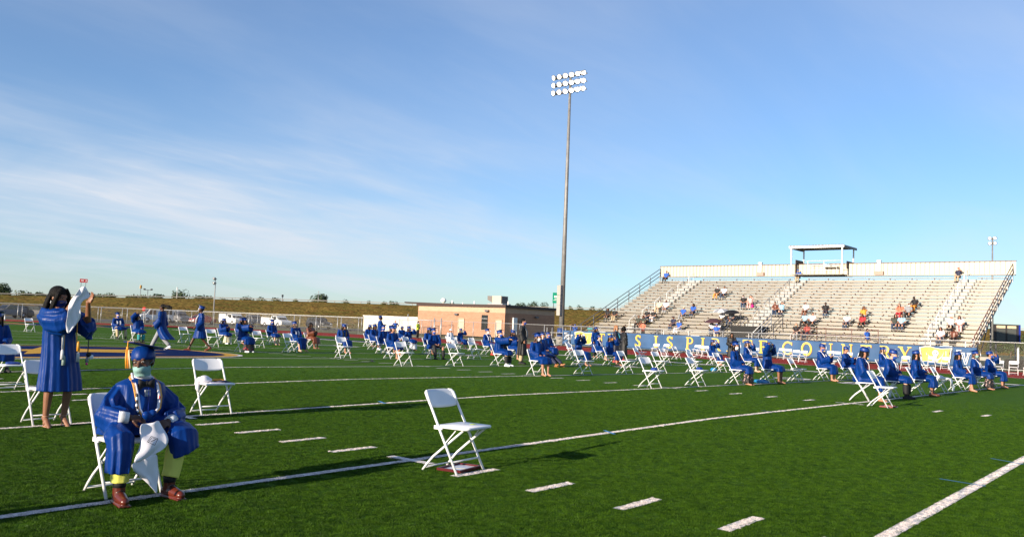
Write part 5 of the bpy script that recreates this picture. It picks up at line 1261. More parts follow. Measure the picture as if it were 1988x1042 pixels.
# ------------------------------------------------------------------ chairs and graduates on the field
CHP = {'A1': (16.47, 9.39), 'A2': (18.97, 9.39), 'A3': (22.65, 13.97), 'A4a': (34.66, 23.11), 'A4b': (28.55, 18.54), 'A5': (30.91, 18.54), 'A6': (25.0, 13.97), 'B1': (12.94, 4.82), 'B2': (15.39, 4.82), 'B3': (21.28, 9.39), 'B4': (29.8, 13.97), 'B5': (39.15, 18.54), 'B6': (27.42, 13.97), 'B7': (35.08, 18.54), 'B9': (23.92, 9.39), 'B8': (32.41, 13.97), 'C1': (34.65, 13.97), 'C2': (26.17, 9.39), 'C3': (17.86, 4.82), 'C4': (28.78, 9.39), 'C5': (20.23, 4.82), 'D1': (22.64, 4.82), 'D2': (25.06, 4.82), 'D3': (27.63, 4.82), 'D4': (39.21, 9.39), 'c1': (14.99, 0.25), 'c2': (13.35, -0.71), 'c3': (17.33, 0.25), 'c4': (19.85, 0.25), 'c5': (22.48, 0.25), 'c6': (24.79, 0.25), 'c7': (27.35, 0.25), 'c8': (29.75, 0.25), 'E3': (32.31, 4.82), 'E5': (42.1, 5.61), 'G1': (15.27, 13.97), 'G2': (18.8, 18.54), 'G3': (22.97, 23.11), 'G4': (33.94, 32.25), 'G5': (34.96, 32.25), 'G6': (29.68, 27.68), 'G7': (31.2, 27.68), 'G8': (21.29, 18.54), 'G9': (27.26, 23.11), 'G10': (22.09, 23.6), 'H1': (17.6, 13.97), 'H2': (23.85, 18.54), 'H3': (28.65, 23.4), 'H5': (14.03, 9.39), 'H6': (20.16, 13.97), 'H7': (26.52, 18.54), 'H8': (39.07, 27.68), 'R1a': (12.86, 13.97), 'R1b': (16.47, 18.54), 'R1c': (20.04, 23.11), 'R1d': (23.48, 27.68), 'R1e': (27.04, 32.25), 'R1h': (20.93, 23.6), 'R1i': (25.98, 27.68), 'R1j': (33.9, 36.83), 'R1l': (36.5, 36.4), 'R2a': (15.0, 23.11), 'R2c': (16.1, 24.3), 'R2d': (19.41, 27.68), 'R2e': (14.08, 18.54), 'R2f': (17.72, 23.11), 'R3a': (14.19, 27.68), 'R3b': (17.5, 32.25), 'R3c': (18.9, 32.9), 'R3d': (12.79, 23.11), 'R3e': (16.52, 27.68), 'R3f': (20.35, 32.25), 'R3g': (23.75, 36.83), 'R4a': (14.31, 36.83), 'R4b': (13.05, 32.25), 'R4d': (15.43, 32.25), 'L1': (13.59, 45.97), 'L2': (14.6, 45.4), 'L3': (14.59, 41.4), 'L4': (-0.5, 9.39), 'L5': (0.83, 13.97)}
jr = random.Random(21)
CHL = {
'A1': 'empty white folding chair directly left of the pair behind it, in front of the woman with raised arms', 'A2': 'empty white folding chair in front of the standing staff in black gowns',
'A4a': 'farther of two overlapping white chairs under the white monogram at the left end of the banner', 'A4b': 'nearer of two overlapping white chairs under the white monogram at the left end of the banner',
'B1': 'large empty white chair with a small blue bundle on its seat, below the letters IS', 'B2': 'empty white chair with a blue bundle on the seat, nearest of three in a column below the letter P',
'B3': 'empty white chair just behind and right of the chair with the small blue bundle', 'B4': 'empty white chair in the middle, directly below the letter S of IS', 'B5': 'lone white chair leaning against the view of the banner right of the letter S of IS',
'B6': 'empty white chair left of the bundle chair, nearer of two overlapping', 'B7': 'empty white chair left of the bundle chair, farther of two overlapping', 'B9': 'middle chair of the three in a column below the letter P', 'B8': 'rear chair of the three in a column below the letter P',
'C2': 'empty white chair with a blue item on the seat beside a bright cyan bag', 'D1': 'empty white chair with a brown booklet on the seat below the letter C of COUNTRY', 'D4': 'empty white chair behind the two graduates looking at phones',
'c2': 'front empty white chair with a red framed certificate lying under it, in front of the long haired woman', 'c5': 'empty white chair with a white cloth hanging off its seat, right end of the field',
'E5': 'empty white chair near the track behind the woman with straight black hair at right', 'G1': 'empty white chair right of the man with wide knees, in front of the tan building', 'G6': 'small empty white chair behind the chair with the dark seat cloth, right of the white uniform',
'G7': 'empty white chair on the far side of the sideline below the tan building door', 'G8': 'empty white chair below the dark window of the tan building', 'G10': 'empty white chair left of the man with wide knees, behind the white shed guard', 'H8': 'small empty white chair left of the blue barrel by the track',
'R1a': 'empty white chair directly in front of the curly haired woman with crossed legs', 'R1l': 'small empty white chair at the edge of the track below the white shed', 'R2a': 'empty white chair left of the graduate in a white hood seen from behind', 'R2e': 'empty white chair in front of the woman whose head is bowed under a flat blue cap',
'R3a': 'empty white chair directly behind the walking graduate in brown boots', 'R3e': 'empty white chair right of the rose floral dress', 'R3g': 'small empty white chair behind the woman with a blue mask and bare legs', 'R4d': 'empty white chair between the running and the walking graduate',
'L1': 'left one of two small white chairs at the far left by the track', 'L2': 'right one of two small white chairs at the far left by the track', 'L3': 'small white chair half hidden behind the standing girl\'s hanging sleeve', 'L4': 'white chair cut by the left edge of the photo with a blue cap on its seat'}
# graduates: chair id -> (pose, skin, hair, hair colour, mask, keyword arguments, label)
G_ = {
'A3': ('both_up', skin_t, 'vlong', hair_k, None, {}, 'graduate with very long black hair raising both arms, seated in front of the banner emblem'),
'A5': ('lap', skin_l, 'short', hair_br, None, dict(stole=white_s, legm=khaki, short=.1, rz=.25), 'graduate with a white stole and bare knees seated below the left flag emblem'),
'A6': ('face', skin_t, 'mid', hair_k, orange_c, dict(rz=.1), 'seated graduate in an orange mask holding hands to the face'),
'C1': ('face', skin_t, 'long', hair_k, white_c, {}, 'graduate in a white mask holding a phone up, seated below the letter R of PIRATE'),
'C3': ('lap_turn', skin_t, 'vlong', hair_k, white_c, dict(legs='skirt', hem=.34), 'large seated graduate with very long black hair and a black floral skirt showing under the gown'),
'C4': ('face', skin_l, 'mid', hair_br, None, dict(stole=white_s), 'seated graduate with a white collar lifting a phone, behind the woman in the floral skirt'),
'C5': ('both_up', skin_m, 'long', hair_br, surgical, dict(hem=.38), 'graduate in a pale mask with one elbow raised to the tilted cap, bare knees showing'),
'D2': ('phone', skin_t, 'bun', hair_br, blue_mask, dict(stole=white_s), 'seated graduate with gathered dark hair reading a phone below the letter U'),
'D3': ('phone', skin_t, 'short', hair_k, None, {}, 'seated short haired graduate bent over a phone below the letter N'),
'c1': ('down', skin_t, 'vlong', hair_k, None, dict(stole=white_s, yaw=.2, rz=.35), 'seated graduate seen from behind with waist length dark hair and a white hood'),
'c3': ('down', skin_l, 'short', hair_br, blue_mask, dict(stole=white_s, legm=black_c, shoem=black_c, hem=.40), 'broad seated graduate with glasses, blue mask and black trousers looking down'),
'c4': ('lap', skin_t, 'vlong', hair_k, None, dict(shoem=brown_c), 'seated graduate with long straight black hair and sandals, right of the man in black trousers'),
'c6': ('lap', skin_t, 'vlong', hair_k, None, {}, 'seated graduate with glossy black hair hiding the face, right of the chair with the white cloth'),
'c7': ('lap_turn', skin_t, 'long', hair_br, surgical, dict(stole=white_s, legs='skirt', hem=.36), 'seated graduate with a pale mask and white collar, middle of the last three at right'),
'c8': ('face', skin_t, 'short', hair_k, blue_mask, dict(stole=white_s), 'rightmost seated graduate leaning the head on one hand'),
'E3': ('lap', skin_l, 'mid', hair_br, None, dict(stole=white_s), 'seated graduate with a white collar behind the broad man in black trousers'),
'G2': ('back_lean', skin_t, 'short', hair_k, blue_mask, dict(legm=black_c, shoem=black_c, hem=.40, rz=-.45, open_=True), 'man with knees wide apart, blue mask and dark trousers in front of the tan building'),
'G3': ('lap', skin_m, 'long', hair_k, white_c, {}, 'seated woman with a white mask just behind the man with wide knees'),
'G4': ('lap', skin_t, 'short', hair_k, None, dict(gown=white_c, cap=None, hat=white_c), 'small seated person in a white uniform and white cap below the tan building'),
'G5': ('face', skin_t, 'long', hair_br, surgical, {}, 'seated graduate with a pale mask touching the chin, beside the white uniform'),
'G9': ('lap', skin_l, 'short', hair_br, white_c, dict(stole=white_s, shoem=red_c), 'seated graduate with a broad white stole and red shoes below the tan building corner'),
'H1': ('arm_out', skin_l, 'short', hair_br, blue_mask, dict(legm=black_c, shoem=white_c, hem=.40), 'seated graduate reaching one arm forward, black trousers and white shoes'),
'H2': ('phone', skin_t, 'mid', hair_k, None, {}, 'seated graduate between the reaching man and the man in the black gown'),
'H3': ('lap', skin_m, 'short', hair_k, None, dict(gown=gown_k, cap=None), 'seated person in black half hidden behind the reaching man'),
'H5': ('lap', skin_t, 'mid', hair_br, white_c, dict(rz=-.5, hem=.36, stole=None), 'seated graduate facing the camera in a white mask with bare legs and sandals, centre of the field'),
'H6': ('stretch', skin_t, 'short', hair_br, None, dict(legm=navy_c, shoem=mat('tan_boot', (.30,.12,.04), .5), hem=.38), 'graduate lounging with legs stretched out and tan boots, behind the woman in a white mask'),
'H7': ('lap', skin_t, 'short', hair_k, blue_mask, {}, 'seated graduate behind the lounging man in tan boots'),
'R1b': ('cross', skin_t, 'curly', hair_br, None, dict(hem=.36), 'seated graduate with curly dark hair and crossed bare legs in front of the white shed'),
'R1c': ('lap_turn', skin_l, 'short', hair_br, blue_mask, dict(legm=black_c, hem=.40, shoem=white_c), 'seated graduate in a blue mask and black trousers left of the curly haired woman'),
'R1d': ('lap', skin_m, 'long', hair_k, None, dict(shoem=white_c), 'seated graduate with bushy black hair left of the standing man by the white shed'),
'R1e': ('down', skin_m, 'mid', hair_k, None, {}, 'leftmost seated graduate of the group below the white shed, head bowed'),
'R1h': ('lap', skin_t, 'short', hair_k, surgical, {}, 'seated graduate mostly hidden behind the curly haired woman'),
'R1i': ('face', skin_t, 'long', hair_k, blue_mask, dict(legs='skirt', shirtm=white_c, hem=.4), 'seated graduate in a white skirt raising one hand to the cap, near the guard in yellow'),
'R1j': ('lap', skin_d, 'curly', hair_k, None, {}, 'seated person with a round dark hairdo left of the woman in the white skirt'),
'R2c': ('back_lean', skin_l, 'mid', hair_br, None, dict(stole=white_s, hem=.10, rz=.3), 'graduate in a broad white hood seen from behind with the gown trailing to the grass'),
'R2d': ('phone', skin_m, 'long', hair_k, None, dict(gown=brown_c, cap=None), 'dark haired person in brown seated beyond the white hooded graduate'),
'R2f': ('down', skin_t, 'vlong', hair_k, None, dict(stole=black_c), 'seated graduate bowing the head so the flat blue cap top shows'),
'R3b': ('phone', skin_m, 'long', hair_k, blue_mask, dict(legs='skirt', shirtm=cream_c, hem=.42, shoem=white_c), 'seated graduate in a cream skirt and white shoes right of the walking graduate'),
'R3c': ('lap', skin_t, 'mid', hair_br, white_c, {}, 'seated graduate in a white mask between the cream skirt and the rose floral dress'),
'R3d': ('arm_out', skin_m, 'mid', hair_k, None, dict(legs='skirt', shirtm=rose_floral, hem=.30, shoem=white_c), 'seated graduate with a wide black dress printed with roses spreading over the grass'),
'R3f': ('lap_turn', skin_l, 'long', hair_k, blue_mask, dict(hem=.40), 'seated graduate in a blue mask with pale bare legs in front of the white pickup'),
'R4a': ('back_lean', skin_l, 'short', hair_br, blue_mask, dict(legm=khaki, shoem=black_c, hem=.44, stole=white_s), 'relaxed seated graduate in khaki trousers at the far left, left of two'),
'R4b': ('raise', skin_t, 'mid', hair_k, None, dict(legm=teal, shoem=black_c, hem=.42), 'seated graduate lifting one arm above the head, beside the running graduate'),
'L5': ('lap', skin_m, 'long', hair_k, None, dict(shoem=black_c), 'seated graduate cut off by the left edge of the photo'),
}
def cg(z, x, y): return (x, y, gz(x, y)+.004+z)
for k, (x, y) in CHP.items():
    rz = jr.uniform(-.10, .10)
    if k in G_:
        pose, sk, hr, hm3, mk, kw, lab = G_[k]; kw = dict(kw); pose = jr.choice(['lap','lap_b','lap_c']) if pose == 'lap' and not kw.get('legm') and not kw.get('legs') else pose; rz += kw.pop('rz', 0)*.6; kw.pop('yaw', 0)
        chair(x, y, rz, 'white chair under the ' + lab.replace('seated ','',1))
        make_person(cg(0, x, y), rz+jr.uniform(-.05,.05), pose, sk, hr, hm3, mk, lab, scale=jr.uniform(.97,1.04), group='graduates seated on the field', **kw)
    else:
        if k == 'c2': rz = .05
        chair(x, y, rz, CHL[k])
# chairs for guests along the banner, facing the field
BNP = [(46.48,24.24,'white chair on the track facing the field, left one below the letter I of IS'),(46.2,23.3,'white chair on the track facing the field, right one below the letter I of IS'),(50.2,23.0,'rear chair of the crowded white trio below the letters PI'),(47.9,21.5,'left front chair of the crowded white trio below the letters PI'),(46.3,20.3,'right front chair of the crowded white trio below the letters PI'),
 (51.6,19.6,'white chair facing the field just left under the letter T of PIRATE, rear of two'),(50.6,18.7,'white chair facing the field under the letter T of PIRATE, front of two'),(54.0,18.2,'leftmost of four white chairs facing the field under the letter C'),(53.0,17.3,'second from the left of four white chairs facing the field under the letter C'),(49.1,15.2,'third of four white chairs facing the field, under the letter O'),(48.3,14.4,'rightmost of four white chairs facing the field, under the letter O'),
 (53.2,14.4,'white chair facing the field behind the woman reading a phone, left of two'),(52.2,13.6,'white chair facing the field behind the woman reading a phone, right of two'),(50.3,12.2,'left of two white chairs facing the field under the letter T of COUNTRY'),(50.2,11.4,'right of two white chairs facing the field under the letter T of COUNTRY'),(46.5,7.7,'lone white chair facing the field below the letter Y'),
 (50.7,7.3,'left of two white chairs facing the field in front of the right flag emblem'),(50.5,6.5,'right of two white chairs facing the field in front of the right flag emblem'),(48.0,3.2,'left of three white chairs facing the field at the right end'),(48.2,2.5,'middle of three white chairs facing the field at the right end'),(48.4,1.8,'right of three white chairs facing the field at the right end')]
for x, y, lab in BNP: chair(x, y, radians(-90)+jr.uniform(-.12,.12), lab, 'white chairs facing the field along the banner')
# standing people
def stand(x, y, rz, pose, sk, hr, hm3, mk, lab, sc=1.0, z=None, **kw):
    return make_person((x, y, gz(x, y)+.004 if z is None else z), rz, pose, sk, hr, hm3, mk, lab, scale=sc, **kw)
dk_hood = mat('navy_hood', (.008,.010,.04), .6)
stand(33.8,20.7,-.3,'stand',skin_m,'long',hair_k,None,'standing graduate in blue gown and tasselled cap in front of the banner letter T',1.0,hem=.30,legm=black_c,group='graduates standing')
a8 = stand(28.9,16.2,.4,'stand_clasp',skin_l,'mid',hair_bl,None,'standing woman with reddish blond hair in a dark gown with cyan and orange hood',1.06,gown=mat('dark_navy_gown',(.010,.010,.030),.6),cap=None,hem=.28,stole=mat('cyan_hood',(.10,.62,.75),.5),shoem=red_c,group='staff standing in dark gowns')
stand(33.1,18.5,2.6,'stand',skin_m,'short',hair_k,None,'standing person in black gown with a white hood, middle of the three staff',1.0,gown=gown_k,cap=None,hem=.28,stole=white_s,shoem=black_c,group='staff standing in dark gowns')
stand(31.2,17.2,.9,'stand',skin_d,'curly',hair_k,None,'standing woman with curly black hair in a long black gown, right of the three staff',1.04,gown=gown_k,cap=None,hem=.24,shoem=red_c,group='staff standing in dark gowns')
stand(41.0,15.9,-1.0,'stand_clasp',skin_m,'long',hair_k,None,'standing woman in a black gown facing left below the letter A of PIRATE',1.0,gown=gown_k,cap=None,hem=.3,shoem=black_c,group='staff standing in dark gowns')
stand(20.1,14.9,.5,'stand',skin_t,'short',hair_k,blue_mask,'stout man standing in a long black gown and blue mask in the middle of the field',1.06,gown=gown_k,cap=None,hem=.34,stole=grey_c,legm=khaki,shoem=black_c,group='staff standing in dark gowns')
stand(27.6,31.9,1.0,'stand',skin_d,'short',hair_k,None,'man standing in blue gown and cap left of the white shed, facing right',1.08,hem=.40,legm=black_c,stole=white_s,shoem=black_c,group='graduates standing')
stand(53.0,58.4,2.9,'hips',skin_t,None,hair_k,None,'man in a blue polo shirt seen from behind in front of the white shed',1.0,outfit='c',shirtm=polo_b,legm=khaki,shoem=black_c,group='stewards in blue polo shirts')
gd = stand(53.4,55.5,.2,'stand_clasp',skin_d,'short',hair_k,white_c,'guard in a yellow high visibility vest and black trousers at the gate',1.0,outfit='c',shirtm=hiviz,legm=black_c,shoem=black_c)
stand(9.83,23.9,-2.44,'walk',skin_d,'blown',hair_k,None,'graduate hurrying away with black hair and billowing blue gown',1.0,hem=.40,cap=None,skew=(.04,.30),legm=grey_c,shoem=white_c,group='graduates walking')
stand(11.0,23.2,-2.0,'walk',skin_d,'short',hair_k,None,'graduate in blue gown and cap striding left in brown boots',1.0,hem=.48,stole=silver_c,shoem=brown_c,group='graduates walking')
# ------------------------------------------------------------------ spectators in the grandstand
SP = [
(5,39.39,'lap',skin_m,'long',hair_k,None,black_c,camo,None,'woman in a black top and dark patterned trousers, far left pair low on the grandstand'),
(5,38.56,'lap',skin_t,'short',hair_k,surgical,black_c,khaki,None,'person in a black shirt, teal mask and khaki trousers, far left pair low on the grandstand'),
(8,35.01,'lap',skin_l,'short',hair_br,white_c,cream_c,khaki,None,'spectator in a cream shirt and khaki trousers beside the left aisle'),
(8,34.28,'lap',skin_t,'short',hair_k,black_c,white_c,grey_c,None,'spectator in a white shirt and grey trousers right of the left aisle'),
(5,34.96,'lap',skin_t,'short',hair_k,surgical,black_c,jeans,None,'spectator in a black shirt with teal mask below the white shirted pair, left one'),
(5,34.32,'down',skin_l,'short',hair_k,white_c,black_c,white_c,None,'spectator in a black shirt and white shorts below the white shirted pair, right one'),
(3,35.04,'lap',skin_m,'short',hair_k,None,camo,black_c,None,'spectator in dark clothes low near the left aisle, left of two'),
(3,34.46,'down',skin_m,'mid',hair_br,None,camo,brown_c,None,'spectator in dark clothes low near the left aisle, right of two'),
(3,31.38,'lap',skin_m,'short',hair_k,None,navy_c,jeans,navy_c,'man in a navy shirt and cap low on the grandstand above the word IS'),
(2,30.39,'lap',skin_l,'mid',hair_br,white_c,polo_b,white_c,None,'woman in a blue top and white trousers low on the grandstand above the word IS'),
(19,39.0,'lap',skin_m,'short',hair_k,None,polo_b,black_c,None,'man in a blue shirt alone on the top row at the left end of the grandstand'),
(13,30.86,'lap',skin_l,'short',hair_br,white_c,black_c,orange_c,None,'spectator in a black shirt and orange trousers high on the grandstand'),
(13,30.16,'lap',skin_m,'short',hair_br,None,white_c,jeans,None,'spectator in a white shirt beside the orange trousers'),
(6,31.62,'lap',skin_t,'short',hair_bl,None,polo_b,grey_c,cream_c,'man in a blue shirt and pale hat, left of the blue pair'),
(7,31.0,'lap_turn',skin_m,'long',hair_k,None,polo_b,jeans,None,'woman in a bright blue top, right of the blue pair'),
(10,27.11,'lap',skin_t,'short',hair_k,white_c,black_c,jeans,None,'spectator in a black shirt and jeans beside the woman in pink'),
(10,26.46,'face',skin_l,'mid',hair_br,None,pink_c,pink_c,None,'woman in a pink dress with a magenta bag on the bench'),
(5,27.4,'lap',skin_d,'short',hair_k,None,white_c,khaki,None,'person in white under the grey and white umbrella'),
(5,26.52,'lap',skin_t,'short',hair_k,None,grey_c,jeans,None,'person in grey under the black umbrella'),
(2,27.2,'lap',skin_d,'long',hair_k,None,white_c,jeans,None,'woman in white under the maroon umbrella, left one'),
(2,26.63,'lap',skin_d,'long',hair_k,None,white_c,brown_c,None,'woman in white under the maroon umbrella, right one'),
(19,24.66,'lap',skin_l,'short',hair_br,None,polo_b,khaki,polo_b,'man in a blue shirt and cap sitting at the left end of the filming platform'),
(8,23.46,'lap',skin_t,'short',hair_br,None,brown_c,jeans,None,'spectator in brown just right of the middle aisle'),
(8,22.9,'face',skin_l,'mid',hair_k,None,lblue,navy_c,None,'woman wrapped in a blue and yellow cloth right of the middle aisle'),
(8,20.78,'down',skin_m,None,hair_k,white_c,white_c,brown_c,None,'bald man in a white shirt and brown trousers, top one of the small cluster'),
(8,19.12,'down',skin_d,'short',hair_k,None,black_c,jeans,None,'man in a black shirt and jeans sitting alone right of the cluster'),
(5,20.0,'lap',skin_m,None,hair_k,None,lblue,black_c,None,'man in a light blue shirt and black trousers in the middle of the cluster'),
(5,19.41,'lap',skin_t,'short',hair_k,None,white_c,black_c,None,'person in a white shirt and black trousers beside the light blue shirt'),
(2,19.87,'down',skin_l,'mid',hair_bl,surgical,black_c,grey_c,None,'person in black with teal mask on the lowest rows below the cluster'),
(2,18.98,'lap',skin_m,'short',hair_k,None,plaid,jeans,None,'man in a red plaid shirt and jeans on the lowest rows below the cluster'),
(5,16.61,'lap',skin_m,'short',hair_k,surgical,white_c,jeans,None,'person in a white shirt with teal mask left of the orange shirt'),
(7,15.79,'face',skin_m,'long',hair_br,None,orange_c,white_c,None,'woman in an orange shirt and white trousers leaning on one arm'),
(5,15.4,'down',skin_m,'mid',hair_k,None,red_cl,black_c,None,'person in a dark red shirt below the orange shirt'),
(10,12.51,'lap',skin_d,'short',hair_k,None,black_c,orange_c,black_c,'man in a black shirt and bright orange trousers left of the right aisle'),
(8,13.21,'lap',skin_l,'long',hair_br,None,salmon,red_cl,None,'woman in a salmon top and red trousers'),
(8,12.61,'lap',skin_t,'short',hair_br,white_c,grey_c,black_c,None,'man in a light grey shirt with teal phone beside the red trousers'),
(5,13.01,'lap',skin_t,'long',hair_k,None,camo,jeans,None,'person in dark patterned clothes, left of two below the red trousers'),
(5,12.5,'lap',skin_t,'mid',hair_br,None,lblue,jeans,None,'person in a pale patterned shirt, right of two below the red trousers'),
(19,10.79,'face',skin_l,'short',hair_br,None,navy_c,khaki,red_cl,'man in a blue shirt, cap and khaki shorts alone on the top row at the right aisle'),
(5,9.04,'face',skin_l,'short',hair_k,None,white_c,black_c,white_c,'man in a white shirt, white cap and black trousers in the right section'),
(5,8.43,'lap',skin_t,'mid',hair_k,None,white_c,pink_c,None,'woman in a white top and pink skirt in the right section'),
(2,9.22,'lap',skin_t,'long',hair_k,None,white_c,jeans,None,'woman with long dark hair in white at the lowest rows above the right flag emblem'),
(2,8.35,'lap',skin_d,'short',hair_k,None,brown_c,black_c,None,'person in dark brown at the lowest rows, right of the woman in white')]
for k, y, pose, sk, hr, hm3, mk, sm2, lm2, hat, lab in SP:
    x = GX+k*RUN; z = GZ+k*RISE; pose = jr.choice(['lap','lap_b','lap_c']) if pose == 'lap' else pose
    make_person((x-.03, y, z-.445), radians(-90)+jr.uniform(-.25,.25), pose, sk, hr, hm3, mk, lab, outfit='c', shirtm=sm2, legm=lm2, hat=hat, shoem=black_c, scale=1.06, group='spectators seated in the grandstand')
# standing on the walkway
WZ = GZ-.43
for x, y, rz, pose, sk, sm2, lm2, lab, hat, z in [
 (59.0,40.2,-1.4,'stand',skin_t,polo_b,khaki,'steward in a blue polo and khaki trousers at the left end of the grandstand',polo_b,ZF+.35),(59.6,40.9,2.6,'hands_head',skin_t,black_c,jeans,'person in black with both hands on the head left of the steward',None,ZF+.35),(60.6,39.6,-1.2,'stand',skin_t,teal,jeans,'person in a teal shirt behind the left steward',None,ZF+.35),
 (58.6,32.6,1.3,'hips',skin_l,salmon,black_c,'person in a salmon shirt and pale hat standing with back turned at the front rail',cream_c,WZ),
 (58.6,25.6,-1.2,'stand_clasp',skin_t,polo_b,khaki,'steward in a blue polo and cap standing at the front rail above the letter T',polo_b,WZ),(58.6,13.6,-.4,'stand',skin_m,polo_b,khaki,'steward in a blue polo standing side on at the front rail above the letters NT',None,WZ)]:
    make_person((x, y, z), rz, pose, sk, 'short' , hair_k, None, lab, outfit='c', shirtm=sm2, legm=lm2, hat=hat, shoem=black_c, scale=.98, group='people standing at the front of the grandstand')
def umbrella(x, y, z, r, m1, m2, label, tilt=(0,0)):
    u = empty('umbrella', (x, y, z), 0, label, 'umbrella', 'umbrellas in the grandstand'); u.rotation_euler = (tilt[0], tilt[1], 0)
    for i in range(8):
        a0_, a1_ = 2*pi*i/8, 2*pi*(i+1)/8; rs = []
        for t_ in (0,.35,.7,1.0): rs.append([(r*sin(t_*1.25)/sin(1.25)*cos(a0_+(a1_-a0_)*s_/3), r*sin(t_*1.25)/sin(1.25)*sin(a0_+(a1_-a0_)*s_/3), .95-(1-cos(t_*1.25))*r*.55-(0 if s_ in (0,3) else -.012)) for s_ in range(4)])
        obj('panel', MB().rings(rs, cap=False, closed=False), m1 if i % 2 else m2, u)
    obj('shaft', MB().tube([(0,0,0),(0,0,1.0)], .008, 6), steel, u)
umbrella(GX+5*RUN-.25, 27.35, GZ+5*RISE+.1, .72, grey_c, white_c, 'grey and white umbrella, the upper left of three open umbrellas', (0,-.15))
umbrella(GX+5*RUN-.25, 26.4, GZ+5*RISE+.0, .72, black_c, black_c, 'black umbrella, right of three open umbrellas', (0,-.15))
umbrella(GX+2*RUN-.25, 26.95, GZ+2*RISE+.1, .74, mat('maroon_cloth', (.07,.03,.035), .6), mat('maroon_cloth', (.07,.03,.035), .6), 'dark maroon umbrella, the lowest of three open umbrellas', (0,-.15))
bg_ = obj('handbag', MB().rings([ring((0,0,0),(.2,0,0),(0,.12,0),20), ring((0,0,.15),(.23,0,0),(0,.13,0),20), ring((0,0,.28),(.18,0,0),(0,.08,0),20)]).tube([(-.1,0,.27),(-.06,0,.4),(.06,0,.4),(.1,0,.27)], .012, 6), magenta, loc=(GX+9*RUN, 25.95, GZ+9*RISE+.03)); props(bg_, 'bright magenta bag on the bench beside the woman in pink', 'bag')
# small things on and under the chairs
def lump(name, loc, r, m, label, cat, seed=1, rz=0, vox=.008):
    mb = MB(); rr = random.Random(seed)
    for i in range(7): mb.ell((rr.uniform(-.5,.5)*r[0], rr.uniform(-.5,.5)*r[1], r[2]*.6), (r[0]*rr.uniform(.4,.7), r[1]*rr.uniform(.4,.7), r[2]*rr.uniform(.5,1)), Euler((rr.uniform(-.2,.2),rr.uniform(-.2,.2),rr.uniform(0,3))).to_matrix(), 12, 8)
    o = obj(name, remesh(mb, vox, 1, .6, name), m, loc=loc, rot=(0,0,rz)); return props(o, label, cat)
def seatz(x, y): return gz(x, y)+.004+.447
for k, r_, m_, nm, lb, ct in [('B1',(.11,.09,.05),cap_b,'graduation_hat','small blue bundle on the seat of the large empty chair below IS','cap'),('B2',(.12,.09,.05),cap_b,'graduation_hat','blue bundle on the seat of the front chair below the letter P','cap'),('C2',(.13,.10,.04),cap_b,'graduation_hat','blue bundle on the chair beside the cyan bag','cap'),('L4',(.14,.11,.03),cap_b,'graduation_hat','flat blue cap on the chair at the left edge','cap')]:
    x, y = CHP[k]; lump(nm, (x, y-.12, seatz(x, y)), r_, m_, lb, ct, 3)
x, y = CHP['D1']; o = obj('booklet', MB().box((0,0,.006),(.2,.15,.012),Euler((0,0,.3)).to_matrix()).box((0,0,.018),(.19,.14,.01),Euler((0,0,.4)).to_matrix()), mat('brown_booklet',(.32,.13,.05),.7), loc=(x, y-.1, seatz(x,y))); props(o, 'brown booklet on the empty chair below the letter C', 'booklet')
x, y = CHP['C2']; lump('cloth_bag', (x+.55, y+.5, gz(x,y)+.004), (.18,.14,.09), mat('cyan_cloth',(.015,.20,.42),.5), 'bright cyan bag on the grass right of the chair with a blue bundle', 'bag', 5)
x, y = CHP['C5']; lump('cyan_wrap', (x-.32, y-.02, gz(x,y)+.004), (.40,.20,.07), mat('cyan_cloth',(.015,.20,.42),.5), 'bright cyan cloth heaped on the grass under the graduate with the raised elbow', 'cloth', 8)
x, y = CHP['A4b']; lump('cyan_wrap', (x+.45, y-.3, gz(x,y)+.004), (.2,.14,.08), mat('cyan_cloth',(.015,.20,.42),.5), 'small cyan cloth on the grass below the overlapping pair of chairs', 'cloth', 9)
x, y = CHP['c5']; c5 = MB()
c5.rings([[(x_, y_, z_) for y_, z_ in ((.1,.455),(.0,.48),(-.12,.47),(-.24,.46),(-.33,.44),(-.36,.33),(-.35,.2))] for x_ in (-.13,-.05,.03,.12)], cap=False, closed=False)
w_ = obj('white_cloth', c5, white_s, loc=(x, y, gz(x,y)+.004)); w_.modifiers.new('t','SOLIDIFY').thickness = .008; props(w_, 'white stole draped over the seat of the empty chair at the right end', 'stole')
lump('white_cloth', (x-.02, y-.05, seatz(x,y)), (.15,.12,.05), white_s, 'crumpled white cloth on top of the draped stole at the right end', 'cloth', 12)
x, y = CHP['c6']; o = obj('bottle', MB().tube([(0,0,0),(0,0,.02),(0,0,.15),(0,0,.18),(0,0,.21)], [.03,.033,.033,.014,.014], 12), mat('clear_plastic',(.6,.66,.68),.15), loc=(x-.5, y+.0, gz(x,y)+.004)); props(o, 'small clear bottle on the grass left of the glossy black haired graduate', 'bottle')
x, y = CHP['c3']; o = obj('bottle', MB().tube([(0,0,0),(0,0,.02),(0,0,.16),(0,0,.19),(0,0,.22)], [.03,.035,.035,.014,.014], 12), mat('clear_plastic',(.6,.66,.68),.15), loc=(x+.05, y-.02, gz(x,y)+.004)); props(o, 'clear water bottle on the grass under the man in black trousers', 'bottle')
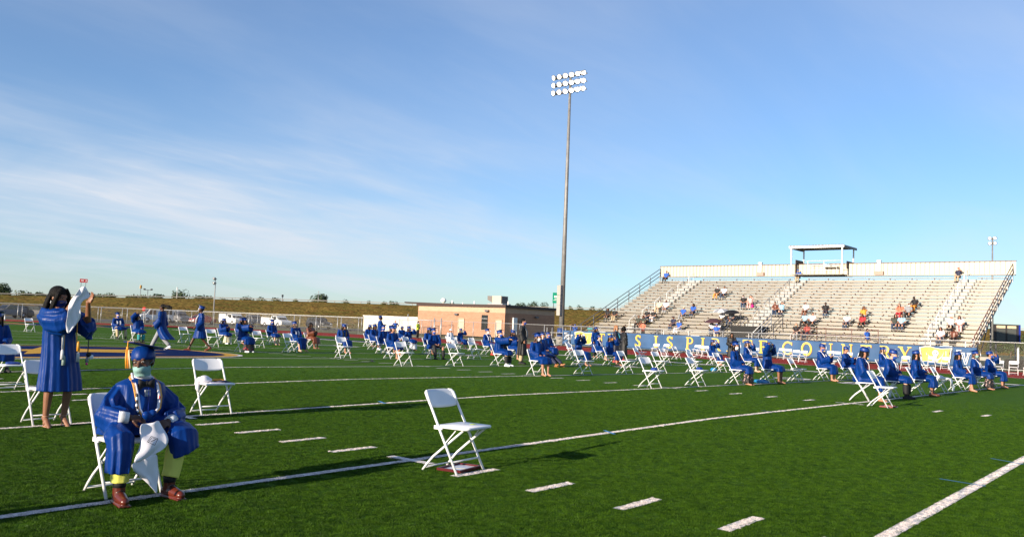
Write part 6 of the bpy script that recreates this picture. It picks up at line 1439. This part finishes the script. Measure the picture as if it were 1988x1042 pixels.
# ------------------------------------------------------------------ foreground chairs and their things
def frame_under(x, y, rz, label, m_fr):
    t = empty('certificate_frame', (x, y, gz(x,y)+.012), rz, label, 'picture frame')
    for nm, c_, d_ in (('frame_side',(0,.125,.012),(.41,.022,.024)),('frame_side',(0,-.125,.012),(.41,.022,.024)),('frame_side',(-.196,0,.012),(.022,.23,.024)),('frame_side',(.196,0,.012),(.022,.23,.024))): obj(nm, MB().box(c_, d_), m_fr, t)
    obj('certificate', MB().box((0,0,.006),(.38,.23,.006)), mat('certificate_paper',(.62,.63,.70),.25), t); obj('ribbon', MB().box((-.02,-.03,.0105),(.015,.17,.002), Euler((0,0,.4)).to_matrix()), mat('pale_gold',(.6,.55,.38),.5), t)
    return t
maroon = mat('maroon_frame', (.075,.003,.005), .4, spec=.2)
CN = chair(-.06,-.66,radians(7),'nearest empty white folding chair standing alone on the white line in the foreground')
frame_under(.0,-.70,radians(12),'maroon framed certificate lying under the nearest empty chair',maroon)
frame_under(13.45,-.85,radians(5),'red framed certificate lying under the front chair at the right',mat('red_frame',(.20,.012,.012),.5))
C0_ = chair(.53,4.75,radians(-6),'empty white folding chair with a towel and gold cords on the seat, second row left of centre')
CG = chair(-1.68,4.85,0,'white folding chair directly behind the legs of the standing girl'); CM = chair(-2.88,.31,0,'white folding chair under the masked young man in the foreground')
zs0 = seatz(.53,4.75)
lump('white_towel', (.40,4.72,zs0), (.12,.12,.06), white_c, 'crumpled white towel at the left of the seat of the second row chair', 'towel', 31)
tw = MB(); tw.tube([(-.10,.06,.02),(-.13,-.02,.0),(-.14,-.04,-.08),(-.13,-.05,-.13)], [.03,.035,.03,.015], 10); o = obj('hanging_cloth', tw, white_c, loc=(.42,4.74,zs0)); props(o, 'end of white cloth hanging below the seat of the second row chair', 'cloth')
cd = MB(); cd.tube([(-.10,.0,.02),(-.02,.06,.035),(.08,.05,.03),(.12,-.02,.015),(.02,-.05,.02),(-.06,-.02,.03)], .012, 8); o = obj('gold_cords', cd, gold_c, loc=(.58,4.70,zs0)); props(o, 'gold honour cords coiled on the seat of the second row chair', 'cord')
o = obj('graduation_hat', MB().box((0,0,.01),(.2,.14,.015),Euler((0,.05,.3)).to_matrix()).ell((0,0,.012),(.08,.06,.02)), navy_c, loc=(.62,4.62,zs0)); props(o, 'flat dark cap beside the gold cords on the second row chair', 'cap')
o = obj('programme', MB().box((0,0,.004),(.20,.14,.006),Euler((0,0,-.2)).to_matrix()), mat('lilac_paper',(.62,.55,.66),.6), loc=(.50,4.58,zs0)); props(o, 'pale printed programme at the front of the second row chair seat', 'paper')
o = obj('yellow_note', MB().box((0,0,.002),(.07,.04,.002),Euler((0,0,.2)).to_matrix()), mat('lime_note',(.6,.75,.08),.6), loc=(.06,-.80,seatz(0,-.6)+.0005)); props(o, 'small lime sticker on the seat of the nearest chair', 'sticker')
# ------------------------------------------------------------------ the seated young man
mx_, my_ = -2.88, .31; mz_ = gz(mx_, my_)+.004
mt = empty('person', (mx_, my_, mz_), 0, 'young man seated in the foreground in a blue gown, pale mask and cap, holding a white stole', 'person')
pm_ = dict(P=(.01,-.03,.52), C=(.05,-.06,.76), N=(.06,-.10,.925), H=(.035,-.135,1.045), Ls=(-.115,-.06,.795), Rs=(.235,-.06,.780), Le=(-.235,-.13,.63), Re=(.355,-.11,.60), Lw=(-.135,-.335,.625), Rw=(.185,-.315,.575),
  Lh=(-.09,-.06,.50), Rh=(.11,-.06,.50), Lk=(-.215,-.40,.485), Rk=(.245,-.38,.475), La=(-.215,-.40,.10), Ra=(.185,-.40,.095), Lt=(-.20,-1,0), Rt=(.05,-1,0), yaw=-.80, pitch=.16, roll=-.10,
  Lhd=(.95,-.25,-.12), Rhd=(-.8,-.45,-.15), Lhn=(.1,.55,-.8), Rhn=(-.1,.6,-.75), Lth=-1, Rth=1, curl=.75)
obj('body', body_mesh(pm_, .0065, .7), skin_d, mt)
def gown_man(p):
    mb = MB(); rs = []
    for z, cx_, cy_, a, b, f in [(.915,.06,-.085,.075,.065,0),(.895,.06,-.075,.135,.09,0),(.865,.06,-.07,.195,.12,.005),(.80,.06,-.07,.205,.14,.03),(.72,.055,-.07,.21,.15,.055),(.63,.04,-.06,.22,.16,.07),(.55,.02,-.04,.25,.18,.04),(.47,.01,-.03,.245,.18,.03)]:
        rs.append(ring((cx_,cy_,z),(a,0,0),(0,b,0),96,f,11,1.3))
    mb.rings(rs)
    for pre, pts, rad, dn in (('L',[(-.02,-.07,.83),(-.115,-.07,.80),(-.18,-.10,.72),(-.23,-.14,.64),(-.205,-.22,.625),(-.165,-.30,.615)],[.050,.058,.074,.088,.085,.076],.11),('R',[(.14,-.07,.825),(.235,-.07,.785),(.305,-.09,.70),(.35,-.12,.605),(.31,-.20,.585),(.235,-.275,.575)],[.050,.060,.076,.090,.087,.078],.11)):
        cyl_path(mb, pts, rad, .95, dn, 48, .17, ord(pre))
    for sg, h_, k_, hem, out_ in ((-1,V((-.09,-.04,.50)),V((-.215,-.40,.485)),.235,-.05),(1,V((.11,-.04,.50)),V((.245,-.38,.475)),.345,.05)):
        w_ = .096 if sg < 0 else .125
        rs = [ring(h_,(w_,0,0),(0,0,.12),64,.02,6,sg), ring(h_.lerp(k_,.5)+V((out_*.4,0,.01)),(w_,0,0),(0,0,.115),64,.04,7,sg), ring(k_+V((out_*.6,.03,.005)),(w_,0,0),(0,0,.10),64,.05,7,sg),
              ring(k_+V((out_*.5,-.025,-.012)),(w_,0,0),(0,-.07,.072),64,.04,8,sg), ring(k_+V((out_*.6,-.035,-.10)),(w_*.93,0,0),(0,-.095,.03),64,.07,8,sg), ring((k_.x+out_*.8,k_.y-.035,hem),(w_*(.78 if sg < 0 else .95),0,(.0 if sg < 0 else .05)),(0,-.10,0),64,.13,8,sg)]
        mb.rings(rs)
    return remesh(mb, .0075, 1, .7, 'gown')
hero_satin = mat('blue_satin_close', (0.001,0.029,0.175), 0.42, var=0.12, vscale=4, bump=.9, bscale=3.2, stretch=(4,4,1.1), spec=.20, bdist=0.8)
obj('gown', gown_man(pm_), hero_satin, mt)
zp = MB(); zp.tube([(.06,-.212,.84),(.058,-.232,.74),(.052,-.245,.64)], .004, 6); obj('zip', zp, mat('zip_blue',(.003,.02,.2),.4), mt)
yel = mat('yellow_trousers', (.68,.66,.12), .7, bump=.4, bscale=14)
for pre, a_ in (('L',V((-.215,-.40,.10))),('R',V((.185,-.40,.095)))):
    tm = MB(); k_ = V(pm_[pre+'k']); cyl_path(tm, [k_+V((0,0,-.04)), k_.lerp(a_,.35), k_.lerp(a_,.7), a_+V((0,0,.055))], [.078,.074,.068,.066], 1, 0, 32, .05, ord(pre))
    obj('trouser_leg', remesh(tm, .007, 1, .7, 'trouser_leg'), yel, mt)
SHO = {}
for pre in 'LR':
    sh = MB(); a_ = V(pm_[pre+'a']); td = V(pm_[pre+'t']).normalized()
    sh.cap(a_+V((0,0,.03)), a_+V((0,0,-.03)), .046, .046); sh.cap(a_-td*.05+V((0,0,-.055)), a_+td*.06+V((0,0,-.055)), .038, .044); sh.cap(a_+td*.06+V((0,0,-.05)), a_+td*.165+V((0,0,-.062)), .046, .034)
    sh.box((a_.x+td.x*.06, a_.y+td.y*.06, a_.z-.093), (.085,.27,.014), Matrix.Rotation(atan2(td.y, td.x)+pi/2, 3, 'Z'))
    SHO[pre] = obj('shoe', remesh(sh, .006, 1, .7, 'shoe'), mat('oxblood_leather', (.10,.018,.010), .28, var=.2, vscale=10), mt)
for pre in 'LR':
    a_ = V(pm_[pre+'a']); td = V(pm_[pre+'t']).normalized(); l_ = MB()
    for i in range(3): q = a_+td*(.055+.022*i)+V((0,0,-.003-.012*i)); l_.tube([q+V((-.028,0,-.004)), q+V((0,0,.006)), q+V((.028,0,-.004))], .003, 5)
    obj('laces', l_, black_c, SHO[pre], kind='stuff'); 
    sk_ = MB(); sk_.tube([a_+V((0,0,.02)), a_+V((0,0,.075))], [.046,.050], 20); obj('sock', sk_, black_c, mt)
# shirt collar, bow tie, cuffs
cl_ = MB(); cl_.rings([ring((.06,-.10,.905),(.068,0,0),(0,.062,0),32), ring((.055,-.107,.945),(.063,0,0),(0,.060,0),32)]); obj('shirt_collar', cl_, white_c, mt)
bt = MB(); bt.rings([[(.05+sx*.008, -.185, .875+sz) for sx, sz in ((-1,-.02),(1,-.02),(1,.02),(-1,.02))], [(.05+sx*.008, -.205, .875+sz) for sx, sz in ((-1,-.02),(1,-.02),(1,.02),(-1,.02))]])
for s_ in (-1,1): bt.rings([[(.05+s_*.008,-.19,.885),(.05+s_*.008,-.19,.865),(.05+s_*.008,-.205,.865),(.05+s_*.008,-.205,.885)], [(.05+s_*.065,-.18,.91),(.05+s_*.065,-.18,.845),(.05+s_*.065,-.20,.845),(.05+s_*.065,-.20,.91)]])
bt.box((.05,-.19,.845),(.13,.012,.055)); obj('bow_tie', bt, black_c, mt)
sp2 = MB(); sp2.box((.052,-.213,.80),(.045,.012,.05)); obj('shirt_patch', sp2, mat('checked_shirt',(.30,.31,.36),.7,var=.5,vscale=60), mt)
cuffm = mat('striped_cuff', (.60,.62,.66), .7, var=.35, vscale=50, stretch=(1,1,.05))
for W_, D_ in ((V(pm_['Lw']),V((.9,-.4,-.1))),(V(pm_['Rw']),V((-.8,-.5,-.1)))):
    D_.normalize(); c_ = MB(); c_.tube([W_-D_*.085, W_-D_*.05, W_-D_*.008], [.050,.047,.041], 28); obj('cuff', c_, cuffm, mt)
ringm = mat('silver_ring', (.7,.7,.7), .2, metal=1.0)
# head items
Mh = head_mat(pm_)
def hput(nm, me, m, t, M_=Mh): o = obj(nm, me, m, t); o.matrix_local = M_; return o
put_eyes(mt, Mh); hput('hair', HAIRC['short'], hair_k, mt); hput('face_mask', MSKM, surgical, mt)
def herocap():
    mb = MB(); rs = []
    for z, a, b, y in ((-.018,.086,.106,.008),(.002,.089,.109,.010),(.03,.089,.108,.014),(.058,.082,.100,.016),(.082,.062,.08,.016),(.094,.03,.04,.014)): rs.append([(a*cos(2*pi*j/40)*(1+.012*sin(5*2*pi*j/40+z*40)), y+b*sin(2*pi*j/40)*(1+.012*sin(7*2*pi*j/40)), z) for j in range(40)])
    mb.rings(rs); return mb.xf(HCX)
HCX = Matrix.Translation((0,.010,.030)) @ Euler((radians(-10),0,0)).to_matrix().to_4x4()
hc = hput('graduation_cap', herocap().mesh('graduation_cap'), hero_satin, mt)
bdR = Euler((radians(3), radians(15), radians(38))).to_matrix()
bd_ = MB().box((.01,.02,.098),(.255,.255,.009), bdR).xf(HCX); obj('mortarboard', bd_, mat('dark_blue_board',(.004,.012,.09),.6), hc)
ts = MB(); cnr = V((.01,.02,.098)) + bdR @ V((-.127,.02,.005))
ts.tube([V((.01,.02,.110)), V((.01,.02,.110)).lerp(cnr,.6), cnr, cnr+V((-.004,-.004,-.05))], .005, 8); ts.tube([cnr+V((-.004,-.004,-.045)), cnr+V((-.003,-.004,-.065))], [.010,.010], 10)
ts.xf(HCX)
obj('tassel_cord', ts, gold_c, hc)
for j, (ox, m_) in enumerate(((-.010,gold_c),(.0,mat('orange_tassel',(.75,.25,.03),.5)),(.010,mat('pale_tassel',(.78,.62,.40),.5)))):
    q = MB(); 
    for k in range(5): q.tube([cnr+V((-.004+ox,-.004,-.06)), cnr+V((-.006+ox*1.3+.003*sin(k*2),-.006+.004*cos(k*2.3),-.13)), cnr+V((-.004+ox*1.6+.004*sin(k*2),-.008+.004*cos(k*2.3),-.215))], [.0035,.0042,.0025], 6)
    q.xf(HCX); obj('tassel', q, m_, hc)
# honour cords and stole edges round the neck
cordcols = [(white_s,.013,0.0),(mat('peach_cord',(.78,.42,.22),.5,bump=.6,bscale=90),.009,.020),(gold_c,.007,.036)]
for m_, r_, off in cordcols:
    for s_ in (-1,1):
        xo = s_*(.088+off*.6)
        path = [(.06+s_*.0, -.02, .935+off*.1), (.06+s_*.055, -.03, .94), (.06+xo*.95, -.09, .915), (.06+xo, -.175, .86), (.055+xo*.98, -.232, .77), (.05+xo*.85, -.258, .68), (.01+xo*.35, -.33, .625+.0*s_)]
        obj('honour_cord', MB().tube(path, r_*.8, 8), m_, mt)
rope = mat('black_white_rope', (.012,.012,.014), .5)
def twist(path, r, mt_a, mt_b, parent, seg=.022):
    pts = [V(q) for q in path]; a = MB(); b = MB(); i = 0
    for p0, p1 in zip(pts, pts[1:]):
        n = max(1, int((p1-p0).length/seg))
        for k in range(n):
            q0, q1 = p0.lerp(p1, k/n), p0.lerp(p1, (k+1)/n); (a if i % 2 else b).ell((q0+q1)/2, (r, r, seg*.75), (q1-q0).to_track_quat('Z','Y').to_matrix(), 8, 6); i += 1
    obj('twisted_cord', a, mt_a, parent, kind='stuff'); obj('twisted_cord', b, mt_b, parent, kind='stuff')
twist([(-.045,-.235,.80),(-.055,-.262,.70),(-.045,-.32,.60),(-.03,-.40,.56),(-.028,-.43,.50),(-.022,-.43,.42),(-.018,-.42,.36)], .0085, white_c, rope, mt)
twist([(.14,-.24,.78),(.135,-.258,.72)], .007, white_c, red_c, mt)
bl_ = MB(); bl_.ell((-.02,-.385,.64),(.055,.035,.035),Euler((0,.4,.3)).to_matrix()); bl_.ell((.01,-.40,.66),(.03,.03,.03)); o = obj('folded_mask', remesh(bl_,.006,1,.7,'folded_mask'), hero_satin, loc=(mx_,my_,mz_)); props(o,'crumpled blue cloth held in the fingers of the seated young man','cloth')
# the white stole he holds
def sheet(rows, th, name, m, parent=None, loc=None, sub=2):
    mb = MB().rings([[tuple(q) for q in r] for r in rows], cap=False, closed=False); me = mb.mesh(name); o = obj(name, me, m, parent, loc=loc)
    s_ = o.modifiers.new('s','SUBSURF'); s_.levels = s_.render_levels = sub; t_ = o.modifiers.new('t','SOLIDIFY'); t_.thickness = th; t_.offset = 0; return o
sw = empty('white_stole', (mx_, my_, mz_), 0, 'white satin stole with a small square emblem hanging from the seated young man\'s hands', 'stole')
sheet([[(-0.131,-0.495,0.599),(-0.079,-0.459,0.591),(-0.028,-0.511,0.599),(0.019,-0.475,0.623)], [(-0.131,-0.487,0.527),(-0.071,-0.466,0.515),(-0.008,-0.518,0.523),(0.055,-0.455,0.563)], [(-0.123,-0.511,0.463),(-0.064,-0.573,0.447),(0.008,-0.534,0.455),(0.075,-0.544,0.495)], [(-0.151,-0.521,0.391),(-0.083,-0.579,0.383),(-0.008,-0.519,0.395),(0.071,-0.554,0.431)], [(-0.210,-0.563,0.311),(-0.147,-0.545,0.323),(-0.075,-0.537,0.347),(0.027,-0.543,0.387)]], .003, 'upper_fold', white_s, sw)
sheet([[(-0.214,-0.542,0.307),(-0.151,-0.518,0.323),(-0.083,-0.552,0.347),(-0.000,-0.528,0.379)], [(-0.182,-0.538,0.263),(-0.131,-0.521,0.271),(-0.071,-0.558,0.287),(0.012,-0.513,0.311)], [(-0.154,-0.511,0.227),(-0.107,-0.555,0.219),(-0.060,-0.526,0.219),(0.015,-0.535,0.235)], [(-0.095,-0.518,0.187),(-0.060,-0.559,0.179),(-0.028,-0.516,0.171),(0.015,-0.542,0.171)], [(-0.036,-0.552,0.115),(-0.020,-0.530,0.107),(-0.004,-0.535,0.107),(0.015,-0.528,0.115)], [(0.004,-0.554,0.071),(0.008,-0.524,0.067),(0.012,-0.534,0.067),(0.015,-0.540,0.075)]], .003, 'lower_fold', white_s, sw)
em = MB(); ce = V((-.070,-.572,.470))
def e2(a, b): return (ce.x+a, ce.y-.004+.10*abs(a)*.5, ce.z+b)
for pa in ([(-.040,.0),(-.012,.040),(.042,.018),(.020,-.030),(-.040,.0)], [(-.034,-.008),(-.006,.030),(.040,.010)]):
    for a, b_ in zip(pa, pa[1:]): em.bar(e2(*a), e2(*b_), .0025, .003)
for i in range(5): em.bar(e2(-.014+.008*i,-.004+.003*i), e2(-.009+.008*i,.004+.003*i), .0035, .003)
obj('emblem', em, black_c, sw)
# ------------------------------------------------------------------ the standing girl
gx_, gy_ = -1.70, 4.46; gz_ = gz(gx_, gy_)+.004
gt = empty('person', (gx_, gy_, gz_), 0, 'young woman standing at the left in a blue gown and beige heels, holding up a white stole', 'person')
pg = dict(P=(-.01,.0,.93), C=(-.04,.0,1.20), N=(-.07,.0,1.42), H=(-.095,-.03,1.565), Ls=(-.235,-.01,1.365), Rs=(.12,.01,1.365), Le=(-.12,-.30,1.36), Re=(.235,-.12,1.285), Lw=(-.01,-.33,1.585), Rw=(.165,-.24,1.525),
   Lh=(-.09,0,.90), Rh=(.08,0,.90), Lk=(-.125,-.02,.50), Rk=(.105,-.01,.50), La=(-.125,.02,.125), Ra=(.085,.02,.125), Lt=(-.05,-1,-.45), Rt=(.05,-1,-.45), yaw=.35, pitch=.15, Lhd=(.75,-.05,.45), Rhd=(.35,-.5,.75), Lhn=(.2,-.3,-.6), Rhn=(-.9,-.2,.2), Lth=-1, Rth=1, curl=.6)
obj('body', body_mesh(pg, .0068, .7), skin_m, gt)
def gown_girl(p):
    mb = MB(); rs = []
    for z, cx_, a, b, f in [(1.415,-.07,.07,.065,0),(1.395,-.065,.13,.085,0),(1.355,-.06,.18,.11,.01),(1.25,-.055,.18,.125,.03),(1.12,-.045,.185,.13,.05),(1.0,-.035,.19,.135,.06),(.85,-.02,.205,.145,.075),(.70,-.005,.222,.155,.085),(.56,.005,.238,.165,.095),(.43,.01,.25,.175,.10)]: rs.append(ring((cx_,0,z),(a,0,0),(0,b,0),110,f,9,.6))
    mb.rings(rs)
    cyl_path(mb, [(-.09,.0,1.345),(-.225,-.02,1.335),(-.215,-.14,1.31),(-.15,-.26,1.325),(-.115,-.31,1.36),(-.095,-.325,1.41)], [.08,.10,.115,.115,.095,.070], 1.0, .16, 48, .17, 2)
    cyl_path(mb, [(.03,.01,1.34),(.12,.0,1.325),(.19,-.05,1.28),(.235,-.11,1.255),(.235,-.14,1.30)], [.08,.09,.10,.105,.085], 1.0, .10, 48, .15, 5)
    cyl_path(mb, [(.22,-.10,1.26),(.25,-.11,1.17),(.265,-.11,1.06)], [.10,.09,.05], .9, 0, 40, .10, 1)
    return remesh(mb, .008, 1, .7, 'gown')
obj('gown', gown_girl(pg), hero_satin, gt)
Mg = head_mat(pg)
put_eyes(gt, Mg)
def girlhair():
    mb = MB(); mb.ell((0,.028,.045), (.098,.108,.098)); mb.ell((0,.06,-.03), (.10,.07,.12)); r = random.Random(3)
    for i in range(44):
        a = radians(-78+156*i/43)+pi/2; x, y = .088*cos(a), .03+.085*sin(a); l_ = .20*r.uniform(.8,1.05)
        mb.tube([(x*.9,y*.9,.05),(x*1.18,y*1.05,-.04),(x*1.35,y*1.08+.01,-.05-l_*.55),(x*1.25+r.uniform(-.012,.012),y+.02,-.06-l_)], [.022,.027,.026,.006], 7)
    for s_ in (-1,1): mb.tube([(s_*.035,-.05,.115),(s_*.080,-.062,.045),(s_*.100,-.045,-.06),(s_*.112,-.035,-.16),(s_*.10,-.045,-.24)], [.024,.026,.030,.028,.008], 8)
    return remesh(mb, .0065, 0, .6, 'hair')
hput('hair', girlhair(), hair_k, gt, Mg)
gm_ = hput('face_mask', MSKM, mat('navy_print_mask', (.012,.022,.16), .5), gt, Mg)
gp2 = MB()
for s_ in (-1,1): gp2.tube([(s_*.012,-.113,-.035),(s_*.03,-.105,-.045),(s_*.05,-.088,-.05)], .003, 5)
obj('mask_print', gp2, gold_c, gm_)
gl_ = MB(); gl_.ell((-.105,.0,-.06),(.006,.006,.02)); ear = hput('earring', gl_.mesh('earring'), silver_c, gt, Mg)
# sandals
beige = mat('beige_sandal', (.42,.22,.14), .45)
for pre in 'LR':
    ss = MB(); a_ = V(pg[pre+'a']); td = V((pg[pre+'t'][0], pg[pre+'t'][1], 0)).normalized()
    ss.tube([a_+V((0,.03,-.045)), a_+V((0,.045,-.125))], [.016,.006], 8); ss.rings([ring(a_+td*.06+V((0,.0,-.112)), (.034,0,0), (0,.085,-.0), 20), ring(a_+td*.06+V((0,.0,-.122)), (.036,0,0), (0,.088,0), 20)])
    ss.tube([a_+V((.035*cos(t_),.035*sin(t_)-.005,.0)) for t_ in [2*pi*i/12 for i in range(13)]], .006, 6); ss.tube([a_+td*.095+V((-.036,0,-.105)), a_+td*.095+V((0,0,-.072)), a_+td*.095+V((.036,0,-.105))], .007, 6)
    obj('sandal', ss, beige, gt)
for (x0, z0, cols, L) in ((-.075,1.17,(silver_c,white_s,mat('tan_cord',(.4,.25,.15),.6)),.30),(.095,1.16,(gold_c,),.22)):
    for j, m_ in enumerate(cols):
        xx = x0+.012*j; obj('honour_cord', MB().tube([(xx,-.12,1.36),(xx,-.15,z0+.05),(xx+.004,-.158,z0-.12),(xx+.006,-.162,z0-L+.06)], .006, 8), m_, gt)
for (xx, zt, m_) in ((-.065,.90,silver_c),(-.045,.83,mat('green_grey_tassel',(.25,.32,.30),.6)),(.115,1.0,gold_c),(.12,.87,silver_c)):
    q = MB(); q.tube([(xx,-.165,zt+.04),(xx,-.168,zt+.02),(xx,-.172,zt-.08)], [.010,.018,.021], 12); obj('tassel', q, m_, gt)
# the white stole she holds up
gs2 = empty('white_stole', (gx_, gy_, gz_), 0, 'white stole held up in front of the standing girl\'s face, curling to a point', 'stole')
sheet([[(-0.053,-0.453,1.648),(-0.025,-0.413,1.687),(0.012,-0.467,1.718),(0.048,-0.427,1.687),(0.073,-0.439,1.648)], [(-0.081,-0.449,1.604),(-0.044,-0.416,1.623),(-0.001,-0.477,1.623),(0.046,-0.405,1.604),(0.098,-0.460,1.578)], [(-0.103,-0.402,1.553),(-0.072,-0.473,1.559),(-0.046,-0.422,1.559),(-0.008,-0.446,1.553),(0.034,-0.429,1.553)], [(-0.137,-0.411,1.483),(-0.101,-0.478,1.483),(-0.069,-0.409,1.483),(-0.042,-0.455,1.489),(-0.016,-0.434,1.496)], [(-0.162,-0.469,1.381),(-0.119,-0.427,1.374),(-0.083,-0.446,1.374),(-0.045,-0.425,1.387),(-0.013,-0.471,1.400)], [(-0.169,-0.478,1.317),(-0.122,-0.413,1.304),(-0.080,-0.451,1.304),(-0.037,-0.434,1.317),(0.001,-0.457,1.336)], [(-0.161,-0.430,1.241),(-0.124,-0.447,1.228),(-0.093,-0.421,1.228),(-0.055,-0.474,1.241),(-0.017,-0.403,1.266)], [(-0.142,-0.427,1.158),(-0.132,-0.439,1.145),(-0.122,-0.441,1.145),(-0.105,-0.452,1.164),(-0.083,-0.413,1.196)]], .003, 'satin_panel', white_s, gs2)
# cap hanging from her left forearm with its decorations
hg = empty('hanging_tassel', (gx_+.262, gy_-.11, gz_), 0, 'dark cord with a black, white and pink charm hanging below the standing girl\'s sleeve', 'tassel')
obj('cord', MB().tube([(0,0,1.08),(.002,0,.98),(.0,0,.90)], .006, 6), rope, hg); obj('charm', MB().ell((.01,-.01,.875),(.032,.025,.032)), black_c, hg); obj('white_tuft', MB().ell((.04,-.015,.845),(.028,.02,.03),Euler((0,.5,0)).to_matrix()), white_c, hg)
obj('fringe', MB().tube([(-.002,0,.85),(-.004,0,.78)], [.012,.022], 10), grey_c, hg); obj('pink_tip', MB().ell((-.004,0,.76),(.016,.014,.016)), magenta, hg)
# a graduate and chair just outside the left edge whose shadow falls into view
x, y = -6.75, .22; chair(x, y, .05, 'white folding chair just outside the left edge, on the nearest line'); make_person(cg(0, x, y), .05, 'lap', skin_m, 'short', hair_k, blue_mask, 'seated graduate just outside the left edge of the photo', hem=.3, legm=black_c, shoem=black_c, group='graduates seated on the field')
# ------------------------------------------------------------------ turf blades close to the camera
import numpy as np
def fibre_mat(name, lo, hi):
    m = bpy.data.materials.new(name); m.use_nodes = True; t = m.node_tree; b = t.nodes['Principled BSDF']; b.inputs['Roughness'].default_value = .55; b.inputs['Specular IOR Level'].default_value = .12
    oi = t.nodes.new('ShaderNodeObjectInfo'); mm = t.nodes.new('ShaderNodeMix'); mm.data_type = 'RGBA'; mm.inputs['A'].default_value = (*lo, 1); mm.inputs['B'].default_value = (*hi, 1)
    t.links.new(oi.outputs['Random'], mm.inputs['Factor']); t.links.new(mm.outputs['Result'], b.inputs['Base Color']); return m
fm_g = fibre_mat('green_turf_fibre', (.008,.031,.002), (.054,.120,.004)); fm_w = fibre_mat('white_turf_fibre', (.50,.44,.42), (.86,.78,.75))
def tuft(name, m, nb, rad, h0, h1, wd, seed):
    r = random.Random(seed); vs = []; fs = []
    for i in range(nb):
        a = r.uniform(0, 2*pi); d = rad*sqrt(r.random()); bx, by = d*cos(a), d*sin(a); w = wd*r.uniform(.7,1.2); h = r.uniform(h0,h1); lx, ly = r.gauss(0,.005), r.gauss(0,.005); b_ = r.uniform(0, pi)
        o = len(vs); vs += [(bx-w*cos(b_),by-w*sin(b_),-.004),(bx+w*cos(b_),by+w*sin(b_),-.004),(bx+lx+w*.5*cos(b_),by+ly+w*.5*sin(b_),h),(bx+lx-w*.5*cos(b_),by+ly-w*.5*sin(b_),h)]; fs.append((o,o+1,o+2,o+3))
    me = bpy.data.meshes.new(name); me.from_pydata(vs, [], fs); me.materials.append(m); return me
def scatter(name, pts, tuft_me, m):
    me = bpy.data.meshes.new(name); me.vertices.add(len(pts)); me.vertices.foreach_set('co', np.asarray(pts, dtype=np.float32).ravel()); me.update()
    o = bpy.data.objects.new(name, me); COL.objects.link(o); o['kind'] = 'stuff'
    src = bpy.data.objects.new(name+'_blade', tuft_me)          # instanced source, not linked to the scene
    g = bpy.data.node_groups.new(name+'_nodes', 'GeometryNodeTree')
    g.interface.new_socket('Geometry', in_out='INPUT', socket_type='NodeSocketGeometry'); g.interface.new_socket('Geometry', in_out='OUTPUT', socket_type='NodeSocketGeometry')
    gi = g.nodes.new('NodeGroupInput'); go = g.nodes.new('NodeGroupOutput'); ip = g.nodes.new('GeometryNodeInstanceOnPoints'); inf = g.nodes.new('GeometryNodeObjectInfo'); inf.inputs['Object'].default_value = src
    rv = g.nodes.new('FunctionNodeRandomValue'); rv.data_type = 'FLOAT_VECTOR'; rv.inputs[0].default_value = (-.12,-.12,0); rv.inputs[1].default_value = (.12,.12,6.28)
    rs_ = g.nodes.new('FunctionNodeRandomValue'); rs_.data_type = 'FLOAT'; rs_.inputs[2].default_value = .75; rs_.inputs[3].default_value = 1.25
    g.links.new(gi.outputs[0], ip.inputs['Points']); g.links.new(inf.outputs['Geometry'], ip.inputs['Instance']); g.links.new(rv.outputs[0], ip.inputs['Rotation']); g.links.new(rs_.outputs[1], ip.inputs['Scale']); g.links.new(ip.outputs[0], go.inputs[0])
    md = o.modifiers.new('scatter', 'NODES'); md.node_group = g; return o
rn = np.random.default_rng(4)
def near_points(n):
    th = rn.uniform(YAW-radians(38), YAW+radians(38), n); D = 3.2+ (26-3.2)*rn.random(n)**1.0
    # density falls with distance: keep area density constant to 8 m then ~1/D
    x = CAM.x+D*np.sin(th); y = CAM.y+D*np.cos(th); return x, y, D
x_, y_, D_ = near_points(220000)
fade = rn.random(len(D_)) < np.clip((26-D_)/10, 0, 1); x_, y_, D_ = x_[fade], y_[fade], D_[fade]
yl = np.abs(((y_/YD+2.5) % 5)-2.5)*YD; on = (yl < .044)
for X_ in (0.0, 13.53):
    yh = np.abs(((y_/YD+.5) % 1)-.5)*YD; isfive = (np.round(y_/YD) % 5 == 0)
    on |= (np.abs(x_-X_) < .30) & (yh < .042) & ~isfive
    y5 = np.abs(((y_/YD+2.5) % 5)-2.5)*YD; on |= (np.abs(x_-X_) < .047) & (y5 < .30)
z_ = -CR*np.sqrt((x_-XC)**2+.09)
P_all = np.stack([x_, y_, z_], 1)
scatter('turf_fibres', P_all[~on], tuft('tuft', fm_g, 34, .034, .004, .011, .0013, 5), fm_g)
wp = P_all[on]; ex_ = np.repeat(wp, 7, 0); ex_[:, :2] += rn.uniform(-.02, .02, (len(ex_), 2))
yl2 = np.abs(((ex_[:,1]/YD+2.5) % 5)-2.5)*YD; keep = yl2 < .046
for X_ in (0.0, 13.53): keep |= (np.abs(ex_[:,0]-X_) < .31) & (np.abs(((ex_[:,1]/YD+.5) % 1)-.5)*YD < .046); keep |= (np.abs(ex_[:,0]-X_) < .05) & (yl2 < .31)
ex_ = ex_[keep]; ex_[:, 2] += .003
scatter('line_fibres', ex_, tuft('white_tuft', fm_w, 14, .013, .002, .008, .0020, 6), fm_w)

# ------------------------------------------------------------------ labels: keep to sixteen words
_small = {'a','an','the','of','in','on','and','with','to','by','at','under','behind','beside','below','above','from','between','just','near','left','right','its','over','one','two','in','front','pale','white','black','small','short','low','for','as'}
for o in list(bpy.data.objects):
    if 'label' in o:
        w_ = o['label'].split()
        if len(w_) > 16:
            w_ = w_[:16]
            while w_[-1].strip(',') in _small: w_ = w_[:-1]
            o['label'] = ' '.join(w_).rstrip(',')
